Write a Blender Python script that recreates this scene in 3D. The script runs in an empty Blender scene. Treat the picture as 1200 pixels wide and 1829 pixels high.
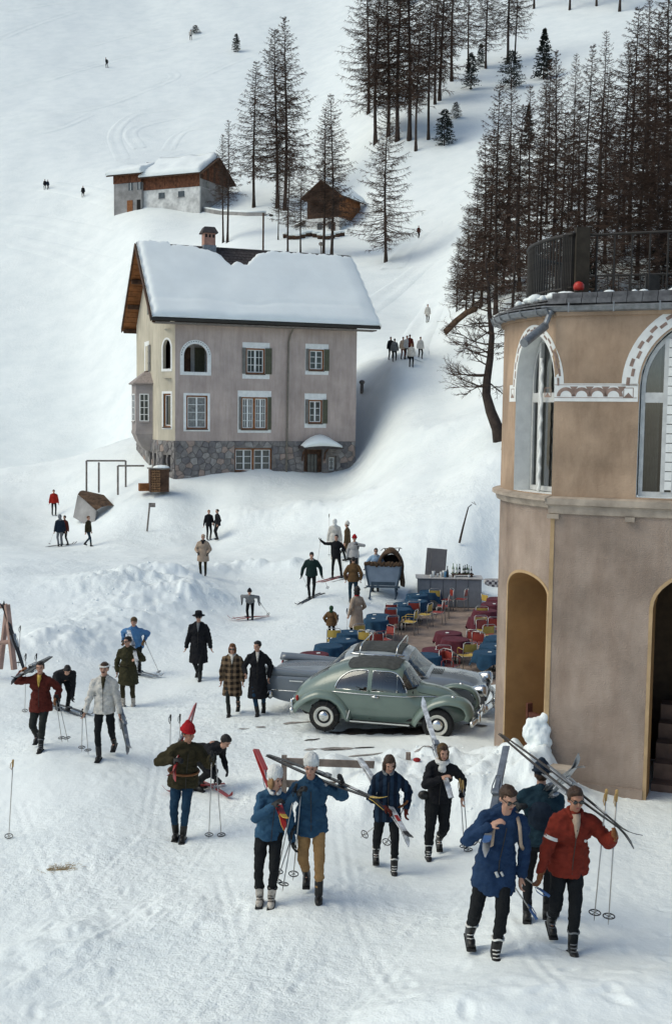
import bpy, bmesh, math, random
import numpy as np
from mathutils import Vector, Matrix, Euler, Quaternion
R_ = math.radians
SC = bpy.context.scene
COL = SC.collection
random.seed(7)
# ------------------------------------------------------------------ camera
FPX = 2000.0; IW, IH = 1200.0, 1829.0
CAMZ = 6.6
TILT = math.atan((IH/2-740.0)/FPX); ROLL = R_(0.7)
CAMR = (Matrix.Rotation(R_(90)-TILT, 3, 'X') @ Matrix.Rotation(ROLL, 3, 'Z'))
CAMP = Vector((0, 0, CAMZ))
cd = bpy.data.cameras.new('camera'); cam = bpy.data.objects.new('camera', cd); COL.objects.link(cam)
cd.sensor_fit = 'VERTICAL'; cd.sensor_height = 36.0; cd.sensor_width = 36.0
cd.lens = 36.0*FPX/IH; cd.clip_start = 0.5; cd.clip_end = 2000
cam.location = CAMP; cam.rotation_euler = CAMR.to_euler()
SC.camera = cam
# ------------------------------------------------------------------ light
SUN_AZ = R_(-98)      # measured from +Y towards +X : the sun stands to the left of the view
SUN_EL = R_(49)
w = bpy.data.worlds.new('World'); SC.world = w; w.use_nodes = True
nt = w.node_tree; nt.nodes.clear()
sky = nt.nodes.new('ShaderNodeTexSky'); sky.sky_type = 'NISHITA'; sky.sun_disc = False
sky.sun_elevation = SUN_EL; sky.sun_rotation = SUN_AZ
sky.altitude = 1800; sky.air_density = 0.7; sky.dust_density = 7.0; sky.ozone_density = 1.0
bg = nt.nodes.new('ShaderNodeBackground'); bg.inputs['Strength'].default_value = 0.15
wo = nt.nodes.new('ShaderNodeOutputWorld')
nt.links.new(sky.outputs[0], bg.inputs['Color']); nt.links.new(bg.outputs[0], wo.inputs['Surface'])
sd = bpy.data.lights.new('sun', 'SUN'); sd.energy = 0.85; sd.angle = R_(42); sd.color = (1.0, 0.955, 0.87)
so = bpy.data.objects.new('sun', sd); COL.objects.link(so)
sdir = Vector((math.sin(SUN_AZ)*math.cos(SUN_EL), math.cos(SUN_AZ)*math.cos(SUN_EL), math.sin(SUN_EL)))
so.rotation_euler = sdir.to_track_quat('Z', 'Y').to_euler(); so.location = (-40, 10, 60)
SC.view_settings.view_transform = 'Standard'; SC.view_settings.look = 'None'
SC.view_settings.exposure = 0.54; SC.view_settings.gamma = 1.0
SC.view_settings.use_white_balance = True; SC.view_settings.white_balance_temperature = 6850; SC.view_settings.white_balance_tint = 0
SC.cycles.use_denoising = True
SC.cycles.max_bounces = 6; SC.cycles.diffuse_bounces = 3; SC.cycles.glossy_bounces = 3
SC.cycles.transmission_bounces = 4; SC.cycles.transparent_max_bounces = 8
SC.cycles.caustics_reflective = False; SC.cycles.caustics_refractive = False

# ------------------------------------------------------------------ helpers
def ray(px, py):
    return CAMR @ Vector(((px-IW/2)/FPX, -(py-IH/2)/FPX, -1.0))
def P(px, py, d):
    return CAMP + ray(px, py)*d
def proj(p):
    q = CAMR.transposed() @ (Vector(p)-CAMP)
    return (IW/2+FPX*q.x/-q.z, IH/2-FPX*q.y/-q.z, -q.z)

def vnoise3(p, seed=0):
    """value noise, p (n,3) array -> (n,) in -1..1"""
    p = np.asarray(p, float); i = np.floor(p).astype(np.int64); f = p-i; f = f*f*(3-2*f)
    def h(a, b, c):
        n = (a*374761393 + b*668265263 + c*2147483647 + seed*1274126177) & 0xffffffff
        n = ((n ^ (n >> 13))*1274126177) & 0xffffffff
        n = (n ^ (n >> 16))*2246822519 & 0xffffffff
        return ((n ^ (n >> 15)) & 0xffffff)/float(0x7fffff)-1.0
    r = 0
    for dx in (0, 1):
        wx = f[:, 0] if dx else 1-f[:, 0]
        for dy in (0, 1):
            wy = f[:, 1] if dy else 1-f[:, 1]
            for dz in (0, 1):
                wz = f[:, 2] if dz else 1-f[:, 2]
                r = r+wx*wy*wz*h(i[:, 0]+dx, i[:, 1]+dy, i[:, 2]+dz)
    return r
def fbm2(x, y, scale, oct=4, seed=0):
    x = np.asarray(x, float); y = np.asarray(y, float); s = np.zeros_like(x); a = 1.0; fq = 1.0/scale; t = 0
    for o in range(oct):
        ang = 0.6*o
        xr = (x*math.cos(ang)-y*math.sin(ang))*fq; yr = (x*math.sin(ang)+y*math.cos(ang))*fq
        s += a*vnoise3(np.stack([xr.ravel(), yr.ravel(), np.full(xr.size, o*7.3+0.5)], 1), seed).reshape(x.shape)
        t += a; a *= 0.5; fq *= 2.03
    return s/t

# ---- materials
MT = {}
def mat(name, col, rough=0.7, metal=0.0, var=0.12, vscale=6.0, bump=0.0, bscale=40.0, spec=0.3, col2=None, coat=0.0, detail=5.0):
    if name in MT: return MT[name]
    m = bpy.data.materials.new(name); m.use_nodes = True; n = m.node_tree.nodes; L = m.node_tree.links
    b = n['Principled BSDF']; b.inputs['Roughness'].default_value = rough; b.inputs['Metallic'].default_value = metal
    b.inputs['Specular IOR Level'].default_value = spec
    if coat: b.inputs['Coat Weight'].default_value = coat; b.inputs['Coat Roughness'].default_value = 0.08
    tc = n.new('ShaderNodeTexCoord')
    if var > 0 or col2:
        nz = n.new('ShaderNodeTexNoise'); nz.inputs['Scale'].default_value = vscale; nz.inputs['Detail'].default_value = detail
        nz.inputs['Roughness'].default_value = 0.6
        L.new(tc.outputs['Object'], nz.inputs['Vector'])
        rp = n.new('ShaderNodeValToRGB'); L.new(nz.outputs['Fac'], rp.inputs['Fac'])
        c2 = col2 if col2 else tuple(min(1, c*(1+var)) for c in col)
        c1 = col if col2 else tuple(c*(1-var) for c in col)
        rp.color_ramp.elements[0].color = (*c1, 1); rp.color_ramp.elements[1].color = (*c2, 1)
        rp.color_ramp.elements[0].position = 0.34; rp.color_ramp.elements[1].position = 0.66
        L.new(rp.outputs['Color'], b.inputs['Base Color'])
    else:
        b.inputs['Base Color'].default_value = (*col, 1)
    if bump > 0:
        nb = n.new('ShaderNodeTexNoise'); nb.inputs['Scale'].default_value = bscale; nb.inputs['Detail'].default_value = 4
        L.new(tc.outputs['Object'], nb.inputs['Vector'])
        bp = n.new('ShaderNodeBump'); bp.inputs['Strength'].default_value = bump; bp.inputs['Distance'].default_value = 0.02
        L.new(nb.outputs['Fac'], bp.inputs['Height']); L.new(bp.outputs['Normal'], b.inputs['Normal'])
    MT[name] = m; return m
def streaks(m, amt=.45, sx=2.2, sz=.25, lo=.42, hi=.72, tint=(.55, .5, .46)):
    """rain runs and weathering: a vertical, stretched stain pattern over the base colour"""
    n = m.node_tree.nodes; L = m.node_tree.links; b = n['Principled BSDF']; src = b.inputs['Base Color'].links[0].from_socket
    tc = n.new('ShaderNodeTexCoord'); mp = n.new('ShaderNodeMapping'); mp.inputs['Scale'].default_value = (sx, sx, sz); L.new(tc.outputs['Object'], mp.inputs['Vector'])
    f = None
    for sc in (1.0, 3.1):
        q = n.new('ShaderNodeTexNoise'); q.inputs['Scale'].default_value = sc; q.inputs['Detail'].default_value = 6; q.inputs['Roughness'].default_value = .65; L.new(mp.outputs[0], q.inputs['Vector'])
        r = n.new('ShaderNodeMapRange'); r.inputs['From Min'].default_value = lo; r.inputs['From Max'].default_value = hi; r.inputs['To Max'].default_value = amt; L.new(q.outputs['Fac'], r.inputs['Value'])
        x = n.new('ShaderNodeMix'); x.data_type = 'RGBA'; x.blend_type = 'MULTIPLY'; x.inputs[7].default_value = (*tint, 1); L.new(r.outputs[0], x.inputs[0]); L.new(src, x.inputs[6]); src = x.outputs[2]
    L.new(src, b.inputs['Base Color'])
def glass_mat(name, tint=(0.9, 0.95, 0.95), alpha=0.5, rough=0.03):
    if name in MT: return MT[name]
    m = bpy.data.materials.new(name); m.use_nodes = True; n = m.node_tree.nodes; L = m.node_tree.links
    n.remove(n['Principled BSDF'])
    tr = n.new('ShaderNodeBsdfTransparent'); tr.inputs[0].default_value = (*tint, 1)
    gl = n.new('ShaderNodeBsdfGlossy'); gl.inputs['Roughness'].default_value = rough
    lw = n.new('ShaderNodeLayerWeight'); lw.inputs['Blend'].default_value = 0.35
    mx = n.new('ShaderNodeMixShader'); mp = n.new('ShaderNodeMath'); mp.operation = 'MULTIPLY_ADD'
    mp.inputs[1].default_value = 0.75; mp.inputs[2].default_value = alpha
    L.new(lw.outputs['Fresnel'], mp.inputs[0]); L.new(mp.outputs[0], mx.inputs[0])
    L.new(tr.outputs[0], mx.inputs[1]); L.new(gl.outputs[0], mx.inputs[2])
    L.new(mx.outputs[0], n['Material Output'].inputs['Surface'])
    MT[name] = m; return m

# ---- mesh builder
class MB:
    def __init__(s): s.v = []; s.f = []
    def quad(s, a, b, c, d):
        i = len(s.v); s.v += [tuple(a), tuple(b), tuple(c), tuple(d)]; s.f.append((i, i+1, i+2, i+3)); return s
    def poly(s, pts):
        i = len(s.v); s.v += [tuple(p) for p in pts]; s.f.append(tuple(range(i, i+len(pts)))); return s
    def box(s, c, d, M=None, bev=0.0):
        cx, cy, cz = c; x, y, z = d[0]/2, d[1]/2, d[2]/2
        i = len(s.v)
        if bev <= 0:
            pts = [(-x, -y, -z), (x, -y, -z), (x, y, -z), (-x, y, -z), (-x, -y, z), (x, -y, z), (x, y, z), (-x, y, z)]
            fs = [(0, 3, 2, 1), (4, 5, 6, 7), (0, 1, 5, 4), (1, 2, 6, 5), (2, 3, 7, 6), (3, 0, 4, 7)]
        else:
            b = min(bev, x*.9, y*.9, z*.9); pts = []
            for (k, e) in ((-z, b), (-z+b, 0), (z-b, 0), (z, b)):
                for (px, py) in ((-x+e, -y+b+e), (-x+b+e, -y+e), (x-b-e, -y+e), (x-e, -y+b+e), (x-e, y-b-e), (x-b-e, y-e), (-x+b+e, y-e), (-x+e, y-b-e)):
                    pts.append((px, py, k))
            fs = [tuple(range(7, -1, -1)), tuple(range(24, 32))]
            for r in range(3):
                for q in range(8):
                    a = r*8+q; b2 = r*8+(q+1) % 8; fs.append((a, b2, b2+8, a+8))
        for p in pts:
            p = Vector(p)
            if M is not None: p = M @ p
            s.v.append((p.x+cx, p.y+cy, p.z+cz))
        s.f += [tuple(i+k for k in f) for f in fs]; return s
    def loft(s, rings, cap=True, closed=True):
        n = len(rings[0]); i = len(s.v)
        for r in rings: s.v += [tuple(p) for p in r]
        for a in range(len(rings)-1):
            for b in range(n if closed else n-1):
                c = (b+1) % n
                s.f.append((i+a*n+b, i+a*n+c, i+(a+1)*n+c, i+(a+1)*n+b))
        if cap:
            s.f.append(tuple(i+k for k in range(n-1, -1, -1))); s.f.append(tuple(i+(len(rings)-1)*n+k for k in range(n)))
        return s
    def tube(s, pts, r, n=8, cap=True, flat=1.0):
        pts = [Vector(p) for p in pts]; rr = r if hasattr(r, '__len__') else [r]*len(pts)
        rings = []; up = None
        for k, p in enumerate(pts):
            t = (pts[min(k+1, len(pts)-1)]-pts[max(k-1, 0)])
            if t.length < 1e-9: t = Vector((0, 0, 1))
            t.normalize()
            if up is None:
                up = Vector((0, 0, 1)) if abs(t.z) < 0.9 else Vector((0, 1, 0))
            a = t.cross(up)
            if a.length < 1e-6: a = t.orthogonal()
            a.normalize(); b = a.cross(t).normalized(); up = b
            rings.append([p+(a*math.cos(2*math.pi*q/n)+b*math.sin(2*math.pi*q/n)*flat)*rr[k] for q in range(n)])
        return s.loft(rings, cap)
    def ell(s, c, r, M=None, nu=12, nv=8):
        i = len(s.v); c = Vector(c); pts = [Vector((0, 0, -1))]
        for a in range(1, nv):
            t = -math.pi/2+math.pi*a/nv
            for b in range(nu):
                u = 2*math.pi*b/nu; pts.append(Vector((math.cos(t)*math.cos(u), math.cos(t)*math.sin(u), math.sin(t))))
        pts.append(Vector((0, 0, 1)))
        for p in pts:
            q = Vector((p.x*r[0], p.y*r[1], p.z*r[2]))
            if M is not None: q = M @ q
            s.v.append(tuple(q+c))
        for b in range(nu):
            s.f.append((i, i+1+(b+1) % nu, i+1+b))
            e = i+1+(nv-2)*nu; s.f.append((i+len(pts)-1, e+b, e+(b+1) % nu))
        for a in range(nv-2):
            for b in range(nu):
                o = i+1+a*nu; s.f.append((o+b, o+(b+1) % nu, o+nu+(b+1) % nu, o+nu+b))
        return s
    def capsule(s, p0, p1, r0, r1, n=10):
        p0 = Vector(p0); p1 = Vector(p1); d = p1-p0; L = d.length
        if L < 1e-6: return s.ell(p0, (r0,)*3)
        d.normalize(); pts = []; rr = []
        for t in (-1.0, -.75, -.4): pts.append(p0+d*r0*t); rr.append(max(r0*math.sqrt(max(0, 1-t*t)), r0*.06))
        pts.append(p0); rr.append(r0); pts.append(p1); rr.append(r1)
        for t in (.4, .75, 1.0): pts.append(p1+d*r1*t); rr.append(max(r1*math.sqrt(max(0, 1-t*t)), r1*.06))
        return s.tube(pts, rr, n)
    def lathe(s, prof, c=(0, 0, 0), n=20, M=None):
        rings = []
        for (r, z) in prof:
            ring = []
            for q in range(n):
                u = 2*math.pi*q/n; p = Vector((r*math.cos(u), r*math.sin(u), z))
                if M is not None: p = M @ p
                ring.append(p+Vector(c))
            rings.append(ring)
        return s.loft(rings, True)
    def mesh(s, name, m, smooth=False):
        me = bpy.data.meshes.new(name); me.from_pydata(s.v, [], s.f)
        if m: me.materials.append(m)
        if smooth: me.shade_smooth()
        me.update(); return me
    def build(s, name, m, parent=None, smooth=False, world=False):
        return link(name, s.mesh(name, m, smooth), parent, world)
PM = {}
def link(name, me, parent=None, world=False):
    o = bpy.data.objects.new(name, me); COL.objects.link(o)
    if parent is not None:
        o.parent = parent
        if world: o.matrix_parent_inverse = PM[parent.name].inverted()
        PM[o.name] = PM.get(parent.name, Matrix()) if not world else Matrix()
    else: PM[o.name] = Matrix()
    return o
def smooth_angle(o, deg=40):
    me = o.data
    me.set_sharp_from_angle(angle=R_(deg)); return o
def thing(name, label, cat, loc=(0, 0, 0), rz=0.0, group=None, M=None, scale=1.0):
    o = bpy.data.objects.new(name, None); COL.objects.link(o); o.empty_display_size = 0.2
    m = M if M is not None else Matrix.Translation(Vector(loc)) @ Matrix.Rotation(rz, 4, 'Z') @ Matrix.Scale(scale, 4)
    o.matrix_world = m; PM[o.name] = m.copy()
    return tag(o, label, cat, group)
def tag(o, label=None, cat=None, group=None, kind=None):
    if label: o['label'] = label
    if cat: o['category'] = cat
    if group: o['group'] = group
    if kind: o['kind'] = kind
    return o
def struct(o, label=None):
    o['kind'] = 'structure'
    if label: o['label'] = label
    return o
CH = {}
def copy_tree(o, M, label=None, group=None):
    c = o.copy(); COL.objects.link(c); c.matrix_world = M; PM[c.name] = M.copy()
    if label: c['label'] = label
    if group: c['group'] = group
    for ch in o.children:
        d = ch.copy(); COL.objects.link(d); d.parent = c
        for g in ch.children:
            e = g.copy(); COL.objects.link(e); e.parent = d
    return c
def place(loc, rz=0.0, sc=1.0):
    return Matrix.Translation(Vector(loc)) @ Matrix.Rotation(rz, 4, 'Z') @ Matrix.Scale(sc, 4)
ORD = ['first', 'second', 'third', 'fourth', 'fifth', 'sixth', 'seventh', 'eighth', 'ninth', 'tenth', 'eleventh', 'twelfth',
       'thirteenth', 'fourteenth', 'fifteenth', 'sixteenth', 'seventeenth', 'eighteenth', 'nineteenth', 'twentieth']
# ------------------------------------------------------------------ terrain
CP = [
 # near plaza
 (1100,1829,9.6),(600,1829,10.8),(100,1829,11.4),(-300,1829,12.0),(870,1700,12.0),(1010,1690,12.2),(955,1640,13.0),(1300,1700,12.0),
 (475,1610,14.5),(560,1600,14.5),(110,1550,16.6),(700,1555,16.2),(775,1530,17.0),(320,1497,18.0),(1160,1500,17.6),(1160,1445,18.9),(1400,1445,18.5),
 (15,1495,18.2),(0,1400,20.6),(75,1335,22.0),(190,1352,21.5),(500,1400,20.6),(560,1313,23.4),(790,1318,22.6),(300,1330,22.8),(-300,1400,21),
 (930,1345,21.9),(412,1277,25.7),(460,1277,25.4),(500,1270,26.0),(840,1270,25.5),(232,1260,27.6),(120,1270,26.6),(357,1213,30.2),(0,1215,29.0),(120,1200,30),
 (240,1190,32.5),(-300,1250,28),(560,1170,33.4),(445,1107,41.0),(557,1067,43.0),(600,1030,46.0),(640,1080,41.5),(870,1220,30.8),(1000,1180,32),
 (700,1085,42.5),(830,1085,42.8),(880,1090,42.5),(700,1040,45.0),(870,1040,46.5),(1000,1100,41),(1300,1100,41),
 # left bank and slope
 (0,1130,35.5),(130,1130,36),(250,1130,37),(350,1060,44.5),(0,1020,43),(100,1000,49),(250,1010,48),(150,975,61),(108,976,62),(363,1010,50.5),
 (380,964,63),(20,950,66),(97,921,72),(0,880,76),(190,925,66.5),(270,948,63.5),(480,985,56),(480,940,62),(600,960,57),
 # house knoll
 (313,872,67.5),(250,880,66.5),(400,862,68.5),(480,852,70.3),(550,852,71.5),(600,857,72.3),(640,850,73.2),(300,905,64.5),(420,905,64.5),(540,905,62.5),(650,905,60),
 (200,900,67),(235,872,70),
 # ridge on the left and the dip behind it
 (-200,850,84),(0,832,84),(90,818,84),(170,800,83),(235,778,82),(0,960,104),(-300,960,104),(150,930,102),(240,840,98),(-300,860,88),
 # far slope to the left
 (0,740,150),(-300,600,164),(100,795,143),(200,850,136),(0,520,176),(200,680,152),(-300,430,190),(0,430,190),(180,500,172),(0,340,204),(100,345,200),(205,360,188),(240,366,185),(330,377,182),(-300,340,208),
 (300,372,182),(400,385,176),(250,440,168),(420,440,152),
 (0,200,248),(200,180,252),(0,0,318),(250,0,324),(-400,100,290),(420,80,285),(420,200,235),(560,150,250),(560,0,310),(300,280,212),(-400,-200,400),(300,-250,420),(900,-250,380),
 # behind the house, huts
 (480,600,100),(560,600,98),(480,480,140),(555,414,158),(600,418,156),(645,414,157),(600,385,170),(688,470,130),(600,500,122),(650,640,86),(650,720,79),(655,800,74),
 # slope to the right of the house
 (720,648,78),(700,690,75),(763,578,104),(747,426,140),(780,480,122),(790,630,82),(720,770,67),(800,720,70),(720,850,58.5),(800,850,56),(640,900,59),(850,900,50),(720,930,51.5),(850,980,46.6),
 (893,787,55),(860,640,73),(840,590,80),(830,560,86),(1000,900,50),(1000,700,60),(1300,800,52),
 (1000,500,80),(1200,480,80),(1400,480,80),(1200,300,115),(950,330,122),(850,330,150),(820,180,192),(740,268,172),(690,250,176),(920,150,200),(1000,100,215),(1200,0,235),(1400,0,230),(700,120,222),(800,0,270),(1040,30,235),
]
_pw = np.array([tuple(P(*c)) for c in CP])
def _warp(x, y):
    y = np.maximum(y, 8.0)
    return np.stack([x/y*2.6, np.log(y)], -1)
_A = _warp(_pw[:, 0], _pw[:, 1])
_r = np.linalg.norm(_A[:, None]-_A[None], axis=2)
_n = len(_A); _phi = np.sqrt(_r**2+0.05**2)
_K = np.zeros((_n+3, _n+3)); _K[:_n, :_n] = -_phi+np.eye(_n)*0.012
_Q = np.concatenate([np.ones((_n, 1)), _A], 1); _K[:_n, _n:] = _Q; _K[_n:, :_n] = _Q.T
# heights are scaled by distance so that near and far points carry the same weight on screen
_zs = (_pw[:, 2]-CAMZ)/_pw[:, 1]
_W = np.linalg.solve(_K, np.concatenate([_zs, np.zeros(3)]))
def base_h(x, y):
    sh = x.shape; a = _warp(x.ravel(), y.ravel()); out = np.empty(len(a))
    for k in range(0, len(a), 40000):
        b = a[k:k+40000]; r = np.linalg.norm(b[:, None]-_A[None], axis=2)
        out[k:k+40000] = -np.sqrt(r**2+0.05**2) @ _W[:_n]+np.concatenate([np.ones((len(b), 1)), b], 1) @ _W[_n:]
    return CAMZ+out.reshape(sh)*np.maximum(y, 8.0)
# ploughed snow banks: polyline (px,py,depth of its foot), half width, height, lumpiness
BANKS = []
def bank(pts, wd, h, lump, cut=0):
    BANKS.append(([P(*p).xy for p in pts], wd, h, lump, cut))
bank([(560,1385,20.4),(640,1385,20.4),(720,1375,20.6),(800,1372,20.6),(870,1380,20.5),(945,1405,19.7)], 1.05, 0.52, 0.8)
bank([(650,1440,19.0),(760,1430,19.2),(880,1440,19.0),(950,1440,18.9)], 0.95, 0.42, 0.7)
bank([(925,1400,20.2),(965,1405,19.9)], 0.4, 0.3, 0.3)
bank([(120,1150,34.5),(200,1120,36.5),(260,1090,39.5),(330,1068,43)], 2.4, 0.5, 0.5)
bank([(180,1060,42),(235,1045,43.5),(300,1040,45)], 2.4, 0.75, 0.5)
bank([(335,1078,41.5),(365,1070,42.3),(395,1068,42.8)], 0.9, 0.35, 0.5)
bank([(30,1175,32),(110,1165,33.0)], 1.2, 0.35, 0.6)
bank([(340,1035,48),(420,1015,51),(520,1012,50)], 1.1, 0.4, 0.8)
bank([(740,1800,10.5),(900,1790,10.4),(1150,1760,10.6)], 0.8, 0.16, 0.5)
bank([(20,1760,12.5),(200,1680,13.8),(320,1640,14.6)], 0.9, 0.12, 0.9)
bank([(-20,1700,13.2),(120,1650,14.2)], 0.5, 0.10, 0.8)
bank([(400,915,63),(520,905,62.5),(640,900,60)], 2.2, 0.5, 0.4)
bank([(640,640,82),(700,655,78)], 3.0, 1.0, 0.3)
bank([(640,760,72),(700,775,66),(800,790,62)], 2.5, 0.55, 0.3)
def bank_h(x, y):
    out = np.zeros_like(x)
    nz = fbm2(x, y, 0.8, 5, 3); nz2 = np.abs(fbm2(x, y, 0.55, 4, 9))
    for pts, wd, h, lump, cut in BANKS:
        pts = np.array([tuple(p) for p in pts]); best = np.full(x.shape, 1e9)
        lo = pts.min(0)-3*wd; hi = pts.max(0)+3*wd
        m = (x > lo[0]) & (x < hi[0]) & (y > lo[1]) & (y < hi[1])
        if not m.any(): continue
        xs, ys = x[m], y[m]; bd = np.full(xs.shape, 1e9)
        for a, b in zip(pts[:-1], pts[1:]):
            d = b-a; t = np.clip(((xs-a[0])*d[0]+(ys-a[1])*d[1])/(d @ d), 0, 1)
            bd = np.minimum(bd, np.hypot(xs-a[0]-t*d[0], ys-a[1]-t*d[1]))
        pr = np.exp(-(bd/wd)**2*1.6)
        out[m] += h*pr*(1+lump*(0.9*nz[m]+0.7*nz2[m]-0.25))
    return out
TRK = []
for l in ([(560,1322,23.2),(420,1330,22.9),(250,1345,22.4),(0,1395,21)], [(560,1300,24.2),(420,1305,24),(250,1318,23.5),(0,1360,22)], [(470,1275,26),(330,1262,27),(120,1240,28)]): TRK.append(([P(*p).xy for p in l], .10, .028))
for l in ([(120,1700,13.2),(330,1560,16.3),(420,1420,20)], [(60,1650,14.2),(250,1500,18),(280,1330,23)], [(700,1780,10.8),(620,1640,13.8),(600,1480,18)], [(980,1790,10.4),(880,1600,14),(830,1480,18)], [(330,1829,11),(420,1700,12.9),(380,1560,16.4)], [(600,1829,10.8),(760,1650,13.4),(850,1560,15.5)], [(30,1500,18),(150,1440,19.6),(300,1420,20.2)], [(200,1829,11.2),(100,1600,15.4),(30,1450,19.4)]):
    a = [P(*p).xy for p in l]; TRK.append((a, .04, .006)); TRK.append(([q+Vector((.16, .03)) for q in a], .04, .006))
def carve(x, y):
    out = np.zeros_like(x); nz = .6+.8*np.clip(fbm2(x, y, .8, 2, 15)+.2, 0, 1)
    for pts, wd, dp in TRK:
        pts = np.array([tuple(p) for p in pts]); lo = pts.min(0)-.5; hi = pts.max(0)+.5; m = (x > lo[0]) & (x < hi[0]) & (y > lo[1]) & (y < hi[1])
        if not m.any(): continue
        xs, ys = x[m], y[m]; bd = np.full(xs.shape, 1e9)
        for a, b in zip(pts[:-1], pts[1:]):
            d = b-a; t = np.clip(((xs-a[0])*d[0]+(ys-a[1])*d[1])/(d @ d), 0, 1); bd = np.minimum(bd, np.hypot(xs-a[0]-t*d[0], ys-a[1]-t*d[1]))
        out[m] += dp*(np.exp(-(bd/wd)**2)-.45*np.exp(-((bd-2.1*wd)/wd)**2))*nz[m]
    return out
def _hash(i, j, k):
    n = (i*374761393+j*668265263+k*1274126177) & 0xffffffff; n = ((n ^ (n >> 13))*1274126177) & 0xffffffff; return ((n ^ (n >> 16)) & 0xffff)/65535.0
def prints(x, y, cell=.42):
    """boot prints trodden into the plaza: one oval dent in most cells of a jittered grid"""
    out = np.zeros_like(x); m = (y > 8) & (y < 42) & (np.abs(x) < 16)
    if not m.any(): return out
    xs, ys = x[m], y[m]; ci = np.floor(xs/cell).astype(np.int64); cj = np.floor(ys/cell).astype(np.int64); acc = np.zeros_like(xs)
    mask = np.clip(fbm2(xs, ys, 3.0, 2, 61)*1.6+.55, 0.1, 1)
    for di in (-1, 0, 1):
        for dj in (-1, 0, 1):
            i, j = ci+di, cj+dj; px = (i+_hash(i, j, 1))*cell; py = (j+_hash(i, j, 2))*cell; a = _hash(i, j, 3)*6.283; on = _hash(i, j, 4) < .7
            u = (xs-px)*np.cos(a)+(ys-py)*np.sin(a); v = -(xs-px)*np.sin(a)+(ys-py)*np.cos(a); d = np.sqrt((u/.14)**2+(v/.06)**2)
            acc += on*(np.exp(-d**2*1.2)-.35*np.exp(-((d-1.5)/.5)**2))*(.5+_hash(i, j, 5))
    out[m] = .020*acc*mask; return out
TZ = -0.85
def on_plane(px, py, z):
    r = ray(px, py); t = (z-CAMZ)/r.z; return Vector((r.x*t, r.y*t, z))
TERR = [tuple(on_plane(px, py, TZ).xy) for px, py in ((572, 1226), (598, 1190), (648, 1150), (688, 1105), (733, 1081), (860, 1081), (1010, 1082), (1060, 1226), (872, 1237))]
def H(x, y):
    x = np.asarray(x, float); y = np.asarray(y, float)
    h = base_h(x, y)+bank_h(x, y)
    near = np.clip(1-(y-26)/16, 0, 1)
    h += near*(0.022*fbm2(x, y, 0.5, 3, 21)+0.03*fbm2(x, y, 2.2, 3, 22)-0.02*np.maximum(0, fbm2(x, y, 0.32, 2, 5)-0.15))
    h -= carve(x, y)+near*prints(x, y)
    mid = np.clip((y-32)/10, 0, 1)*np.clip(1-(y-85)/20, 0, 1)
    h += mid*(0.10*fbm2(x, y, 1.5, 3, 31)+0.10*fbm2(x, y, 6, 3, 32))
    # churned slope between the bar and the house
    ch = np.exp(-((y-52)/9)**2)*np.clip((x+3)/5, 0, 1)
    h += ch*0.16*np.abs(fbm2(x, y, 1.1, 3, 33))
    # level bed under the terrace
    ins = np.zeros(x.shape, bool); pp = TERR
    for k in range(len(pp)):
        a, b = pp[k], pp[k-1]; c = ((a[1] > y) != (b[1] > y)) & (x < (b[0]-a[0])*(y-a[1])/(b[1]-a[1]+1e-12)+a[0]); ins ^= c
    h = np.where(ins, np.minimum(h, TZ-.06), h)
    far = np.clip((y-95)/40, 0, 1)
    h += far*(1.1*fbm2(x, y, 30, 3, 41)+0.35*fbm2(x, y+x*0.4, 9, 2, 42))
    return h
_rows = np.concatenate([np.linspace(-25, 8.4, 14), np.exp(np.linspace(math.log(8.8), math.log(420.0), 780))])
_cols = np.concatenate([np.linspace(-1.3, -0.37, 46), np.linspace(-0.36, 0.36, 430), np.linspace(0.37, 1.3, 46)])
_yy, _aa = np.meshgrid(_rows, _cols, indexing='ij'); _xx = _aa*np.where(_yy < 14, 14, _yy)
_zz = H(_xx, _yy)
def Hs(x, y):
    """height of the built ground mesh (bilinear)"""
    x = np.asarray(x, float); y = np.asarray(y, float); a = x/np.where(y < 14, 14, y)
    i = np.clip(np.searchsorted(_rows, y)-1, 0, len(_rows)-2); j = np.clip(np.searchsorted(_cols, a)-1, 0, len(_cols)-2)
    u = np.clip((y-_rows[i])/(_rows[i+1]-_rows[i]), 0, 1); v = np.clip((a-_cols[j])/(_cols[j+1]-_cols[j]), 0, 1)
    return (_zz[i, j]*(1-u)+_zz[i+1, j]*u)*(1-v)+(_zz[i, j+1]*(1-u)+_zz[i+1, j+1]*u)*v
def hz(x, y): return float(Hs(np.array([x]), np.array([y]))[0])
_dg = np.exp(np.linspace(math.log(9.0), math.log(330.0), 1400))
def ground(px, py, off=0.0, dmin=9.0):
    """first point of the snow surface met by the sight line of a pixel"""
    r = ray(px, py); t = _dg[_dg >= dmin]
    x = r.x*t; y = r.y*t; z = CAMZ+r.z*t; dz = z-Hs(x, y)
    k = np.argmax(dz < 0)
    if dz[k] >= 0: k = len(t)-1
    k = max(k, 1); a = dz[k-1]/(dz[k-1]-dz[k]+1e-9); tt = t[k-1]+(t[k]-t[k-1])*min(max(a, 0), 1)
    return Vector((r.x*tt, r.y*tt, CAMZ+r.z*tt+off))
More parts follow.
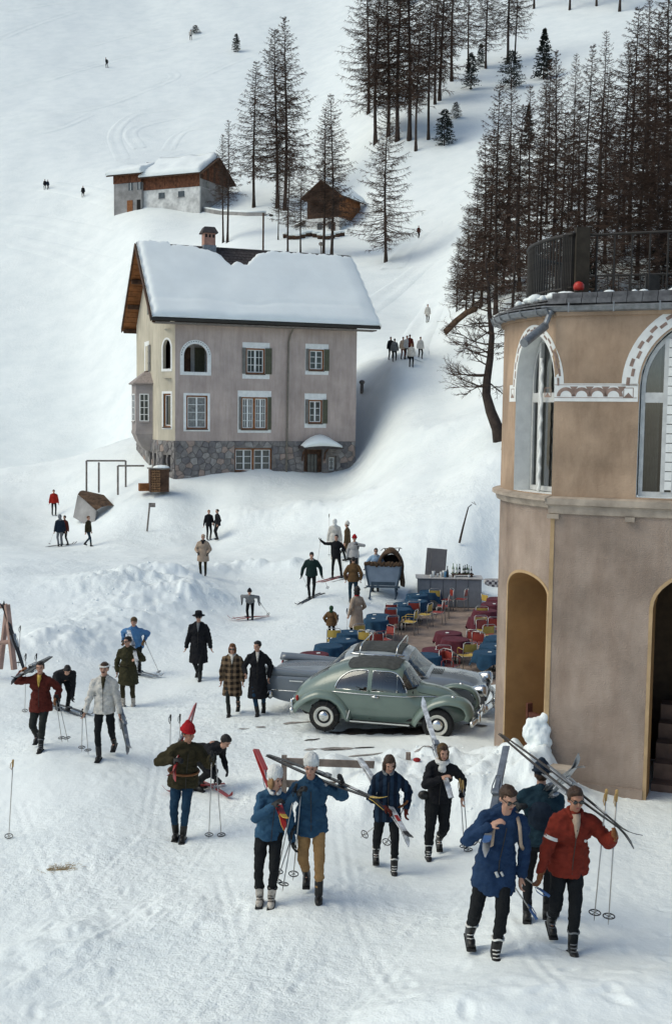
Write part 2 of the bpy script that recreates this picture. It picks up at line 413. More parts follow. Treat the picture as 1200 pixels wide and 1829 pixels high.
def snow_mat():
    m = bpy.data.materials.new('snow'); m.use_nodes = True; n = m.node_tree.nodes; L = m.node_tree.links
    b = n['Principled BSDF']; b.inputs['Roughness'].default_value = 0.55; b.inputs['Specular IOR Level'].default_value = 0.25
    tc = n.new('ShaderNodeTexCoord')
    n1 = n.new('ShaderNodeTexNoise'); n1.inputs['Scale'].default_value = 0.35; n1.inputs['Detail'].default_value = 8; n1.inputs['Roughness'].default_value = 0.65
    L.new(tc.outputs['Object'], n1.inputs['Vector'])
    rp = n.new('ShaderNodeValToRGB'); L.new(n1.outputs['Fac'], rp.inputs['Fac'])
    rp.color_ramp.elements[0].position = 0.3; rp.color_ramp.elements[0].color = (0.74, 0.785, 0.775, 1)
    rp.color_ramp.elements[1].position = 0.62; rp.color_ramp.elements[1].color = (0.825, 0.86, 0.84, 1)
    L.new(rp.outputs['Color'], b.inputs['Base Color'])
    wn = n.new('ShaderNodeTexNoise'); wn.noise_dimensions = '2D'; wn.inputs['Scale'].default_value = 2.5; wn.inputs['Detail'].default_value = 1; L.new(tc.outputs['Object'], wn.inputs['Vector'])
    wv = n.new('ShaderNodeVectorMath'); wv.operation = 'MULTIPLY_ADD'; wv.inputs[1].default_value = (.5, .5, .5); L.new(wn.outputs['Color'], wv.inputs[0]); L.new(tc.outputs['Object'], wv.inputs[2])
    acc = None
    for kind, sc, amp in (('n', 38.0, 0.010), ('v', 3.1, 0.006), ('v', 6.7, 0.003), ('n', 12.0, 0.020), ('n', 2.4, 0.05)):
        if kind == 'n':
            q = n.new('ShaderNodeTexNoise'); q.noise_dimensions = '2D'; q.inputs['Detail'].default_value = 2; q.inputs['Roughness'].default_value = 0.6; out = q.outputs['Fac']; L.new(tc.outputs['Object'], q.inputs['Vector'])
        else:
            q = n.new('ShaderNodeTexVoronoi'); q.voronoi_dimensions = '2D'; q.feature = 'F1'; L.new(wv.outputs[0], q.inputs['Vector'])
            mr = n.new('ShaderNodeMapRange'); mr.interpolation_type = 'SMOOTHSTEP'; mr.inputs['From Min'].default_value = .0; mr.inputs['From Max'].default_value = .5; L.new(q.outputs['Distance'], mr.inputs['Value']); out = mr.outputs[0]
        q.inputs['Scale'].default_value = sc
        mu = n.new('ShaderNodeMath'); mu.operation = 'MULTIPLY_ADD'; mu.inputs[1].default_value = amp; mu.inputs[2].default_value = 0.0; L.new(out, mu.inputs[0])
        if acc is not None: L.new(acc, mu.inputs[2])
        acc = mu.outputs[0]
    h = n.new('ShaderNodeBump'); h.inputs['Distance'].default_value = 1.0; ms = n.new('ShaderNodeTexNoise'); ms.noise_dimensions = '2D'; ms.inputs['Scale'].default_value = .22; ms.inputs['Detail'].default_value = 3; L.new(tc.outputs['Object'], ms.inputs['Vector']); mq = n.new('ShaderNodeMapRange'); mq.inputs['From Min'].default_value = .35; mq.inputs['From Max'].default_value = .65; mq.inputs['To Min'].default_value = .3; mq.inputs['To Max'].default_value = .95; L.new(ms.outputs['Fac'], mq.inputs['Value']); L.new(mq.outputs[0], h.inputs['Strength']); L.new(acc, h.inputs['Height'])
    L.new(h.outputs['Normal'], b.inputs['Normal'])
    MT['snow'] = m; return m
SNOW = snow_mat()
SNOWS = mat('smooth_roof_snow', (.80, .835, .82), .6, var=.03, vscale=.8, bump=.25, bscale=3.0, spec=.25)
def build_terrain():
    xx, yy, zz = _xx, _yy, _zz
    nr, nc = xx.shape
    v = np.stack([xx.ravel(), yy.ravel(), zz.ravel()], 1)
    i = (np.arange(nr-1)[:, None]*nc+np.arange(nc-1)[None]).ravel()
    f = np.stack([i, i+1, i+nc+1, i+nc], 1)
    me = bpy.data.meshes.new('snow_ground'); me.vertices.add(len(v)); me.vertices.foreach_set('co', v.ravel())
    me.loops.add(f.size); me.loops.foreach_set('vertex_index', f.ravel().astype(np.int32))
    me.polygons.add(len(f)); me.polygons.foreach_set('loop_start', np.arange(0, f.size, 4, dtype=np.int32))
    me.update(); me.validate(); me.materials.append(SNOW); me.shade_smooth()
    o = link('snow_ground', me); return struct(o)
build_terrain()
# patches that follow the ground: trodden mud with painted car shadow, earth
def patch(name, pxs, m, off=0.012, n=26, thr=0.35, seed=0, kind='structure'):
    """irregular thin sheet laid on the snow around a list of (px,py) centres with radii in metres"""
    cs = [(ground(px, py), rx, ry) for px, py, rx, ry in pxs]; mb = MB()
    for k, (c, rx, ry) in enumerate(cs):
        g = np.linspace(-1, 1, n); X, Y = np.meshgrid(g, g, indexing='ij'); wx = c.x+X*rx; wy = c.y+Y*ry
        val = 1-(X*X+Y*Y)+0.9*fbm2(wx, wy, 0.45, 3, seed+k)
        zz = Hs(wx, wy)+off
        for i in range(n-1):
            for j in range(n-1):
                if val[i, j] > thr and val[i+1, j+1] > thr:
                    mb.quad((wx[i, j], wy[i, j], zz[i, j]), (wx[i+1, j], wy[i+1, j], zz[i+1, j]), (wx[i+1, j+1], wy[i+1, j+1], zz[i+1, j+1]), (wx[i, j+1], wy[i, j+1], zz[i, j+1]))
    o = mb.build(name, m); o['kind'] = kind; return o
# ski tracks drawn over the far slopes: shallow double berms of pushed snow
def track(pts, wd=1.5, h=0.2, two=True):
    P3 = []
    for k in range(len(pts)-1):
        for t in np.linspace(0, 1, 14, endpoint=(k == len(pts)-2)):
            q0 = pts[max(k-1, 0)]; q1 = pts[k]; q2 = pts[k+1]; q3 = pts[min(k+2, len(pts)-1)]
            cr = lambda i: 0.5*((2*q1[i])+(-q0[i]+q2[i])*t+(2*q0[i]-5*q1[i]+4*q2[i]-q3[i])*t*t+(-q0[i]+3*q1[i]-3*q2[i]+q3[i])*t**3)
            P3.append(ground(cr(0), cr(1), dmin=60.0))
    prof = ((-1, -0.02), (-0.62, 1.0), (-0.3, 0.12), (0, 0.3), (0.3, 0.12), (0.62, 1.0), (1, -0.02)) if two else ((-1, -0.02), (-.4, .9), (.3, 1.0), (1, -0.02))
    rings = []
    for k, p in enumerate(P3):
        t = P3[min(k+1, len(P3)-1)]-P3[max(k-1, 0)]; s = Vector((t.y, -t.x, 0)).normalized(); jit = 0.7+0.5*random.random()
        e = math.sin(math.pi*min(1, max(0.02, k/(len(P3)-1))))**0.4
        xs = np.array([p.x+s.x*a*wd for a, _ in prof]); ys = np.array([p.y+s.y*a*wd for a, _ in prof]); hh = Hs(xs, ys)
        rings.append([(xs[i], ys[i], hh[i]+prof[i][1]*h*e*jit) for i in range(len(prof))])
    mb = MB(); mb.loft(rings, cap=False, closed=False)
    o = mb.build('ski_track', SNOW, None, True); struct(o)
TR = [[(220,285),(205,240),(240,205),(300,195),(420,180)],[(300,268),(330,235),(420,215)],[(0,220),(90,205),(180,190),(250,165),(310,140),(305,128)],
      [(0,245),(100,230),(170,200)],[(0,160),(110,130),(200,105),(300,85),(420,45),(600,10)],[(250,265),(235,235),(290,215),(400,195)],
      [(0,70),(60,45),(150,15)],[(60,150),(160,120),(240,100)],[(560,60),(480,90),(420,110),(330,150)],[(180,300),(260,290),(330,270)],
      [(0,330),(80,332),(160,345),(230,368)],[(0,390),(90,400),(200,430)],[(700,480),(740,430),(790,400)],[(640,560),(700,520),(760,470)],[(720,640),(760,575),(790,520)],
      [(20,430),(120,455),(230,500)],[(150,85),(240,60),(330,40)],[(0,20),(70,10),(140,0)]]
for t in TR: track(t)
# ------------------------------------------------------------------ common materials
BARK = mat('larch_bark', (0.048, 0.034, 0.027), 0.9, var=0.35, vscale=3)
TWIG = mat('larch_twigs', (0.062, 0.038, 0.027), 0.9, var=0.3, vscale=1.2)
NEEDLE = mat('dark_needles', (0.020, 0.027, 0.020), 0.8, var=0.4, vscale=2.0)
WHITE = mat('white_paint', (0.72, 0.72, 0.69), 0.6, var=0.08, vscale=5, bump=0.15, bscale=30)
IRON = mat('dark_iron', (0.03, 0.026, 0.022), 0.6, var=0.3, vscale=12)
ZINC = mat('zinc_sheet', (0.22, 0.23, 0.24), 0.45, metal=0.5, var=0.25, vscale=9)
WOODD = mat('dark_old_wood', (0.075, 0.040, 0.024), 0.85, var=0.45, vscale=3.5, bump=0.4, bscale=20)
WOODO = mat('orange_brown_wood', (0.22, 0.085, 0.028), 0.75, var=0.3, vscale=4, bump=0.2, bscale=25)
WOODG = mat('weathered_grey_wood', (0.19, 0.165, 0.145), 0.85, var=0.3, vscale=6, bump=0.3, bscale=25)
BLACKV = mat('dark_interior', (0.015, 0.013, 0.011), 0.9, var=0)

# ------------------------------------------------------------------ house
GLASSW = mat('house_window_glass', (0.035, 0.042, 0.040), 0.08, var=0.5, vscale=1.5, spec=0.6)
CURTAIN = mat('house_curtained_glass', (0.20, 0.20, 0.19), 0.25, var=0.35, vscale=7, spec=0.5)
PLAST = mat('pink_grey_plaster', (0.45, 0.37, 0.33), 0.9, var=0.16, vscale=0.55, bump=0.35, bscale=18, detail=8)
PLASTY = mat('sunlit_plaster', (0.50, 0.455, 0.36), 0.9, var=0.10, vscale=0.8, bump=0.3, bscale=18, detail=8)  # paler, yellower copy of the front plaster: sunlight put into the colour
streaks(PLAST, .3); streaks(PLASTY, .3)
MORTAR = mat('stone_mortar', (0.17, 0.155, 0.145), 0.95, var=0.25, vscale=3, bump=0.4, bscale=15)
STONES = [mat('stone_grey', (0.20, 0.185, 0.175), 0.9, var=0.25, vscale=4, bump=0.4, bscale=14), mat('stone_dark', (0.15, 0.14, 0.14), 0.9, var=0.25, vscale=4, bump=0.4, bscale=14),
          mat('stone_pink', (0.30, 0.235, 0.20), 0.9, var=0.2, vscale=4, bump=0.4, bscale=14), mat('stone_pale', (0.27, 0.255, 0.24), 0.9, var=0.2, vscale=4, bump=0.4, bscale=14)]
SHUT = mat('green_grey_shutter', (0.085, 0.085, 0.055), 0.75, var=0.15, vscale=6)
SHUTG = mat('grey_shutter', (0.16, 0.155, 0.14), 0.75, var=0.15, vscale=6)
TILE = mat('dark_roof_tile', (0.060, 0.050, 0.048), 0.85, var=0.35, vscale=5)
def wall(mb, mp, s0, s1, z0f, z1f, opens, ds=0.6, reveal=0.0, mbr=None):
    """sheet over s,z with openings cut; opens: (sa, sb, zbottom, ztop function of s)"""
    z0 = z0f if callable(z0f) else (lambda s: z0f); z1 = z1f if callable(z1f) else (lambda s: z1f)
    br = {s0, s1}
    for a, b, zb, zt in opens:
        br |= {a, b}
        k = 14 if callable(zt) else 1
        for q in range(1, k): br.add(a+(b-a)*(0.5-0.5*math.cos(math.pi*q/k)))
    n = int((s1-s0)/ds)+1
    for q in range(1, n): br.add(s0+(s1-s0)*q/n)
    br = sorted(b for b in br if s0-1e-9 <= b <= s1+1e-9); bb = [br[0]]
    for b in br[1:]:
        if b-bb[-1] > 1e-4: bb.append(b)
    for a, b in zip(bb[:-1], bb[1:]):
        m = (a+b)/2; hit = sorted([o for o in opens if o[0] < m < o[1]], key=lambda o: o[2])
        la, lb = z0(a), z0(b)
        for o in hit:
            ta = o[3](a) if callable(o[3]) else o[3]; tb = o[3](b) if callable(o[3]) else o[3]
            if o[2] > la+1e-4: mb.quad(mp(a, la, 0), mp(b, lb, 0), mp(b, o[2], 0), mp(a, o[2], 0))
            if reveal and mbr is not None:
                mbr.quad(mp(a, ta, 0), mp(b, tb, 0), mp(b, tb, -reveal), mp(a, ta, -reveal))
                mbr.quad(mp(b, o[2], 0), mp(a, o[2], 0), mp(a, o[2], -reveal), mp(b, o[2], -reveal))
                if abs(a-o[0]) < 1e-6: mbr.quad(mp(a, o[2], 0), mp(a, ta, 0), mp(a, ta, -reveal), mp(a, o[2], -reveal))
                if abs(b-o[1]) < 1e-6: mbr.quad(mp(b, tb, 0), mp(b, o[2], 0), mp(b, o[2], -reveal), mp(b, tb, -reveal))
            la, lb = ta, tb
        mb.quad(mp(a, la, 0), mp(b, lb, 0), mp(b, z1(b), 0), mp(a, z1(a), 0))
def slab(mb, mp, a, b, z0, z1, o0, o1):
    """box in wall coordinates, from offset o0 to o1"""
    q = [mp(a, z0, o0), mp(b, z0, o0), mp(b, z1, o0), mp(a, z1, o0), mp(a, z0, o1), mp(b, z0, o1), mp(b, z1, o1), mp(a, z1, o1)]
    i = len(mb.v); mb.v += [tuple(p) for p in q]
    mb.f += [tuple(i+k for k in f) for f in ((0, 3, 2, 1), (4, 5, 6, 7), (0, 1, 5, 4), (1, 2, 6, 5), (2, 3, 7, 6), (3, 0, 4, 7))]; return mb
def arch_top(a, b, zs, rise):
    c = (a+b)/2; h = (b-a)/2
    return lambda s: zs+rise*math.sqrt(max(0.0, 1-((s-c)/h)**2))
def strip(mb, mp, pts_in, pts_out, o0, o1):
    """ribbon between two outlines in s,z, raised from o0 to o1"""
    n = len(pts_in)
    for k in range(n-1):
        A, B, C, D = pts_in[k], pts_in[k+1], pts_out[k+1], pts_out[k]
        mb.quad(mp(*A, o1), mp(*B, o1), mp(*C, o1), mp(*D, o1))
        mb.quad(mp(*A, o0), mp(*B, o0), mp(*B, o1), mp(*A, o1)); mb.quad(mp(*D, o1), mp(*C, o1), mp(*C, o0), mp(*D, o0))
    for k in (0, n-1):
        A, D = pts_in[k], pts_out[k]; mb.quad(mp(*A, o0), mp(*A, o1), mp(*D, o1), mp(*D, o0))
def clip(poly, nx, ny, c):
    out = []
    for k in range(len(poly)):
        a = poly[k]; b = poly[(k+1) % len(poly)]; da = nx*a[0]+ny*a[1]-c; db = nx*b[0]+ny*b[1]-c
        if da <= 0: out.append(a)
        if (da < 0 < db) or (db < 0 < da):
            t = da/(da-db); out.append((a[0]+(b[0]-a[0])*t, a[1]+(b[1]-a[1])*t))
    return out
def voronoi(x0, x1, y0, y1, step, holes, rng):
    seeds = []; r = 0; y = y0-step*0.5
    while y < y1+step:
        x = x0-step+(r % 2)*step*0.55
        while x < x1+step:
            seeds.append((x+rng.uniform(-.34, .34)*step, y+rng.uniform(-.3, .3)*step)); x += step*rng.uniform(.8, 1.35)
        y += step*0.82; r += 1
    cells = []
    for i, p in enumerate(seeds):
        poly = [(x0, y0), (x1, y0), (x1, y1), (x0, y1)]
        for j, q in enumerate(seeds):
            if i == j or abs(q[0]-p[0]) > 3*step or abs(q[1]-p[1]) > 3*step: continue
            nx, ny = q[0]-p[0], q[1]-p[1]; poly = clip(poly, nx, ny, nx*(p[0]+q[0])/2+ny*(p[1]+q[1])/2)
            if len(poly) < 3: break
        if len(poly) < 3: continue
        cx = sum(a[0] for a in poly)/len(poly); cy = sum(a[1] for a in poly)/len(poly)
        for (a, b, c, d) in holes:
            if len(poly) < 3: break
            if a < cx < b and c < cy < d: poly = []; break
            if max(t[0] for t in poly) > a and min(t[0] for t in poly) < b and max(t[1] for t in poly) > c and min(t[1] for t in poly) < d:
                e = [(a-cx, 0), (cx-b, 1), (c-cy, 2), (cy-d, 3)]; k = max(e)[1]
                poly = clip(poly, *((1, 0, a), (-1, 0, -b), (0, 1, c), (0, -1, -d))[k])
        if len(poly) >= 3: cells.append(poly)
    return cells
def stones(parent, mp, cells, rng, gap=0.022, out=0.05):
    for poly in cells:
        cx = sum(a[0] for a in poly)/len(poly); cy = sum(a[1] for a in poly)/len(poly)
        ar = max(math.hypot(a[0]-cx, a[1]-cy) for a in poly)
        if ar < 0.07: continue
        f1 = max(0.4, 1-gap/ar); f2 = max(0.3, 1-gap*3.0/ar); o = out*rng.uniform(.6, 1.25)
        sh = lambda f, off: [mp(cx+(a[0]-cx)*f, cy+(a[1]-cy)*f, off) for a in poly]
        mb = MB(); mb.loft([sh(f1, -0.03), sh(f1, o*.6), sh(f2, o)], cap=False); mb.poly(sh(f2, o))
        mb.build('stone', rng.choices(STONES, (4, 3, 1.3, 2))[0], parent, world=True)

def build_house():
    rng = random.Random(3)
    A = P(313, 860, 69.3); ang = R_(20)
    U = Vector((math.cos(ang), math.sin(ang), 0)); V = Vector((-math.sin(ang), math.cos(ang), 0)); O = Vector((A.x, A.y, 0))
    L, D = 11.9, 9.2
    ZB, ZS, ZE = 0.4, 4.85, 12.25
    G = lambda u, v, z: O+U*u+V*v+Vector((0, 0, z))
    t = thing('stone_based_house', 'large pink-grey plastered house with stone base and thick snow on its roof', 'house', G(5, 4, 1.5), ang)
    front = lambda s, z, o: G(s, -o, z)
    ca, cb = -0.75, 1.55      # chamfered corner end
    cl = math.hypot(ca, cb); cd_ = Vector((ca/cl, cb/cl)); cn = Vector((-cb/cl, ca/cl))   # outward normal of the chamfer
    cham = lambda s, z, o: G(-s*0+cd_.x*s+cn.x*o, cd_.y*s+cn.y*o, z)
    side = lambda s, z, o: G(ca-o, cb+s, z)           # left gable wall, s runs inwards
    right = lambda s, z, o: G(L+o, s, z)
    zof = lambda py, d=70.5: CAMZ+(740-py)/FPX*d
    # s of a pixel column on the front wall
    def su(px, z=8):
        a, b = 0.0, L
        for _ in range(40):
            m = (a+b)/2
            if proj(G(m, 0, z))[0] < px: a = m
            else: b = m
        return a
    def sz(px, py):
        s = su(px); d = proj(G(s, 0, 8))[2]; q = P(px, py, d); return s, q.z
    def rect(x0, y0, x1, y1):
        a, zt = sz(x0, y0); b, zb = sz(x1, y1); return a, b, zb, zt
    # openings (frame outlines measured on the photograph)
    W = {}
    W['u1'] = rect(439, 622, 473, 668); W['u2'] = rect(551, 624, 578, 662)
    W['m0'] = rect(333, 706, 371, 766); W['m1'] = rect(431, 709, 478, 767); W['m2'] = rect(551, 714, 576, 756)
    W['b1'] = rect(420, 801, 487, 842); W['door'] = rect(544, 803, 577, 862); W['b2'] = rect(588, 815, 602, 843)
    lo = rect(327, 612, 372, 665); lz = (lo[1]-lo[0])/2
    loggia = (lo[0]+.06, lo[1]-.06, lo[2], arch_top(lo[0]+.06, lo[1]-.06, lo[3]-lz, lz-.06))
    up = [W['u1'], W['u2'], W['m0'], W['m1'], W['m2']]
    mb = rv = MB()
    wall(mb, front, 0, L, ZS, ZE, up+[loggia], 1.0, 0.18, rv)
    mb.build('front_wall', PLAST, t, world=True);
    mb = rv = MB()
    sa = (0.42, 1.22, zof(664), arch_top(.42, 1.22, zof(664)+1.25, .55)); sm = (0.40, 1.22, zof(766), zof(707))
    wall(mb, cham, 0, cl, ZS, ZE, [sa, sm], 0.5, 0.22, rv)
    mb.build('corner_wall', PLASTY, t, world=True);
    # gable wall with its triangle
    zr = 16.9; vmid = 4.7
    mb = MB(); Ls = D-cb
    wall(mb, side, 0, Ls, ZS, lambda s: min(ZE+(cb+s+0.2)*0.93, ZE+(D-cb-s+0.2+0.0)*0.93, 16.3), [], 0.4)
    mb.build('gable_wall', PLASTY, t, world=True)
    mb = MB(); wall(mb, right, 0, D, ZB, lambda s: min(ZE+s*.93, ZE+(D-s)*.93), [], 0.5)
    mb.quad(G(L, D, ZB), G(ca, D, ZB), G(ca, D, ZE), G(L, D, ZE)); mb.build('rear_wall', PLAST, t, world=True)
    # stone base: backing wall, then stones
    bw = rv = MB()
    bop = [W['b1'], (W['door'][0], W['door'][1], 0.5, W['door'][3]), W['b2']]
    wall(bw, front, 0, L, ZB, ZS, bop, 1.0, 0.3, rv)
    cop = [(0.45, 0.72, 2.9, 3.95), (0.9, 1.2, 2.9, 3.95)]
    wall(bw, cham, 0, cl, ZB, ZS, cop, 1.0, 0.3, rv)
    wall(bw, side, 0, Ls, ZB, ZS, [(0.6, 1.3, 2.6, 4.0), (2.0, 2.8, 2.6, 4.0)], 1.0, 0.3, rv)
    base = bw.build('stone_base', MORTAR, t, world=True);
    hol = [(a-.02, b+.02, c-.02, d+.02) for a, b, c, d in bop]
    stones(base, front, voronoi(0.02, L-.02, 1.3, ZS, 0.44, hol, rng), rng)
    stones(base, cham, voronoi(0.02, cl-.02, 1.3, ZS, 0.44, cop, rng), rng)
    stones(base, side, voronoi(0.02, Ls-.02, 1.3, ZS, 0.6, [(0.6, 1.3, 2.6, 4.0), (2.0, 2.8, 2.6, 4.0)], rng), rng)
    # windows
    def window(mp, r, cols, rows, leaves, surround=None, shutters=None, glass=GLASSW, frame=WOODO, deep=0.10, arch=0.0, sill=True):
        a, b, z0, z1 = r
        f = MB(); fw = 0.09
        slab(f, mp, a, a+fw, z0, z1, -deep-.06, -deep+.05); slab(f, mp, b-fw, b, z0, z1, -deep-.06, -deep+.05)
        slab(f, mp, a+fw, b-fw, z1-fw, z1, -deep-.06, -deep+.05); slab(f, mp, a+fw, b-fw, z0, z0+fw*.8, -deep-.06, -deep+.05)
        if leaves == 2 and (b-a) > 1.5: slab(f, mp, (a+b)/2-.07, (a+b)/2+.07, z0+fw*.8, z1-fw, -deep-.06, -deep+.05)
        wn = f.build('window', frame, t, world=True)
        MB().quad(mp(a+.02, z0, -deep-.07), mp(b-.02, z0, -deep-.07), mp(b-.02, z1, -deep-.07), mp(a+.02, z1, -deep-.07)).build('pane', glass, wn, world=True)
        bars = MB(); rng_ = [(a+fw, b-fw)] if (leaves == 1 or (b-a) <= 1.5) else [(a+fw, (a+b)/2-.07), ((a+b)/2+.07, b-fw)]
        for (p, q) in rng_:
            zz0, zz1 = z0+fw*.8, z1-fw
            e = 0.055
            slab(bars, mp, p, p+e, zz0, zz1, -deep-.05, -deep+.0); slab(bars, mp, q-e, q, zz0, zz1, -deep-.05, -deep+.0)
            slab(bars, mp, p+e, q-e, zz1-e, zz1, -deep-.05, -deep+.0); slab(bars, mp, p+e, q-e, zz0, zz0+e, -deep-.05, -deep+.0)
            m = (p+q)/2
            if leaves == 2: slab(bars, mp, m-.05, m+.05, zz0+e, zz1-e, -deep-.05, -deep+.01)
            for k in range(1, rows):
                z = zz0+(zz1-zz0)*k/rows
                slab(bars, mp, p+e, m-.05, z-.018, z+.018, -deep-.045, -deep-.01); slab(bars, mp, m+.05, q-e, z-.018, z+.018, -deep-.045, -deep-.01)
            if cols == 4:
                for x in ((p+m)/2, (q+m)/2): slab(bars, mp, x-.014, x+.014, zz0+e, zz1-e, -deep-.04, -deep-.012)
        bars.build('glazing_bars', WHITE, wn, world=True)
        if surround:
            l, rr, tp, bt = surround; sm_ = MB()
            slab(sm_, mp, a-l, a, z0-bt, z1+tp, -.01, .012); slab(sm_, mp, b, b+rr, z0-bt, z1+tp, -.01, .012)
            slab(sm_, mp, a, b, z1, z1+tp, -.01, .012); slab(sm_, mp, a, b, z0-bt, z0, -.01, .012)
            sm_.build('painted_surround', WHITE, wn, world=True)
        if sill:
            s_ = MB(); slab(s_, mp, a-.02, b+.02, z0-.07, z0-.005, -.08, .07); s_.build('sill', WOODD, wn, world=True)
        for k, wd in enumerate(shutters or ()):
            if not wd: continue
            sh = MB(); x0, x1 = (a-wd, a-.01) if k == 0 else (b+.01, b+wd)
            slab(sh, mp, x0, x1, z0-.02, z1+.02, .02, .065)
            for z in (z0+.3*(z1-z0), z0+.75*(z1-z0)): slab(sh, mp, x0+.03, x1-.03, z-.05, z+.05, .066, .085)
            sh.build('shutter', SHUTG if k == 0 else SHUT, wn, world=True)
        return wn
    window(front, W['u1'], 4, 3, 2, (.22, .30, .36, .32), (.24, .44), GLASSW)
    window(front, W['u2'], 2, 3, 2, (.24, .30, .34, .28), (.2, .34), GLASSW)
    window(front, W['m0'], 2, 4, 2, (.17, .15, .14, .16), None, CURTAIN)
    window(front, W['m1'], 4, 4, 2, (.22, .24, .40, .22), (.15, .24), CURTAIN)
    window(front, W['m2'], 2, 3, 2, (.26, .26, .40, .30), (.22, .34), GLASSW)
    window(front, W['b1'], 2, 3, 2, None, None, GLASSW, deep=0.2)
    window(front, W['b2'], 1, 3, 1, None, None, CURTAIN, frame=WOODG, deep=0.2, sill=False)
    window(cham, (0.42, 1.20, sm[2]+.01, sm[3]-.01), 1, 1, 1, (.12, .12, .14, .14), None, GLASSW, deep=0.12)
    window(side, (3.1, 4.3, zof(664), zof(618)), 2, 2, 2, (.1, .3, .3, .2), (.7, .0), GLASSW)
    at = MB(); slab(at, side, 2.3, 3.4, 12.9, 14.6, .0, .05); at.build('attic_shutter', SHUTG, t, world=True)
    wc = cop
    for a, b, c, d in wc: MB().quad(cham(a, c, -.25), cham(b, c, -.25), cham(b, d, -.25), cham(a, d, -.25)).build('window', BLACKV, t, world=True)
    for a, b, c, d in [(0.6, 1.3, 2.6, 4.0), (2.0, 2.8, 2.6, 4.0)]: MB().quad(side(a, c, -.25), side(b, c, -.25), side(b, d, -.25), side(a, d, -.25)).build('window', GLASSW, t, world=True)
    # loggia: painted arch surround, niche behind
    a, b, zb, zt = loggia
    def arc_ring(mp, a, b, zb, zs, rise, grow):
        c = (a+b)/2; h = (b-a)/2
        return [(a-grow, zb)]+[(c-(h+grow)*math.cos(q), zs+(rise+grow)*math.sin(q)) for q in np.linspace(0, math.pi, 19)]+[(b+grow, zb)]
    zs = lo[3]-lz
    r = MB(); strip(r, front, arc_ring(front, a, b, zb, zs, lz-.06, 0.0), arc_ring(front, a, b, zb, zs, lz-.06, .24), -.01, .015)
    slab(r, front, a-.24, b+.24, zb-.2, zb, -.01, .03); ar = r.build('loggia_arch', WHITE, t, world=True)
    dm = MB(); pin = arc_ring(front, a, b, zb, zs, lz-.06, .13); pout = arc_ring(front, a, b, zb, zs, lz-.06, .17)
    for k in range(1, len(pin)-2): strip(dm, front, [pin[k], tuple(np.array(pin[k])*.5+np.array(pin[k+1])*.5)], [pout[k], tuple(np.array(pout[k])*.5+np.array(pout[k+1])*.5)], .0, .019)
    dm.build('painted_dashes', SHUTG, ar, world=True)
    n = MB(); ins = mat('loggia_plaster', (0.55, 0.54, 0.52), 0.9, var=0.1)
    q = lambda u, v, z: G(u, v, z)
    n.quad(q(.1, 1.7, zb-.4), q(3, 1.7, zb-.4), q(3, 1.7, zb+2.6), q(.1, 1.7, zb+2.6)); n.quad(q(3, .2, zb-.4), q(3, 1.7, zb-.4), q(3, 1.7, zb+2.6), q(3, .2, zb+2.6))
    n.quad(q(-.5, .3, zb-.4), q(3, .2, zb-.4), q(3, 1.7, zb-.4), q(-.5, 1.7, zb-.4)); n.quad(q(-.5, .3, zb+2.6), q(3, .2, zb+2.6), q(3, 1.7, zb+2.6), q(-.5, 1.7, zb+2.6))
    n.build('loggia_niche', ins, t, world=True)
    dd = MB(); dd.box((0, 0, 0), (0.62, .06, 1.75), Matrix.Rotation(ang, 3, 'Z')); dd.v = [tuple(Vector(p)+q(1.9, 1.6, zb+.7)) for p in dd.v]; dd.build('loggia_door', SHUT, t, world=True)
    dd = MB(); dd.box((0, 0, 0), (0.75, .06, 1.75), Matrix.Rotation(ang, 3, 'Z')); dd.v = [tuple(Vector(p)+q(.95, 1.62, zb+.7)) for p in dd.v]; dd.build('loggia_door', WOODD, t, world=True)
    r = MB(); strip(r, cham, arc_ring(cham, .42, 1.22, sa[2], sa[2]+1.25, .55, 0), arc_ring(cham, .42, 1.22, sa[2], sa[2]+1.25, .55, .12), -.01, .015)
    slab(r, cham, .3, 1.34, sa[2]-.16, sa[2], -.01, .03); r.build('loggia_arch', WHITE, t, world=True)
    # door with canopy
    a, b, z0, z1 = W['door']; z0 = 1.2
    d = MB(); slab(d, front, a, b, z0, z1, -.28, -.2); dr = d.build('door', WOODD, t, world=True)
    g = MB(); slab(g, front, a+.3, b-.3, z0+.9, z1-.3, -.199, -.19); g.build('pane', GLASSW, dr, world=True)
    g = MB()
    for k in range(4): x = a+.3+(b-a-.6)*k/3; slab(g, front, x-.015, x+.015, z0+.9, z1-.3, -.189, -.17)
    for k in range(4): z = z0+.95+(z1-z0-1.3)*k/3; slab(g, front, a+.3, b-.3, z-.015, z+.015, -.169, -.15)
    g.build('door_grille', IRON, dr, world=True)
    a0, _z = sz(533, 797); b0, _z2 = sz(605, 797); c0 = (a0+b0)/2; hw = (b0-a0)/2; zc = W['door'][3]+.12
    cn_ = MB(); rg = []; sn = []
    for k in range(9):
        x = -1+2*k/8; top = zc+.10+.55*(1-abs(x)**1.7)
        rg.append([front(c0+x*hw, zc-.06+.0*x, .03), front(c0+x*hw, zc-.06, 1.05), front(c0+x*hw, zc+.02+.12*(1-x*x), 1.05), front(c0+x*hw, top, .03)])
        e = 0.14*math.sqrt(max(0, 1-(x*.98)**2))
        sn.append([front(c0+x*hw*.93, zc+.03+.10*(1-x*x), 1.12), front(c0+x*hw*.93, zc+.03+.12*(1-x*x)+.06+2.2*e, 1.02), front(c0+x*hw*.93, top+.04+1.2*e, .3), front(c0+x*hw*.93, top+.01, .05)])
    cn_.loft(rg, cap=True); cp = cn_.build('door_canopy', TILE, t, world=True)
    s2 = MB(); s2.loft(sn, cap=True); s2.build('snow_cap', SNOWS, cp, True, world=True)
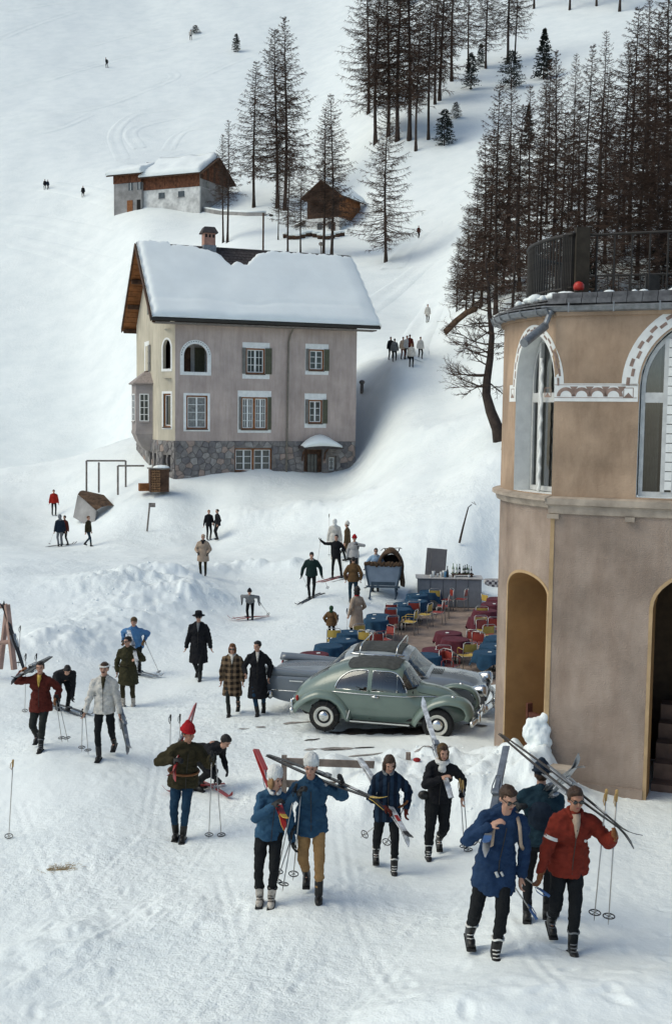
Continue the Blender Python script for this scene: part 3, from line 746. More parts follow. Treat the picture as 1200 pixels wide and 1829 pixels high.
    for x in (a-.12, b+.12):
        br = MB(); br.tube([front(x, z1-.75, .02), front(x, z1-.2, .2), front(x, zc-.05, .8)], .05, 6); br.build('canopy_bracket', WOODD, cp, world=True)
    # downpipe
    s, _ = sz(514, 700); dp = MB(); dp.tube([front(su(520), 12.05, .5), front(su(517), 11.6, .12), front(s, 11.1, .09), front(s-.05, 6, .09), front(s-.1, 1.5, .14)], .055, 8)
    dp.build('downpipe', mat('old_pipe', (.17, .15, .12), .6, var=.2), t, world=True)
    # roof: two slopes, planked underside at the gable, snow
    uL, uR, vF, vB = -1.65, L+1.25, -0.85, D+0.75
    vm = (vF+vB)/2; zf = 12.3; zrg = zf+(vm-vF)*.93
    rz = lambda v: zf+(vm-vF-abs(v-vm))*.93
    rf = MB(); th = .16
    for (va, vb) in ((vF, vm), (vm, vB)):
        q = [G(uL, va, rz(va)), G(uR, va, rz(va)), G(uR, vb, rz(vb)), G(uL, vb, rz(vb))]; dn = Vector((0, 0, -th))
        i = len(rf.v); rf.v += [tuple(p) for p in q]+[tuple(p+dn) for p in q]
        rf.f += [tuple(i+k for k in f) for f in ((0, 1, 2, 3), (7, 6, 5, 4), (0, 4, 5, 1), (1, 5, 6, 2), (2, 6, 7, 3), (3, 7, 4, 0))]
    roof = rf.build('roof', TILE, t, world=True)
    # boards and purlins under the overhang
    for (va, vb) in ((vF, vm), (vm, vB)):
        n_ = 16
        for k in range(n_):
            v0 = va+(vb-va)*(k+.06)/n_; v1 = va+(vb-va)*(k+.94)/n_
            b_ = MB(); pts = [G(uL+.06, v0, rz(v0)-th-.02), G(ca+.2, v0, rz(v0)-th-.02), G(ca+.2, v1, rz(v1)-th-.02), G(uL+.06, v1, rz(v1)-th-.02)]
            i = 0; b_.v = [tuple(p) for p in pts]+[tuple(p+Vector((0, 0, -.04))) for p in pts]
            b_.f = [(0, 1, 2, 3), (7, 6, 5, 4), (0, 4, 5, 1), (1, 5, 6, 2), (2, 6, 7, 3), (3, 7, 4, 0)]
            b_.build('soffit_board', WOODO, roof, world=True)
        for k in (0.04, .34, .64):
            v = va+(vb-va)*k if va == vF else vb+(va-vb)*k
            p = MB(); slab(p, lambda s_, z_, o_: G(s_, v+o_, z_), uL+.12, ca+.3, rz(v)-th-.36, rz(v)-th-.08, -.1, .1); p.build('purlin', WOODD, roof, world=True)
        bb = MB(); bb.loft([[G(uL-.03, v, rz(v)-.26) + Vector((0, 0, 0)), G(uL+.04, v, rz(v)-.26), G(uL+.04, v, rz(v)+.03), G(uL-.03, v, rz(v)+.03)] for v in (va, vb)]); bb.build('bargeboard', WOODD, roof, world=True)
    ev = MB(); ev.loft([[G(u, vF-.02, zf-.22), G(u, vF-.16, zf-.2), G(u, vF-.18, zf-.05), G(u, vF-.02, zf-.02)] for u in (uL, uR)]); ev.build('eaves_gutter', IRON, roof, world=True)
    es = MB(); slab(es, lambda s_, z_, o_: G(s_, z_, o_), uL+.3, uR-.2, vF+.02, 0.0, zf-.34, zf-.26); es.build('eaves_board', WOODG, roof, world=True)
    # roof tiles showing round the chimney
    up0, up1 = 2.4, 8.0
    for r_ in range(7):
        v = vm-.05-r_*.22
        for k in range(22):
            u = up0+(up1-up0)*(k+.5*(r_ % 2))/22
            tl = MB(); tl.box((0, 0, 0), (.225, .27, .03), Matrix.Rotation(R_(41), 3, 'X')); tl.v = [tuple(G(u+p[0], v+p[1], rz(v)+.035+p[2])) for p in tl.v]
            tl.build('tile', TILE, roof, world=True)
    rc = MB(); rc.tube([G(u, vm, zrg+.02) for u in np.linspace(uL+.2, uR-.2, 12)], .09, 8); rc.build('ridge_cap', TILE, roof, world=True)
    # snow blanket: follows the slope, hole around the chimney
    nu, nv = 90, 40; us = np.linspace(uL+.10, uR+.06, nu); vs = np.linspace(0, 1, nv)
    sb = MB(); top = {}; idx = {}
    def edge(u):      # upper limit of the snow below the ridge, as v
        e = vm+.12 if u < .6 else vm-.10
        dip = 1.0*math.exp(-((u-4.9)/1.1)**4)+.55*math.exp(-((u-3.6)/1.3)**2)+.40*math.exp(-((u-6.3)/1.0)**2)+.12*math.sin(u*5)*math.exp(-((u-5)/1.5)**2)
        if dip > .10: e = vm-dip
        return e+.05*math.sin(u*7)+.04*math.sin(u*17+1)
    for i, u in enumerate(us):
        ve = edge(u); er = min(1, max(0, (uR+.06-u)/1.1)); el = min(1, (u-uL-.10)/.25)
        for j, tt in enumerate(vs):
            v = vF-.16+(ve-vF+.16)*tt
            hgt = .46*min(1, (tt*(ve-vF))/.10+.75)*min(1, ((1-tt)*(ve-vF))/.45+.05)**.6*(.35+.65*el)*(.25+.75*math.sqrt(er))
            hgt *= 1+.14*float(vnoise3(np.array([[u*.6, v*.8, 2]]), 5)[0])
            if abs(tt-.19) < .02: hgt -= .05
            idx[i, j] = len(sb.v); sb.v.append(tuple(G(u+.03*math.sin(v*9), v, rz(min(v, vm))+.03+max(hgt, .02))))
    for i in range(nu-1):
        for j in range(nv-1): sb.f.append((idx[i, j], idx[i+1, j], idx[i+1, j+1], idx[i, j+1]))
    lowr = []
    for i, u in enumerate(us):
        lowr.append(len(sb.v)); sb.v.append(tuple(G(u, vF-.12+.02*math.sin(u*5), zf+.01)))
    for i in range(nu-1): sb.f.append((lowr[i], lowr[i+1], idx[i+1, 0], idx[i, 0]))
    for i in (0, nu-1):
        col = []
        for j in range(nv):
            v = vF-.12+(edge(us[i])-vF+.12)*vs[j]; col.append(len(sb.v)); sb.v.append(tuple(G(us[i], v, rz(min(v, vm))+.01)))
        for j in range(nv-1): sb.f.append((col[j], col[j+1], idx[i, j+1], idx[i, j]) if i == 0 else (col[j+1], col[j], idx[i, j], idx[i, j+1]))
    sb.build('roof_snow', SNOWS, roof, True, world=True)
    ds = MB(); ds.quad(G(uL+.1, vm, zrg+.12), G(uR, vm, zrg+.12), G(uR, vB, rz(vB)+.3), G(uL+.1, vB, rz(vB)+.3)); ds.build('roof_snow', SNOWS, roof, world=True)
    # chimney
    c = G(su(374)+1.0, vm-.1, 0); CM = mat('chimney_render', (.36, .2, .15), .9, var=.25, vscale=2, bump=.3)
    ch = MB(); ch.box((c.x, c.y, zrg+.3), (.74, .74, 1.3), Matrix.Rotation(ang, 3, 'Z')); co = ch.build('chimney', CM, roof, world=True)
    fl = MB(); fl.box((c.x, c.y, zrg-.1), (.84, .84, .5), Matrix.Rotation(ang, 3, 'Z')); fl.build('chimney_flashing', ZINC, roof, world=True)
    cp = MB(); rg = [[c+Matrix.Rotation(ang, 3, 'Z') @ Vector((x*s_, y*s_, z)) for x, y in ((-1, -1), (1, -1), (1, 1), (-1, 1))] for s_, z in ((.52, zrg+.92), (.52, zrg+.98), (.34, zrg+1.32), (.30, zrg+1.34))]
    cp.loft(rg); cp.build('chimney_cap', TILE, roof, world=True)
    sl = MB()
    for k in (-.24, 0, .24): sl.box(tuple(c+Matrix.Rotation(ang, 3, 'Z') @ Vector((k, -.375, zrg+.74))), (.12, .02, .2), Matrix.Rotation(ang, 3, 'Z'))
    sl.build('smoke_vents', BLACKV, roof, world=True)
    # bay window on the gable side
    bc, bh = 3.0, 1.25       # centre along the side wall, half length
    BP = mat('grey_bay_plaster', (.30, .265, .25), .9, var=.15, vscale=1.2, bump=.3)
    plan = lambda k: [(bc-bh*k, 0.0), (bc-bh*.62*k, 1.0*k), (bc+bh*.62*k, 1.0*k), (bc+bh*k, 0.0)]
    z0, z1, z2 = zof(790), zof(690), zof(670)
    bt = []; 
    for k, z in ((.25, z0-.75), (.55, z0-.5), (.82, z0-.1), (1.0, z0+.35), (1.03, z0+.36), (1.03, z0+.55), (1.0, z0+.56), (1.0, z1)):
        bt.append([side(s, z, o) for s, o in plan(k)])
    m_ = MB(); m_.loft(bt, cap=True); bo = m_.build('bay_window', BP, t, world=True)
    rr = MB(); rr.loft([[side(s, z1+.0, o) for s, o in plan(1.16)], [side(s, z1+.08, o) for s, o in plan(1.18)], [side(s, z2+.1, o) for s, o in plan(.35)]]); rr.build('bay_roof', mat('bay_roof_sheet', (.26, .22, .2), .6, var=.2, vscale=8), bo, world=True)
    for (i0, i1) in ((0, 1), (1, 2)):
        p, q = plan(1.0)[i0], plan(1.0)[i1]; wz0, wz1 = zof(757), zof(707)
        def bm(s, z, o, p=p, q=q):
            d_ = Vector((q[0]-p[0], q[1]-p[1])); nn = Vector((-d_.y, d_.x)).normalized()
            if nn.y < 0 and i0 == 1: nn = -nn
            if i0 == 0 and nn.x > 0: nn = -nn
            return side(p[0]+d_.x*s+nn.x*o, z, p[1]+d_.y*s+nn.y*o)
        f = MB(); a_, b_ = .22, .78
        slab(f, bm, a_, a_+.06, wz0, wz1, .0, .03); slab(f, bm, b_-.06, b_, wz0, wz1, .0, .03); slab(f, bm, a_+.06, b_-.06, wz1-.06, wz1, .0, .03); slab(f, bm, a_+.06, b_-.06, wz0, wz0+.06, 0, .03)
        slab(f, bm, .48, .52, wz0+.06, wz1-.06, .0, .03)
        for k in (1, 2, 3): z = wz0+(wz1-wz0)*k/4; slab(f, bm, a_+.06, b_-.06, z-.02, z+.02, .0, .02)
        g = MB(); g.quad(bm(a_, wz0, .006), bm(b_, wz0, .006), bm(b_, wz1, .006), bm(a_, wz1, .006)); gp = g.build('pane', GLASSW, bo, world=True)
        f.build('glazing_bars', WHITE, bo, world=True)
        s_ = MB(); slab(s_, bm, a_-.05, b_+.05, wz0-.08, wz0-.004, 0, .08); s_.build('sill', BP, bo, world=True)
    return G, front
HG, HFRONT = build_house()
# ------------------------------------------------------------------ tower building on the right
TPL = mat('ochre_plaster', (0.385, 0.275, 0.19), 0.92, var=0.24, vscale=0.9, bump=0.45, bscale=28, detail=9)
TPG = mat('mauve_grey_roughcast', (0.335, 0.262, 0.21), 0.95, var=0.24, vscale=0.9, bump=0.9, bscale=45, detail=9)
streaks(TPL, .45, 1.6, .5, .45, .75); streaks(TPG, .4, 1.5, .35, .42, .72, (.62, .55, .5))
TPI = mat('brown_inner_plaster', (0.30, 0.165, 0.065), 0.9, var=0.2, vscale=1.2, bump=0.2)
EDGE = mat('ochre_edge', (0.42, 0.29, 0.16), 0.9, var=0.15, vscale=3)
BAND = mat('brown_paint', (0.27, 0.19, 0.155), 0.9, var=0.3, vscale=8)
LEDGE = mat('ledge_stone', (0.36, 0.30, 0.24), 0.9, var=0.25, vscale=3, bump=0.3)
TGL = glass_mat('tower_glass', (0.45, 0.48, 0.47), 0.12)
DRAPE = mat('curtain_cloth', (0.42, 0.39, 0.35), 0.9, var=0.15, vscale=6)
def build_tower():
    A = Vector((3.77, 19.6)); Cc = Vector((6.58, 21.5)); r = (A-Cc).length; th0 = math.atan2(A.y-Cc.y, A.x-Cc.x)
    if th0 < 0: th0 += 2*math.pi
    T = Vector((1.52, -.6)).normalized(); N = Vector((-.367, -.93)).normalized(); N = Vector((T.y, -T.x)); 
    if N.y > 0: N = -N
    def mp(s, z, o):
        if s < 0:
            th = th0+s/r; return Vector((Cc.x+(r+o)*math.cos(th), Cc.y+(r+o)*math.sin(th), z))
        q = A+T*s+N*o; return Vector((q.x, q.y, z))
    def s_of(px, z, a, b, o=0.0):
        for _ in range(44):
            m = (a+b)/2
            if proj(mp(m, z, o))[0] < px: a = m
            else: b = m
        return (a+b)/2
    arc = lambda px, z, o=0.0: s_of(px, z, -2.45, 0.0, o)
    flat = lambda px, z, o=0.0: s_of(px, z, 0.0, 6.0, o)
    def zpy(s, py, o=0.0):
        a, b = -2.0, 14.0
        for _ in range(44):
            m = (a+b)/2
            if proj(mp(s, m, o))[1] > py: a = m
            else: b = m
        return a
    t = thing('rounded_hotel_building', 'ochre and mauve plastered building with rounded corner bay and painted arches', 'building', (5.5, 21, 0))
    SEND, SBACK = 4.6, -6.0
    zl = zpy(1.0, 893); ze = zpy(1.0, 552)
    # ground floor with doorway in the bay and larger doorway in the flat side
    da, db = arc(904, 2), arc(973, 2); zs = zpy(db, 1066); za = zpy(arc(930, 3.4), 1022)
    dop = (da, db, -1.0, arch_top(da, db, zs, za-zs))
    ea = flat(1160, 2); ezs = zpy(ea, 1087); eop = (ea, ea+2.6, -1.0, arch_top(ea, ea+2.6, ezs, .75))
    mb = MB(); rv = MB()
    wall(mb, mp, SBACK, 0, -1.0, zl, [dop], 0.12, 1.25, rv); mb.build('bay_ground_wall', TPG, t, world=True)
    rv.build('doorway_jamb', TPI, t, world=True)
    mb = MB(); rv = MB()
    wall(mb, mp, 0, SEND, -1.0, zl, [eop], 0.5, .5, rv); mb.build('front_ground_wall', TPG, t, world=True)
    rv.build('doorway_jamb', TPI, t, world=True)
    # ochre painted arrises
    def ring(a, b, zb, zs, rise, g, n=21):
        c = (a+b)/2; h = (b-a)/2
        return [(a-g, zb)]+[(c-(h+g)*math.cos(q), zs+(rise+g)*math.sin(q)) for q in np.linspace(0, math.pi, n)]+[(b+g, zb)]
    e = MB(); strip(e, mp, ring(da, db, -.8, zs, za-zs, 0), ring(da, db, -.8, zs, za-zs, .05), -.004, .012); e.build('doorway_edge', EDGE, t, world=True)
    e = MB(); strip(e, mp, ring(ea, ea+2.6, -.8, ezs, .75, 0), ring(ea, ea+2.6, -.8, ezs, .75, .06), -.004, .012); e.build('doorway_edge', EDGE, t, world=True)
    e = MB(); slab(e, mp, .0, .07, -.6, zl-.2, -.01, .012); e.build('corner_edge', EDGE, t, world=True)
    pl = MB(); slab(pl, mp, .1, ea-.06, -.8, .16, -.01, .03); pl.build('plinth', TPG, t, world=True)
    # inside the doorways
    rm = MB(); o = -1.6
    for k in range(14):
        a = -3.4+3.2*k/14; b = -3.4+3.2*(k+1)/14
        rm.quad(mp(a, -1, o), mp(b, -1, o), mp(b, zl-.9, o), mp(a, zl-.9, o)); rm.quad(mp(a, zl-.9, o), mp(b, zl-.9, o), mp(b, zl-.9, -1.26), mp(a, zl-.9, -1.26))
        rm.quad(mp(a, -.05, o), mp(b, -.05, o), mp(b, -.05, -1.26), mp(a, -.05, -1.26))
    rm.quad(mp(-3.4, -1, o), mp(-3.4, zl-.9, o), mp(-3.4, zl-.9, -1.26), mp(-3.4, -1, -1.26)); rm.quad(mp(-.2, -1, o), mp(-.2, zl-.9, o), mp(-.2, zl-.9, -1.26), mp(-.2, -1, -1.26))
    rm.build('passage_walls', TPI, t, world=True)
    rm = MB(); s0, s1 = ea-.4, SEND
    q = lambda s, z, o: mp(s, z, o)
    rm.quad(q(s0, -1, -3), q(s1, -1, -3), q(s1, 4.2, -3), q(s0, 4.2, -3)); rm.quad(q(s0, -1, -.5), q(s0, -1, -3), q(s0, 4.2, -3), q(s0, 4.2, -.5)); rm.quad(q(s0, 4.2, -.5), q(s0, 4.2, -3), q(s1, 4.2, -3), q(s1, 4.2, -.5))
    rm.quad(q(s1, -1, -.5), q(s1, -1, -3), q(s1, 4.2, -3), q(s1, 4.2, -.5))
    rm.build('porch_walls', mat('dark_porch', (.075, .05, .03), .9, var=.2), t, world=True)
    stp = mat('porch_step_wood', (.15, .095, .07), .85, var=.25, vscale=3)
    for k in range(5):
        b_ = MB(); slab(b_, mp, ea+.02, SEND-.1, -.6+.0*k, .10+.28*k, -.62-.34*k-.33, -.62-.34*k); b_.build('step', stp, t, world=True)
    # wooden gate in the bay doorway
    g0, g1 = arc(913, .6), arc(950, .6)
    gt = thing('doorway_gate', 'low dark red wooden slatted gate standing in the bay doorway', 'gate', mp(g0, 0, -.3))
    GW = mat('red_brown_wood', (.10, .035, .022), .8, var=.3, vscale=5)
    for k in range(7):
        s = g0+.06+(g1+.45-g0)*k/6; b_ = MB(); slab(b_, mp, s-.035, s+.035, .0, .98-.03*k, -.36, -.33); b_.build('slat', GW, gt, world=True)
    b_ = MB(); slab(b_, mp, g0-.02, g1+.6, 1.0, 1.09, -.39, -.3); b_.build('top_rail', GW, gt, world=True)
    b_ = MB(); slab(b_, mp, g0-.04, g0+.04, .0, 1.25, -.4, -.3); b_.build('post', GW, gt, world=True)
    # ledge
    led = MB(); prof = ((0.0, -.20), (.07, -.17), (.10, -.07), (.16, -.05), (.16, .0), (0.0, .04))
    ss = list(np.linspace(SBACK, -1e-6, 40)); led.loft([[mp(s, zl+z, o) for o, z in prof] for s in ss], cap=True); led.build('bay_ledge', LEDGE, t, world=True)
    led = MB(); prof2 = ((0.0, -.28), (.05, -.27), (.06, -.13), (.13, -.11), (.14, .0), (0.0, .03))
    led.loft([[mp(s, zl+z, o) for o, z in prof2] for s in (-.02, SEND)], cap=True); led.build('front_ledge', LEDGE, t, world=True)
    for s in (.06, flat(1125, zl)):
        b_ = MB(); slab(b_, mp, s-.07, s+.09, zl-.36, zl-.28, .0, .09); b_.build('ledge_corbel', LEDGE, t, world=True)
    # upper floor
    za_, zb_ = zl+.03, ze
    na, nb = arc(921, 7), arc(990, 7); nzs = zpy(nb, 690)
    nap = zpy(arc(948, 8), 597); nop = (na, nb, zl+.06, arch_top(na, nb, nzs, nap-nzs))
    wa = flat(1141, 7); wd = 2.3; wzs = zpy(wa, 690); wop = (wa, wa+wd, zl+.06, arch_top(wa, wa+wd, wzs, 1.15))
    mb = MB(); rv = MB(); wall(mb, mp, SBACK, 0, za_, zb_, [nop], .12, .34, rv); mb.build('bay_upper_wall', TPL, t, world=True); rv.build('niche_reveal', WHITE, t, world=True)
    mb = MB(); rv = MB(); wall(mb, mp, 0, SEND, za_, zb_, [wop], .5, .16, rv); mb.build('front_upper_wall', TPL, t, world=True); rv.build('window_reveal', WHITE, t, world=True)
    # painted arch bands with brown dashes
    def archband(a, b, zs, rise, w0, w1, zb, nd):
        e = MB(); strip(e, mp, ring(a, b, zs, zs, rise, w0, 33)[1:-1], ring(a, b, zs, zs, rise, w1, 33)[1:-1], -.01, .006); o_ = e.build('arch_band', WHITE, t, world=True)
        c = (a+b)/2; h = (b-a)/2
        for k in range(nd):
            u0 = math.pi*(k+.08)/nd; u1 = math.pi*(k+.92)/nd; f0, f1 = (.30, .5) if k % 2 else (.5, .72)
            pt = lambda u, f: (c-(h+w0+(w1-w0)*f)*math.cos(u), zs+(rise+w0+(w1-w0)*f)*math.sin(u))
            if pt(u0, 1)[0] > SEND-.1 or pt(u1, 1)[0] > SEND-.1: continue
            d_ = MB(); us = np.linspace(u0, u1, 5); strip(d_, mp, [pt(u, f0) for u in us], [pt(u, f1) for u in us], .0, .010); d_.build('painted_dash', BAND, o_, world=True)
    archband(na, nb, nzs, nap-nzs, .0, .16, zl, 20)
    archband(wa, wa+wd, wzs, 1.15, .03, .30, zl, 26)
    # frieze band between the arches
    fz0, fz1 = zpy(.5, 717), zpy(.5, 685)
    fr = MB(); slab(fr, mp, .0, wa-.02, fz0, fz1, -.01, .006)
    f_o = fr.build('painted_frieze', WHITE, t, world=True)
    fr = MB()
    for s0, s1 in ((na-.34, na), (nb, -.001)):
        ss = np.linspace(s0, s1, 6); strip(fr, mp, [(s, fz0) for s in ss], [(s, fz1) for s in ss], -.01, .006)
    fr.build('painted_frieze', WHITE, t, world=True)
    ln = MB(); slab(ln, mp, .0, wa-.04, fz1-.028, fz1-.018, .0, .009); slab(ln, mp, .0, wa-.04, fz0+.06, fz0+.07, .0, .009); ln.build('painted_lines', BAND, f_o, world=True)
    hgt = fz1-fz0; n = 4; span = (wa-.34)-.02
    for k in range(n):
        c = .12+span*(k+.3)/n; rr = hgt*.52
        d_ = MB(); us = np.linspace(0, math.pi, 11); strip(d_, mp, [(c-rr*.62*math.cos(u), fz0+.085+rr*.62*math.sin(u)) for u in us], [(c-rr*math.cos(u), fz0+.085+rr*math.sin(u)) for u in us], .0, .009); d_.build('painted_arc', BAND, f_o, world=True)
        c2 = c+span/n/2; d_ = MB(); d_.poly([mp(c2-.07, fz1-.05, .009), mp(c2+.07, fz1-.05, .009), mp(c2, fz1-.15, .009)]); d_.build('painted_triangle', BAND, f_o, world=True)
    for c in (wa-.18, -.03*0-.16+0.0, na-.16):
        d_ = MB()
        w_ = .085; zc = (fz0+fz1)/2
        for (x0, y0, x1, y1) in ((-w_, -w_, w_, -w_+.012), (-w_, w_-.012, w_, w_), (-w_, -w_+.012, -w_+.012, w_-.012), (w_-.012, -w_+.012, w_, w_-.012)): slab(d_, mp, c+x0, c+x1, zc+y0, zc+y1, .0, .009)
        d_.poly([mp(c-.07, zc-.075, .009), mp(c+.07, zc-.075, .009), mp(c, zc, .009)]); d_.build('painted_square', BAND, f_o, world=True)
    # windows
    FRM = mat('grey_white_frame', (.52, .52, .50), .6, var=.12, vscale=6)
    def arched_window(a, b, z0, zs, rise, off, mull, trans):
        top = arch_top(a, b, zs, rise); zt = trans
        f = MB(); w_ = .07
        strip(f, mp, ring(a, b, z0, zs, rise, -w_), ring(a, b, z0, zs, rise, .0), off-.05, off+.03)
        slab(f, mp, a+w_, b-w_, z0, z0+.09, off-.05, off+.03)
        slab(f, mp, a+w_, b-w_, zt-.07, zt+.10, off-.06, off+.05)
        for m in mull: slab(f, mp, m-.035, m+.035, z0+.09, top(m)-.05, off-.05, off+.06)
        wn = f.build('arched_window', FRM, t, world=True)
        g = MB(); bb = sorted(np.linspace(a, b, 15))
        for x0, x1 in zip(bb[:-1], bb[1:]): g.quad(mp(x0, z0, off-.01), mp(x1, z0, off-.01), mp(x1, top(x1), off-.01), mp(x0, top(x0), off-.01))
        g.build('pane', TGL, wn, world=True)
        i_ = MB()
        for z in np.arange(z0+.15, zt-.2, .11):
            pass
        return wn
    w1 = arched_window(na+.02, nb-.02, zl+.07, nzs, nap-nzs-.02, -.34, [arc(966, 6.5, -.34)], zpy(-1.2, 712, -.34))
    # twisted colonnette in front of the mullion
    cs = arc(963, 6.5, -.2); zz = np.linspace(zl+.06, zpy(cs, 640, -.2), 40); c_ = MB(); c_.tube([mp(cs+.012*math.sin(k*1.3), z, -.22+.012*math.cos(k*1.3)) for k, z in enumerate(zz)], [.028+.008*(k % 2) for k in range(40)], 8); c_.build('twisted_colonnette', WHITE, w1, True, world=True)
    w2 = arched_window(wa+.02, wa+wd-.02, zl+.07, wzs, 1.12, -.13, [wa+.42, wa+.60, wa+wd-.5], zpy(wa+.4, 712, -.13))
    blk = MB()
    for k in range(20):
        z = zl+.2+k*.16
        if z < wzs+.8: slab(blk, mp, wa+.455, wa+.565, z, z+.145, -.14, -.07)
    blk.build('panelled_mullion', WHITE, w2, world=True)
    # dark room with curtains behind both windows
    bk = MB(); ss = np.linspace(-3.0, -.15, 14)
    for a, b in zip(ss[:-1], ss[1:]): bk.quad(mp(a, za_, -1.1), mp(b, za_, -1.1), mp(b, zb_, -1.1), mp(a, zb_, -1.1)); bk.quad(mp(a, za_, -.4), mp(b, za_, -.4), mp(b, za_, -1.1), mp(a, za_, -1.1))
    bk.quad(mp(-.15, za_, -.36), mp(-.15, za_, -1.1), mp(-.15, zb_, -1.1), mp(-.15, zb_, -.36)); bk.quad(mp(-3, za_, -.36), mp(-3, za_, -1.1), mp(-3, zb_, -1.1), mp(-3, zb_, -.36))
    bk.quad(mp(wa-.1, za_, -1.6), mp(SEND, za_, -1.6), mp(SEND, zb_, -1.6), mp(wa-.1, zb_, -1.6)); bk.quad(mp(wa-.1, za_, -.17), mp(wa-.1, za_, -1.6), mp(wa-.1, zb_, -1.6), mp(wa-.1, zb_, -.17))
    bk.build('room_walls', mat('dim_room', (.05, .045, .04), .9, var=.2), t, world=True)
    for (s0, s1, o_) in ((na+.05, na+.42, -.5), (nb-.38, nb-.1, -.5), (wa+.02, wa+.3, -.4)):
        cu = MB(); ss = np.linspace(s0, s1, 22); cu.loft([[mp(s, zl+.1, o_+.03*math.sin(k*1.7)), mp(s, zb_-.5, o_+.03*math.sin(k*1.7))] for k, s in enumerate(ss)], cap=False, closed=False); cu.build('curtain', DRAPE, t, True, world=True)
    # roof edge: gutter, tile courses, deck
    def along(prof, s0, s1, n, name, m, smooth=False):
        b_ = MB(); b_.loft([[mp(s, ze+z, o) for o, z in prof] for s in np.linspace(s0, s1, n)], cap=True); return b_.build(name, m, t, smooth, world=True)
    gut = [(.26, .0), (.20, -.07), (.12, -.09), (.04, -.06), (.02, .03), (.05, .03), (.08, -.03), (.13, -.05), (.19, -.03), (.23, .02)]
    along(gut, SBACK, -1e-6, 40, 'gutter', ZINC); along([(o, z+.05) for o, z in gut], -.12, SEND, 3, 'gutter', ZINC)
    along([(0, -.12), (.06, -.12), (.07, -.02), (0, .0)], SBACK, -1e-6, 40, 'soffit', TPL); along([(0, -.10), (.05, -.10), (.06, .0), (0, .02)], 0, SEND, 3, 'soffit', TPL)
    for k in range(5):
        s = .25+k*.75; b_ = MB(); slab(b_, mp, s-.012, s+.012, ze-.06, ze+.1, .27, .285); b_.build('gutter_strap', ZINC, t, world=True)
    for k in range(7):
        s = -.25-k*.42; b_ = MB(); b_.tube([mp(s, ze+.04, .27), mp(s, ze-.06, .23), mp(s, ze-.10, .12)], .012, 5); b_.build('gutter_strap', ZINC, t, world=True)
    SL = mat('grey_slate_edge', (.12, .12, .125), .7, var=.35, vscale=7)
    for row in range(3):
        for k in range(46):
            s = -.06-k*.125-(row % 2)*.06; o0 = .20-row*.16; z = ze+.05+row*.075
            b_ = MB(); slab(b_, mp, s-.115, s, z, z+.025, o0-.22, o0); b_.build('tile', SL, t, world=True)
    for row in range(2):
        for k in range(18):
            s = -.05+k*.25; b_ = MB(); slab(b_, mp, s, s+.24, ze+.10+row*.1, ze+.19+row*.1, -.3-.08*row, .17-.1*row); b_.build('tile', SL, t, world=True)
    dk = MB(); dp = [mp(s, ze+.22, -.2) for s in np.linspace(SBACK, -1e-6, 30)]+[mp(0, ze+.22, -.2), mp(SEND, ze+.22, -.2), mp(SEND, ze+.22, -5)]
    dk.poly(dp); dk.build('roof_deck', ZINC, t, world=True)
    sn = MB(); rng = random.Random(5)
    def lump(s, o, w_, h_): sn.ell(mp(s, ze+.27, o), (w_, w_*.7, h_), None, 8, 6)
    for k in range(60):
        s = rng.uniform(-2.3, SEND-.1); lump(s, rng.uniform(-.5, -.18), rng.uniform(.06, .17), rng.uniform(.03, .10))
    sno = sn.build('roof_snow', SNOW, t, True, world=True); sno['kind'] = 'stuff'
    # broken downpipe swinging from the gutter
    p0 = mp(-.02, ze-.02, .12); p1 = mp(-.05, ze-.28, .22); p2 = P(935, 613, proj(p1)[2]-.55)
    dp_ = MB(); dp_.tube([p0, p0.lerp(p1, .7), p1+Vector((-.02, 0, -.02))], .05, 10); dp_.tube([p1, p2], .075, 12); dp_.build('downpipe', ZINC, t, world=True)
    # railing on the roof
    rl = thing('roof_railing', 'dark iron railing with vertical bars around the tower roof terrace', 'railing', mp(-.6, ze+.3, -.5))
    zr0, zr1 = ze+.36, zpy(-1.2, 432, -.45)
    bar = MB(); bar.tube([(0, 0, 0), (0, 0, 1)], .016, 6); bme = bar.mesh('bar', IRON)
    def baluster(s, o, z0, z1):
        b_ = link('baluster', bme, rl, world=True); q = mp(s, z0, o); b_.location = q; b_.scale = (1, 1, z1-z0)
    so = -.42; n = 46
    s_end = s_of(1026, 9.5, -2.45, 3.0, so)
    for k in range(n): baluster(-5.4+(5.4-.0)*k/n, so, zr0, zr1)
    for k in range(7): baluster(.0+s_end*k/7, so, zr0, zr1+.0)
    for nm, z, rr in (('top_rail', zr1, .035), ('bottom_rail', zr0+.06, .022)):
        b_ = MB(); b_.tube([mp(s, z, so) for s in np.linspace(-5.4, s_end, 44)], rr, 8); b_.build(nm, IRON, rl, True, world=True)
    # inner, further side of the railing seen through
    s_p = s_end
    b_ = MB(); c_ = mp(s_p, 0, so); zq = zpy(s_p, 407, so); b_.box((c_.x+.12, c_.y, (ze+.1+zq)/2), (.24, .24, zq-ze-.1)); b_.build('railing_post', mat('dark_post_wood', (.035, .028, .02), .85, var=.3), rl, world=True)
    zt = zpy(2.2, 411, -.6)
    for k in range(12): baluster(s_p+.35+k*.30, -.6, ze+.3, zt)
    b_ = MB(); b_.tube([mp(s_p+.1, zt, -.6), mp(SEND, zt, -.6)], .022, 8); b_.build('top_rail', IRON, rl, world=True)
    back = [mp(-5.4, 0, so)+Vector((0, 0, 0)), Vector((9.5, 25.5, 0))]
    for k in range(22):
        q = Vector((5.2, 25.0, 0)).lerp(Vector((9.8, 23.5, 0)), k/21); b_ = link('baluster', bme, rl, world=True); b_.location = (q.x, q.y, ze+.3); b_.scale = (1, 1, .95)
    b_ = MB(); b_.tube([(5.2, 25.0, ze+1.25), (9.8, 23.5, ze+1.25)], .025, 8); b_.build('top_rail', IRON, rl, world=True)
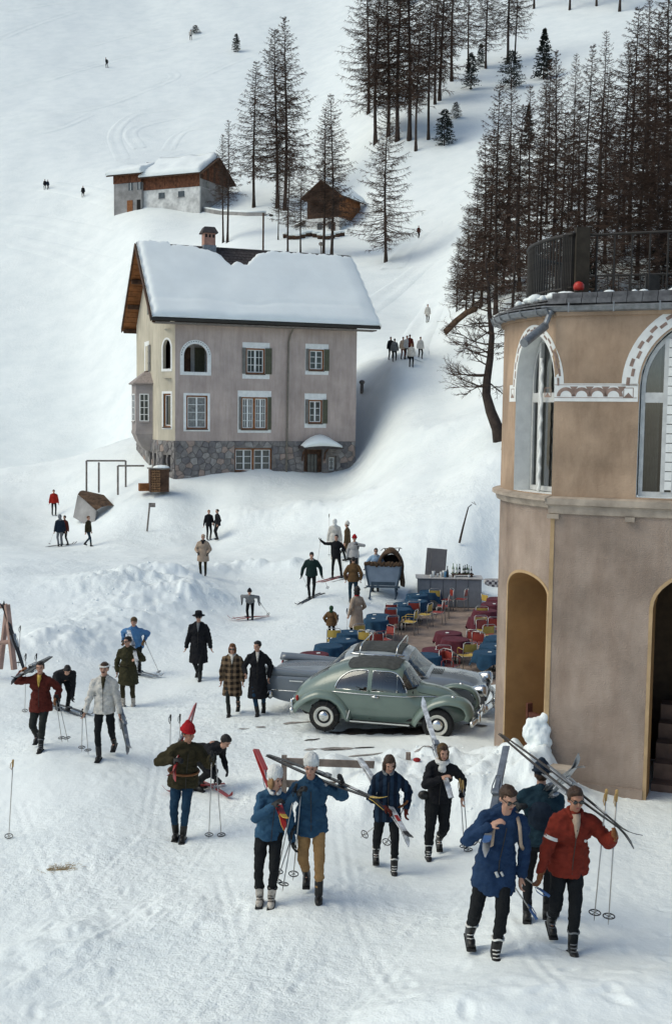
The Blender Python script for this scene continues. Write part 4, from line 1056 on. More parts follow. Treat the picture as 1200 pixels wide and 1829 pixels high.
    for x, y in ((6.75, 24.5), (8.2, 24.0), (8.6, 23.9)):
        b_ = MB(); b_.box((x, y, ze+.75), (.3, .1, 1.0)); b_.build('railing_panel', IRON, rl, world=True)
    # red lantern on the edge
    q = mp(s_of(1033, ze+.4, 0, 2, -.12), ze+.34, -.12)
    ln = MB(); ln.lathe([(.0, 0), (.085, .01), (.095, .05), (.09, .10), (.06, .14), (.02, .155), (0, .156)], q, 14)
    o_ = ln.build('red_bucket', mat('red_enamel', (.42, .03, .02), .35, var=.1), None, True); tag(o_, 'small round red pot on the snowy roof edge of the building', 'pot')
    # snow heap leaning in the bay doorway corner
    hp = MB(); c = P(957, 1318, 20.0)
    for (dx, dz, w_, h_) in ((0, -.35, .28, .3), (.07, -.05, .22, .24), (-.07, .08, .17, .22), (.11, .1, .15, .16), (-.06, .26, .13, .13), (.05, .33, .13, .065), (.14, .37, .07, .05), (-.04, -.6, .32, .35), (.02, -.9, .38, .4)):
        hp.ell((c.x+dx, c.y+dz*.1, c.z+dz), (w_, w_*.9, h_), None, 14, 10)
    return mp, t, hp
TMP, TOWER, HEAP = build_tower()
def remesh_obj(o, vox, smooth_it=2, noise=0.0, nscale=0.1):
    md = o.modifiers.new('r', 'REMESH'); md.mode = 'VOXEL'; md.voxel_size = vox
    if smooth_it: s = o.modifiers.new('s', 'SMOOTH'); s.factor = .5; s.iterations = smooth_it
    dg = bpy.context.evaluated_depsgraph_get(); me = bpy.data.meshes.new_from_object(o.evaluated_get(dg))
    o.modifiers.clear(); old = o.data; ms = list(old.materials); o.data = me; me.materials.clear()
    for m in ms: me.materials.append(m)
    bpy.data.meshes.remove(old)
    if noise:
        n = len(me.vertices); co = np.empty(n*3); me.vertices.foreach_get('co', co); no = np.empty(n*3); me.vertices.foreach_get('normal', no); co = co.reshape(-1, 3)
        d = vnoise3(co/nscale, 3)+.5*vnoise3(co/nscale*2.1, 4); co += no.reshape(-1, 3)*(d*noise)[:, None]; me.vertices.foreach_set('co', co.ravel())
    me.shade_smooth(); me.update(); return o
o = HEAP.build('snow_lump', SNOW); remesh_obj(o, .03, 1, .045, .13); tag(o, 'tall lumpy heap of snow leaning against the bay doorway corner', 'snow heap')
o = MB().box(tuple(P(985, 1372, 19.45)), (.75, .3, .09), Matrix.Rotation(R_(-20), 3, 'Z'), .01).build('stone_bench_slab', LEDGE); tag(o, 'short grey stone slab jutting from the snow at the building corner', 'slab')
# ------------------------------------------------------------------ huts on the slope
PLW = mat('white_lime_plaster', (.60, .59, .56), .9, var=.3, vscale=.9, bump=.3, detail=8)
PLG = mat('grey_lime_plaster', (.27, .26, .25), .9, var=.25, vscale=.8, bump=.3, detail=8)
WOODR = mat('reddish_old_planks', (.14, .055, .028), .85, var=.5, vscale=2.2, bump=.3)
def frame_at(o, ang):
    U = Vector((math.cos(ang), math.sin(ang), 0)); V = Vector((-math.sin(ang), math.cos(ang), 0)); O = Vector(o)
    return lambda u, v, z: O+U*u+V*v+Vector((0, 0, z))
def gbox(G, u0, u1, v0, v1, z0, z1, name, m, parent):
    mb = MB(); slab(mb, lambda s, z, o: G(s, o, z), u0, u1, z0, z1, v1, v0); return mb.build(name, m, parent, world=True)
def planks(G, u0, u1, v, z0, z1, n, m, parent, rng, out=-.05, ztop=None):
    for k in range(n):
        a = u0+(u1-u0)*(k+.04)/n; b = u0+(u1-u0)*(k+.96)/n; mb = MB(); d = rng.uniform(0, .04)
        zt = z1 if ztop is None else ztop((a+b)/2)
        slab(mb, lambda s, z, o: G(s, v+o, z), a, b, z0, zt, 0, out-d); mb.build('plank', m, parent, world=True)
def snow_roof(G, u0, u1, va, vb, za, zb, th, parent, seed=1, over=.0):
    """blanket of snow on one slope, from eave (va,za) to ridge (vb,zb)"""
    nu, nv = 40, 12; mb = MB(); r = []
    for i in range(nu):
        u = u0+(u1-u0)*i/(nu-1); e = min(1, min(i, nu-1-i)/2.0+.25); ring = []
        for j in range(nv):
            t = j/(nv-1); v = va+(vb-va)*t; z = za+(zb-za)*t; h = th*e*min(1, .55+t*6)*(1+.25*float(vnoise3(np.array([[u*.5, t*3, seed]]), seed)[0]))
            ring.append(G(u, v-(over*math.copysign(1, vb-va) if j == 0 else 0), z+max(.03, h)))
        r.append([G(u, va, za+.01)]+ring+[G(u, vb, zb+.01)])
    mb.loft(r, cap=True, closed=False); return mb.build('roof_snow', SNOWS, parent, True, world=True)
def build_barn():
    rng = random.Random(11); g = P(257, 372, 183); ang = R_(-24); G = frame_at((g.x, g.y, g.z), ang)
    t = thing('barn', 'long old barn with white lower wall, brown plank storey and thick snow roof', 'barn', G(4, 4, 0), ang)
    L, D = 10.6, 9.0; z1, z2 = 2.8, 5.2
    gbox(G, 0, L, 0, D, -3, z1, 'lower_wall', PLW, t); up = gbox(G, 0.05, L-.05, .06, D-.06, z1, z2, 'upper_wall', WOODR, t)
    planks(G, 0, L, 0, z1+.02, z2+.1, 26, WOODR, up, rng)
    gbox(G, L+.002, L+.03, .3, D-.3, -2.5, z1-.05, 'end_wall_render', PLG, t)
    for u in (2.9, 6.6):
        w = gbox(G, u, u+1.15, -.05, .1, 1.35, 2.25, 'window', GLASSW, t); gbox(G, u-.12, u+1.27, -.08, -.055, 1.25, 1.34, 'sill', PLG, w)
    # gable end to the right
    zr = z2+3.6; ge = MB(); q = lambda v, z: G(L, v, z)
    zt = lambda v: z2+(D/2-abs(v-D/2))*.62
    wall(ge, lambda s, z, o: G(L+o-.02, s, z), 0, D, z1, zt, [], .6); gab = ge.build('gable_wall', PLG, t, world=True)
    for k in range(13):
        a = .1+(D-.2)*(k+.05)/13; b = .1+(D-.2)*(k+.95)/13; m_ = MB(); slab(m_, lambda s, z, o: G(L+o, s, z), a, b, z1+1.3+.8*((k*7) % 3 > 0)*0, zt((a+b)/2)-.05, 0, .05+.03*(k % 2)); m_.build('plank', WOODR if k % 3 else WOODD, gab, world=True)
    for v in (2.0, 5.8):
        m_ = MB(); slab(m_, lambda s, z, o: G(L+o, s, z), v, v+.8, z1+.2, z1+1.1, 0, .04); m_.build('window', GLASSW, gab, world=True)
    rf = MB(); o_ = .9
    for (va, vb) in ((-o_, D/2), (D+o_, D/2)):
        za, zb = z2-o_*.62+.1, z2+D/2*.62+.1
        pts = [G(-.4, va, za), G(L+1.1, va, za), G(L+1.1, vb, zb), G(-.4, vb, zb)]; i = len(rf.v); dn = Vector((0, 0, -.22))
        rf.v += [tuple(p) for p in pts]+[tuple(p+dn) for p in pts]; rf.f += [tuple(i+k for k in f) for f in ((0, 1, 2, 3), (7, 6, 5, 4), (0, 4, 5, 1), (1, 5, 6, 2), (2, 6, 7, 3), (3, 7, 4, 0))]
    r = rf.build('roof', WOODD, t, world=True)
    snow_roof(G, -.35, L+.6, -o_-.1, D/2, z2-o_*.62+.12, z2+D/2*.62+.12, .85, r, 3, .1); snow_roof(G, -.35, L+.9, D+o_, D/2, z2-o_*.62+.12, z2+D/2*.62+.12, .7, r, 4)
    # lower house built onto the left end
    a = thing('farmhouse', 'small grey plastered farmhouse with snowy roof joined to the barn end', 'house', G(-3, 3, 0), ang)
    u0 = -5.4; v0 = -.6; zz = 4.1
    gbox(G, u0, -.02, v0, 7, -3, zz, 'wall', PLG, a); tw = gbox(G, u0-.1, -.02, v0+.05, 6.9, zz, zz+1.3, 'upper_wall', WOODD, a)
    planks(G, u0-.1, -.05, v0, zz+.02, zz+1.3, 14, WOODR, tw, rng)
    for u in (u0+2.9, u0+4.6):
        w = gbox(G, u, u+.8, v0-.04, v0+.1, 2.9, 4.1, 'window', GLASSW, a)
        gbox(G, u+.36, u+.44, v0-.06, v0-.041, 2.9, 4.1, 'glazing_bars', WHITE, w)
    gbox(G, u0+2.6, u0+3.7, v0-.06, v0+.1, -.8, 1.3, 'door', WOODO, a); gbox(G, u0+4.5, u0+5.2, v0-.05, v0+.1, -.8, 1.3, 'door', BLACKV, a)
    rf = MB(); pts = [G(u0-.9, v0-.9, zz+1.25), G(.3, v0-.9, zz+1.25), G(.3, 4.5, zz+3.2), G(u0-.9, 4.5, zz+3.2)]; dn = Vector((0, 0, -.2)); rf.v = [tuple(p) for p in pts]+[tuple(p+dn) for p in pts]
    rf.f = [(0, 1, 2, 3), (7, 6, 5, 4), (0, 4, 5, 1), (1, 5, 6, 2), (2, 6, 7, 3), (3, 7, 4, 0)]; r2 = rf.build('roof', WOODD, a, world=True)
    snow_roof(G, u0-.9, .6, v0-1.0, 4.5, zz+1.27, zz+3.25, .9, r2, 5, .1); snow_roof(G, u0-.9, .6, 9, 4.5, zz+1.5, zz+3.25, .6, r2, 6)
    m_ = MB(); m_.box(tuple(G(u0+3.5, 4.6, zz+4.0)), (.9, .6, .5)); m_.build('chimney', WOODD, r2, world=True)
    return G
BG = build_barn()
def build_cabin():
    rng = random.Random(12); g = P(548, 392, 161); ang = R_(-28); G = frame_at((g.x, g.y, g.z), ang)
    t = thing('wooden_cabin', 'dark wooden cabin with open gable loft on pale stone base under larches', 'cabin', G(2, 3, 0), ang)
    L, D = 5.2, 6.6; z2 = 3.3; zt = lambda u: z2+(L/2-abs(u-L/2))*.72
    gbox(G, -.15, L+.15, -.1, D, -4.0, -.02, 'stone_base', PLW, t)
    core = gbox(G, .08, L-.08, 1.1, D-.1, 0, z2, 'inner_wall', WOODD, t)
    wl = MB(); wall(wl, lambda s, z, o: G(s, .12-o, z), 0, L, 0, zt, [(.7, 3.4, .9, 2.6)], .4); w = wl.build('gable_wall', WOODD, t, world=True)
    n = 15
    for k in range(n):
        a, b = L*(k+.05)/n, L*(k+.95)/n; c = (a+b)/2; d = rng.uniform(.03, .08)
        for (zb, zc) in (((0, .9), (2.6, zt(c))) if .7 < c < 3.4 else ((0, zt(c)),)):
            m_ = MB(); slab(m_, lambda s, z, o: G(s, .11-o, z), a, b, zb, zc, 0, d); m_.build('plank', WOODD, w, world=True)
    sd_ = gbox(G, L-.06, L-.01, .1, D, 0, z2, 'side_wall', WOODO, t)
    for k in range(16):
        a, b = .1+(D-.1)*(k+.05)/16, .1+(D-.1)*(k+.95)/16; m_ = MB(); slab(m_, lambda s, z, o: G(L+o, s, z), a, b, .0, z2-.1, 0, rng.uniform(.03, .07)); m_.build('plank', WOODO, sd_, world=True)
    rf = MB(); o_ = .7
    for s in (-1, 1):
        ue = L/2+s*(L/2+o_); ze_ = z2-o_*.72+.08; pts = [G(ue, -.7, ze_), G(ue, D+.5, ze_), G(L/2, D+.5, zt(L/2)+.08), G(L/2, -.7, zt(L/2)+.08)]; i = len(rf.v); dn = Vector((0, 0, -.16))
        rf.v += [tuple(p) for p in pts]+[tuple(p+dn) for p in pts]; rf.f += [tuple(i+k for k in f) for f in ((0, 1, 2, 3), (7, 6, 5, 4), (0, 4, 5, 1), (1, 5, 6, 2), (2, 6, 7, 3), (3, 7, 4, 0))]
    r = rf.build('roof', WOODD, t, world=True)
    G2 = lambda u, v, z: G(L/2+v, u, z)
    for s in (-1, 1): snow_roof(G2, -.6, D+.5, s*(L/2+o_+.05), 0, z2-o_*.72+.1, zt(L/2)+.1, .62, r, 8+s, 0)
    for u in (1.8, 3.6):
        w_ = gbox(G, u, u+.8, -.16, .0, -1.6, -.7, 'window', GLASSW, t)
    gbox(G, 4.0, 4.7, -.16, .0, -2.4, -.7, 'door', WOODD, t)
    # low annex
    a = thing('low_annex', 'low white-walled shed with sloping plank roof beside the cabin', 'shed', G(-2, 1, -2), ang)
    m_ = MB(); wall(m_, lambda s, z, o: G(s, .3-o, z), -4.4, -.2, -4.2, lambda s: -1.9+(s+4.4)*.36, [], .5); m_.quad(G(-4.4, .3, -4.2), G(-4.4, 4, -4.2), G(-4.4, 4, -1.9), G(-4.4, .3, -1.9)); m_.build('wall', PLW, a, world=True)
    m_ = MB(); m_.loft([[G(u, -.3, -1.85+(u+4.4)*.36), G(u, 4, -1.85+(u+4.4)*.36), G(u, 4, -1.65+(u+4.4)*.36), G(u, -.3, -1.65+(u+4.4)*.36)] for u in (-4.9, -.15)]); r_ = m_.build('roof', WOODG, a, world=True)
    m_ = MB(); m_.loft([[G(u, -.1, -1.64+(u+4.4)*.36), G(u, 4, -1.64+(u+4.4)*.36), G(u, 4, -1.3+(u+4.4)*.36), G(u, .1, -1.4+(u+4.4)*.36)] for u in (-4.5, -.2)]); m_.build('roof_snow', SNOW, r_, world=True)
    gbox(G, -2.6, -1.9, .2, .32, -3.4, -2.4, 'window', GLASSW, a); gbox(G, -1.2, -.5, .2, .32, -3.9, -2.2, 'door', WOODD, a)
build_cabin()
def small_walls():
    g = ground(415, 386); m_ = MB(); pts = [ground(px, py) for px, py in ((363, 378), (400, 384), (440, 386), (475, 386))]
    m_.loft([[p+Vector((0, 0, -.6)), p+Vector((0, .5, -.6)), p+Vector((0, .5, .55)), p+Vector((0, 0, .55))] for p in pts]); w = m_.build('garden_wall', PLG); tag(w, 'low grey stone wall below the barn, partly under snow', 'wall')
    m_ = MB(); m_.loft([[p+Vector((0, -.06, .552)), p+Vector((0, .6, .552)), p+Vector((0, .5, .85)), p+Vector((0, .05, .8))] for p in pts]); m_.build('snow_cap', SNOW, w, True)
    t = thing('log_pile', 'row of dark logs under snow in front of the cabin', 'log pile', ground(560, 428))
    rng = random.Random(4)
    for k in range(12):
        p = ground(512+k*8.8, 425+3*math.sin(k)); m_ = MB(); m_.tube([p+Vector((-.5, 0, .25)), p+Vector((.5, .1, .3))], .28, 8); m_.build('log', WOODD, t, world=True)
        m_ = MB(); m_.ell(p+Vector((0, .1, .62)), (.62, .5, .22), None, 10, 6); m_.build('snow_cap', SNOW, t, True, world=True)
    p = ground(470, 458); t = thing('lamp_post', 'tall dark lamp post with side arm behind the house roof', 'lamp post', p)
    hgt = 75*p.y/FPX; m_ = MB(); m_.tube([(0, 0, 0), (0, 0, hgt)], .12, 8); m_.build('pole', WOODD, t)
    m_ = MB(); m_.tube([(0, 0, hgt-.3), (.7, 0, hgt-.1), (1.0, 0, hgt-.2)], .05, 6); m_.ell((1.0, 0, hgt-.3), (.3, .3, .15)); m_.build('lamp_head', IRON, t)
    p = ground(573, 462); t = thing('small_post', 'short post with round top between the larches behind the roof', 'post', p)
    m_ = MB(); m_.tube([(0, 0, 0), (0, 0, 1.7)], .07, 6); m_.build('pole', WOODG, t); m_ = MB(); m_.ell((0, 0, 1.8), (.3, .3, .25)); m_.build('lamp_head', WOODG, t)
small_walls()
# ------------------------------------------------------------------ trees
def larch_meshes(seed, H0=18.0, crown0=.2, wid=.19, nb=130, tw=30, bent=0.0, sag=.25):
    rng = random.Random(seed); nr = np.random.RandomState(seed)
    tr = MB(); n = 14; ph = rng.uniform(0, 6)
    def axis(t): return Vector((.18*math.sin(t*4+ph)+bent*math.sin(t*math.pi), .15*math.sin(t*3+ph*2), t*H0))
    tr.tube([axis(k/n) - Vector((0, 0, .6 if k == 0 else 0)) for k in range(n+1)], [.185*(1-k/n)**.9+.012+(.10 if k == 0 else 0) for k in range(n+1)], 7)
    V = []; F = []
    def tri(a, b, c): i = len(V); V.extend((a, b, c)); F.append((i, i+1, i+2))
    def seg(p, q, r0, r1):
        d = (q-p); 
        if d.length < 1e-6: return
        a = d.orthogonal().normalized(); b = d.cross(a).normalized(); i = len(V)
        for (c, r) in ((p, r0), (q, r1)):
            for k in range(3): u = 2.0944*k; V.append(c+(a*math.cos(u)+b*math.sin(u))*r)
        for k in range(3): F.append((i+k, i+(k+1) % 3, i+3+(k+1) % 3, i+3+k))
    for k in range(nb):
        t = crown0+(1-crown0)*((k+rng.random())/nb)**.92; t = min(t, .985)
        rel = (t-crown0)/(1-crown0)
        L = H0*wid*((1-rel)**.75*.95+.06)*rng.uniform(.55, 1.2)*(min(1, rel*7+.5))
        az = k*2.39996+rng.uniform(-.6, .6); h = Vector((math.cos(az), math.sin(az), 0))
        el = rng.uniform(-.25, .3)+rel*.5; base = axis(t); ns = 4; pts = [base]
        for j in range(1, ns+1):
            f = j/ns; z = math.sin(el)*f-sag*f*(1-.75*f)*1.6; hh = h+Vector((-h.y, h.x, 0))*rng.uniform(-.12, .12)*f
            pts.append(base+hh*(L*f)+Vector((0, 0, z*L)))
        r0 = .017+.009*L
        for j in range(ns): seg(pts[j], pts[j+1], r0*(1-j/ns*.8), r0*(1-(j+1)/ns*.8))
        m = int(tw*(.4+.6*L/(H0*wid)))
        for q in range(m):
            f = rng.random()**.75*.95+.05; j = min(ns-1, int(f*ns)); p = pts[j].lerp(pts[j+1], f*ns-j)
            l = L*.22*rng.uniform(.4, 1.2)*(1.15-.5*f)+.12; sd = 1 if q % 2 else -1
            d = (h*.55+Vector((-h.y, h.x, 0))*sd*rng.uniform(.3, 1)+Vector((0, 0, rng.uniform(-.9, .35)))).normalized()
            wv = Vector((rng.uniform(-1, 1), rng.uniform(-1, 1), rng.uniform(-1, 1))).normalized()*.026
            e = p+d*l; tri(p-wv, p+wv, e)
            if l > .35:
                p2 = p+d*l*.45; d2 = (d+Vector((rng.uniform(-1, 1), rng.uniform(-1, 1), rng.uniform(-1, .4)))*.9).normalized(); tri(p2-wv*.8, p2+wv*.8, p2+d2*l*.55)
    me = bpy.data.meshes.new('crown'); me.from_pydata([tuple(v) for v in V], [], F); me.materials.append(TWIG); me.update()
    return tr.mesh('trunk', BARK, True), me
LV = [larch_meshes(100+k, 18.0, *a) for k, a in enumerate([(.16, .22, 210, 44), (.20, .20, 190, 40), (.28, .185, 170, 36), (.10, .25, 200, 44), (.10, .23, 200, 50), (.05, .25, 210, 52), (.34, .16, 130, 34), (.12, .20, 180, 46)])]
def tree(variant, base, height, rz, label, group, name='larch_tree', cat='tree', sx=1.0):
    tm, cm = LV[variant]; s = height/18.0
    M = Matrix.Translation(base) @ Matrix.Rotation(rz, 4, 'Z') @ Matrix.Diagonal((s*sx, s*sx, s, 1))
    o = thing(name, label, cat, M=M, group=group); link('trunk', tm, o); link('crown', cm, o); return o
rngT = random.Random(77)
def stand(lst, group, phrase):
    lst = sorted(lst, key=lambda a: a[0])
    for k, (px, py, top, var, sx) in enumerate(lst):
        g = ground(px, py, dmin=48.0); h = (py-top)*g.y/FPX
        n_ = len(lst); lab = f'{ORD[k]} bare larch from the left {phrase}' if k < 17 else f'{ORD[n_-1-k]} bare larch from the right {phrase}'
        tree(var, g, h, rngT.uniform(0, 6.28), lab, group, sx=sx)
stand([(398,434,248,6,.9),(407,432,222,6,.9),(455,370,120,1,1.0),(492,372,66,0,1.0),(508,375,46,1,.95),(498,428,300,6,.8),(515,458,262,2,.9),(537,458,285,2,.9),(578,461,205,2,1.0),(590,462,180,1,.95),(688,469,195,3,1.0)],
      'bare larches around the huts', 'in the row between barn and slope path')
stand([(655,205,-60,0,1.0),(672,255,-30,1,1.05),(690,246,-55,0,1.0),(712,250,-90,1,1.0),(727,250,-130,0,.9),(744,268,20,2,.9),(765,250,-20,6,.9),(778,186,-60,1,.9),(786,180,-110,7,.9),(808,145,-120,1,.95),(835,130,-60,6,.9),(868,122,-80,0,.9),(908,112,-120,1,1.0),(920,112,-60,6,.9),(1018,18,-160,2,1.0),(1105,20,-180,1,1.0),(1065,10,-150,2,1.0),(955,15,-150,6,1)],
      'bare larches in the upper stand', 'in the upper stand above the path')
FOR = [(816,556,430,5,.9),(832,560,375,5,.85),(846,545,330,4,.8),(860,548,250,4,.9),(874,540,240,5,.85),(884,560,165,7,.9),(900,520,250,4,.95),(906,470,155,2,.8),(925,520,200,4,1.0),(940,470,165,7,.9),(955,540,260,5,1.0),(966,450,150,2,.8),(985,470,105,1,.8),(998,520,210,4,1.0),(1012,540,265,5,1.0),(1030,470,190,7,.9),(1045,430,95,1,.8),
       (1062,520,180,4,.95),(1078,470,140,7,.9),(1095,540,240,5,1.1),(1112,450,90,4,.9),(1125,430,30,1,.9),(1140,500,120,7,.95),(1158,460,40,4,.9),(1170,530,220,5,1.1),(1182,430,-20,0,.9),(1200,480,40,4,.9),(1215,520,150,5,1.0),(1235,460,0,1,1.0),(1260,500,60,4,1.0),
       (975,400,120,2,.8),(1020,380,110,2,.7),(1070,370,70,6,.8),(1150,360,10,2,.8)]
stand(FOR, 'larches in the wood behind the building', 'in the dense wood behind the building')
# tree with the crooked trunk beside the building, and its straight neighbour
def crooked():
    b = ground(893, 786, dmin=40.0); d = b.y; t = thing('crooked_larch', 'bare larch with a crooked leaning trunk beside the building', 'tree', b)
    pt = lambda px, py, dy=0.0: P(px, py, d+dy)
    ax = [pt(893, 792), pt(888, 765), pt(876, 735), pt(868, 705), pt(869, 680), pt(875, 640), pt(878, 600), pt(874, 560), pt(872, 520), pt(868, 480), pt(866, 450)]
    m_ = MB(); m_.tube(ax, [.36, .30, .26, .22, .20, .17, .14, .11, .08, .05, .02], 8); m_.build('trunk', BARK, t, True, world=True)
    rng = random.Random(9); V = MB()
    def limb(p, d_, L, r, lvl):
        pts = [p]; n = 6; dd = d_.normalized()
        for j in range(n):
            dd = (dd+Vector((rng.uniform(-1, 1), rng.uniform(-1, 1), rng.uniform(-.7, .75)))*(.26 if lvl else .2)).normalized(); pts.append(pts[-1]+dd*L/n)
        V.tube(pts, [r*(1-j/n*.85) for j in range(n+1)], 4 if lvl < 2 else 3, cap=False)
        if lvl < 3:
            for q in range(9 if lvl == 0 else (7 if lvl == 1 else 5)):
                f = rng.uniform(.2, 1); j = min(n-1, int(f*n)); a = pts[j].lerp(pts[j+1], f*n-j)
                nd = (dd+Vector((rng.uniform(-1, 1), rng.uniform(-1, 1), rng.uniform(-.6, .8)))*1.0)
                limb(a, nd, L*rng.uniform(.25, .48), r*.45, lvl+1)
    for k in range(28):
        f = rng.uniform(.32, .98); j = min(9, int(f*10)); a = ax[j].lerp(ax[j+1], f*10-j); sgn = -1 if rng.random() < .72 else 1
        limb(a, Vector((sgn*rng.uniform(.5, 1), rng.uniform(-.7, .7), rng.uniform(-.3, .35))), 3.0*(1.15-f*.75)*rng.uniform(.6, 1.1)*(1 if sgn < 0 else .7), .045, 0)
    V.build('crown', TWIG, t, world=True)
    b = ground(906, 800, dmin=40.0); tree(6, b, 470*b.y/FPX, 1.0, 'straight dark larch trunk rising right beside the building bay', 'larches beside the building')
crooked()
# small dark evergreens on the slopes
def spruce(seed, wid=.28, n=26, bush=False):
    rng = random.Random(seed); V = []; F = []
    for k in range(n*9):
        t = rng.random()**.8; r = wid*(1-t)**(.8 if not bush else .4)*(min(1, t*6+.5)); az = rng.uniform(0, 6.283); L = r*rng.uniform(.6, 1.1)
        h = Vector((math.cos(az), math.sin(az), rng.uniform(-.35, .25))); b = Vector((0, 0, t*.97+.02))
        for q in range(16):
            f = rng.uniform(.15, 1); p = b+h*L*f; d = (h+Vector((rng.uniform(-1, 1), rng.uniform(-1, 1), rng.uniform(-.8, .6)))).normalized()*.045*rng.uniform(.6, 1.3)*(1.2-.4*t)
            s = d.cross(Vector((rng.uniform(-1, 1), rng.uniform(-1, 1), rng.uniform(-1, 1)))).normalized()*.011; i = len(V); V += [p-s, p+s, p+d]; F.append((i, i+1, i+2))
    me = bpy.data.meshes.new('crown'); me.from_pydata([tuple(v) for v in V], [], F); me.materials.append(NEEDLE); me.update()
    tr = MB(); tr.tube([(0, 0, -.05), (0, 0, .9)], [.02, .004], 6); return tr.mesh('trunk', BARK), me
SV = [spruce(1), spruce(2, .36, 30, True), spruce(3, .55, 30, True)]
def evergreen(px, py, top, v, label, sx=1.0):
    g = ground(px, py, dmin=48.0); h = (py-top)*g.y/FPX; tm, cm = SV[v]; M = Matrix.Translation(g) @ Matrix.Rotation(rngT.uniform(0, 6), 4, 'Z') @ Matrix.Diagonal((h*sx, h*sx, h, 1))
    o = thing('evergreen_tree', label, 'tree', M=M, group='small evergreens on the slope'); link('trunk', tm, o); link('crown', cm, o)
evergreen(970, 142, 56, 0, 'slender dark spruce alone in the open gap of the upper slope')
evergreen(793, 260, 198, 1, 'bushy dark pine at the foot of the upper larch stand')
evergreen(814, 212, 184, 2, 'low round dark bush just above the bushy pine', .9)
evergreen(840, 160, 98, 1, 'dark young pine below the middle of the upper stand', .8)
evergreen(912, 158, 95, 2, 'wide dark pine at the base of a tall upper larch', .9)
evergreen(422, 93, 62, 1, 'lone small dark pine on the open upper ski slope', .85)
evergreen(349, 60, 46, 2, 'low dark bush beside the standing skier high on the slope', 1.5)
evergreen(858, 120, 80, 1, 'small pine tucked between two upper larch trunks', .7)
evergreen(1175, 520, 425, 1, 'dark young pine seen through the roof railing', .9)
evergreen(1040, 540, 440, 1, 'dark pine behind the railing post on the roof', .9)
evergreen(942, 268, 190, 0, 'thin dark conifer at the edge of the dense wood', .8)
evergreen(722, 12, -30, 2, 'dark bush at the top edge of the picture', 1.0)
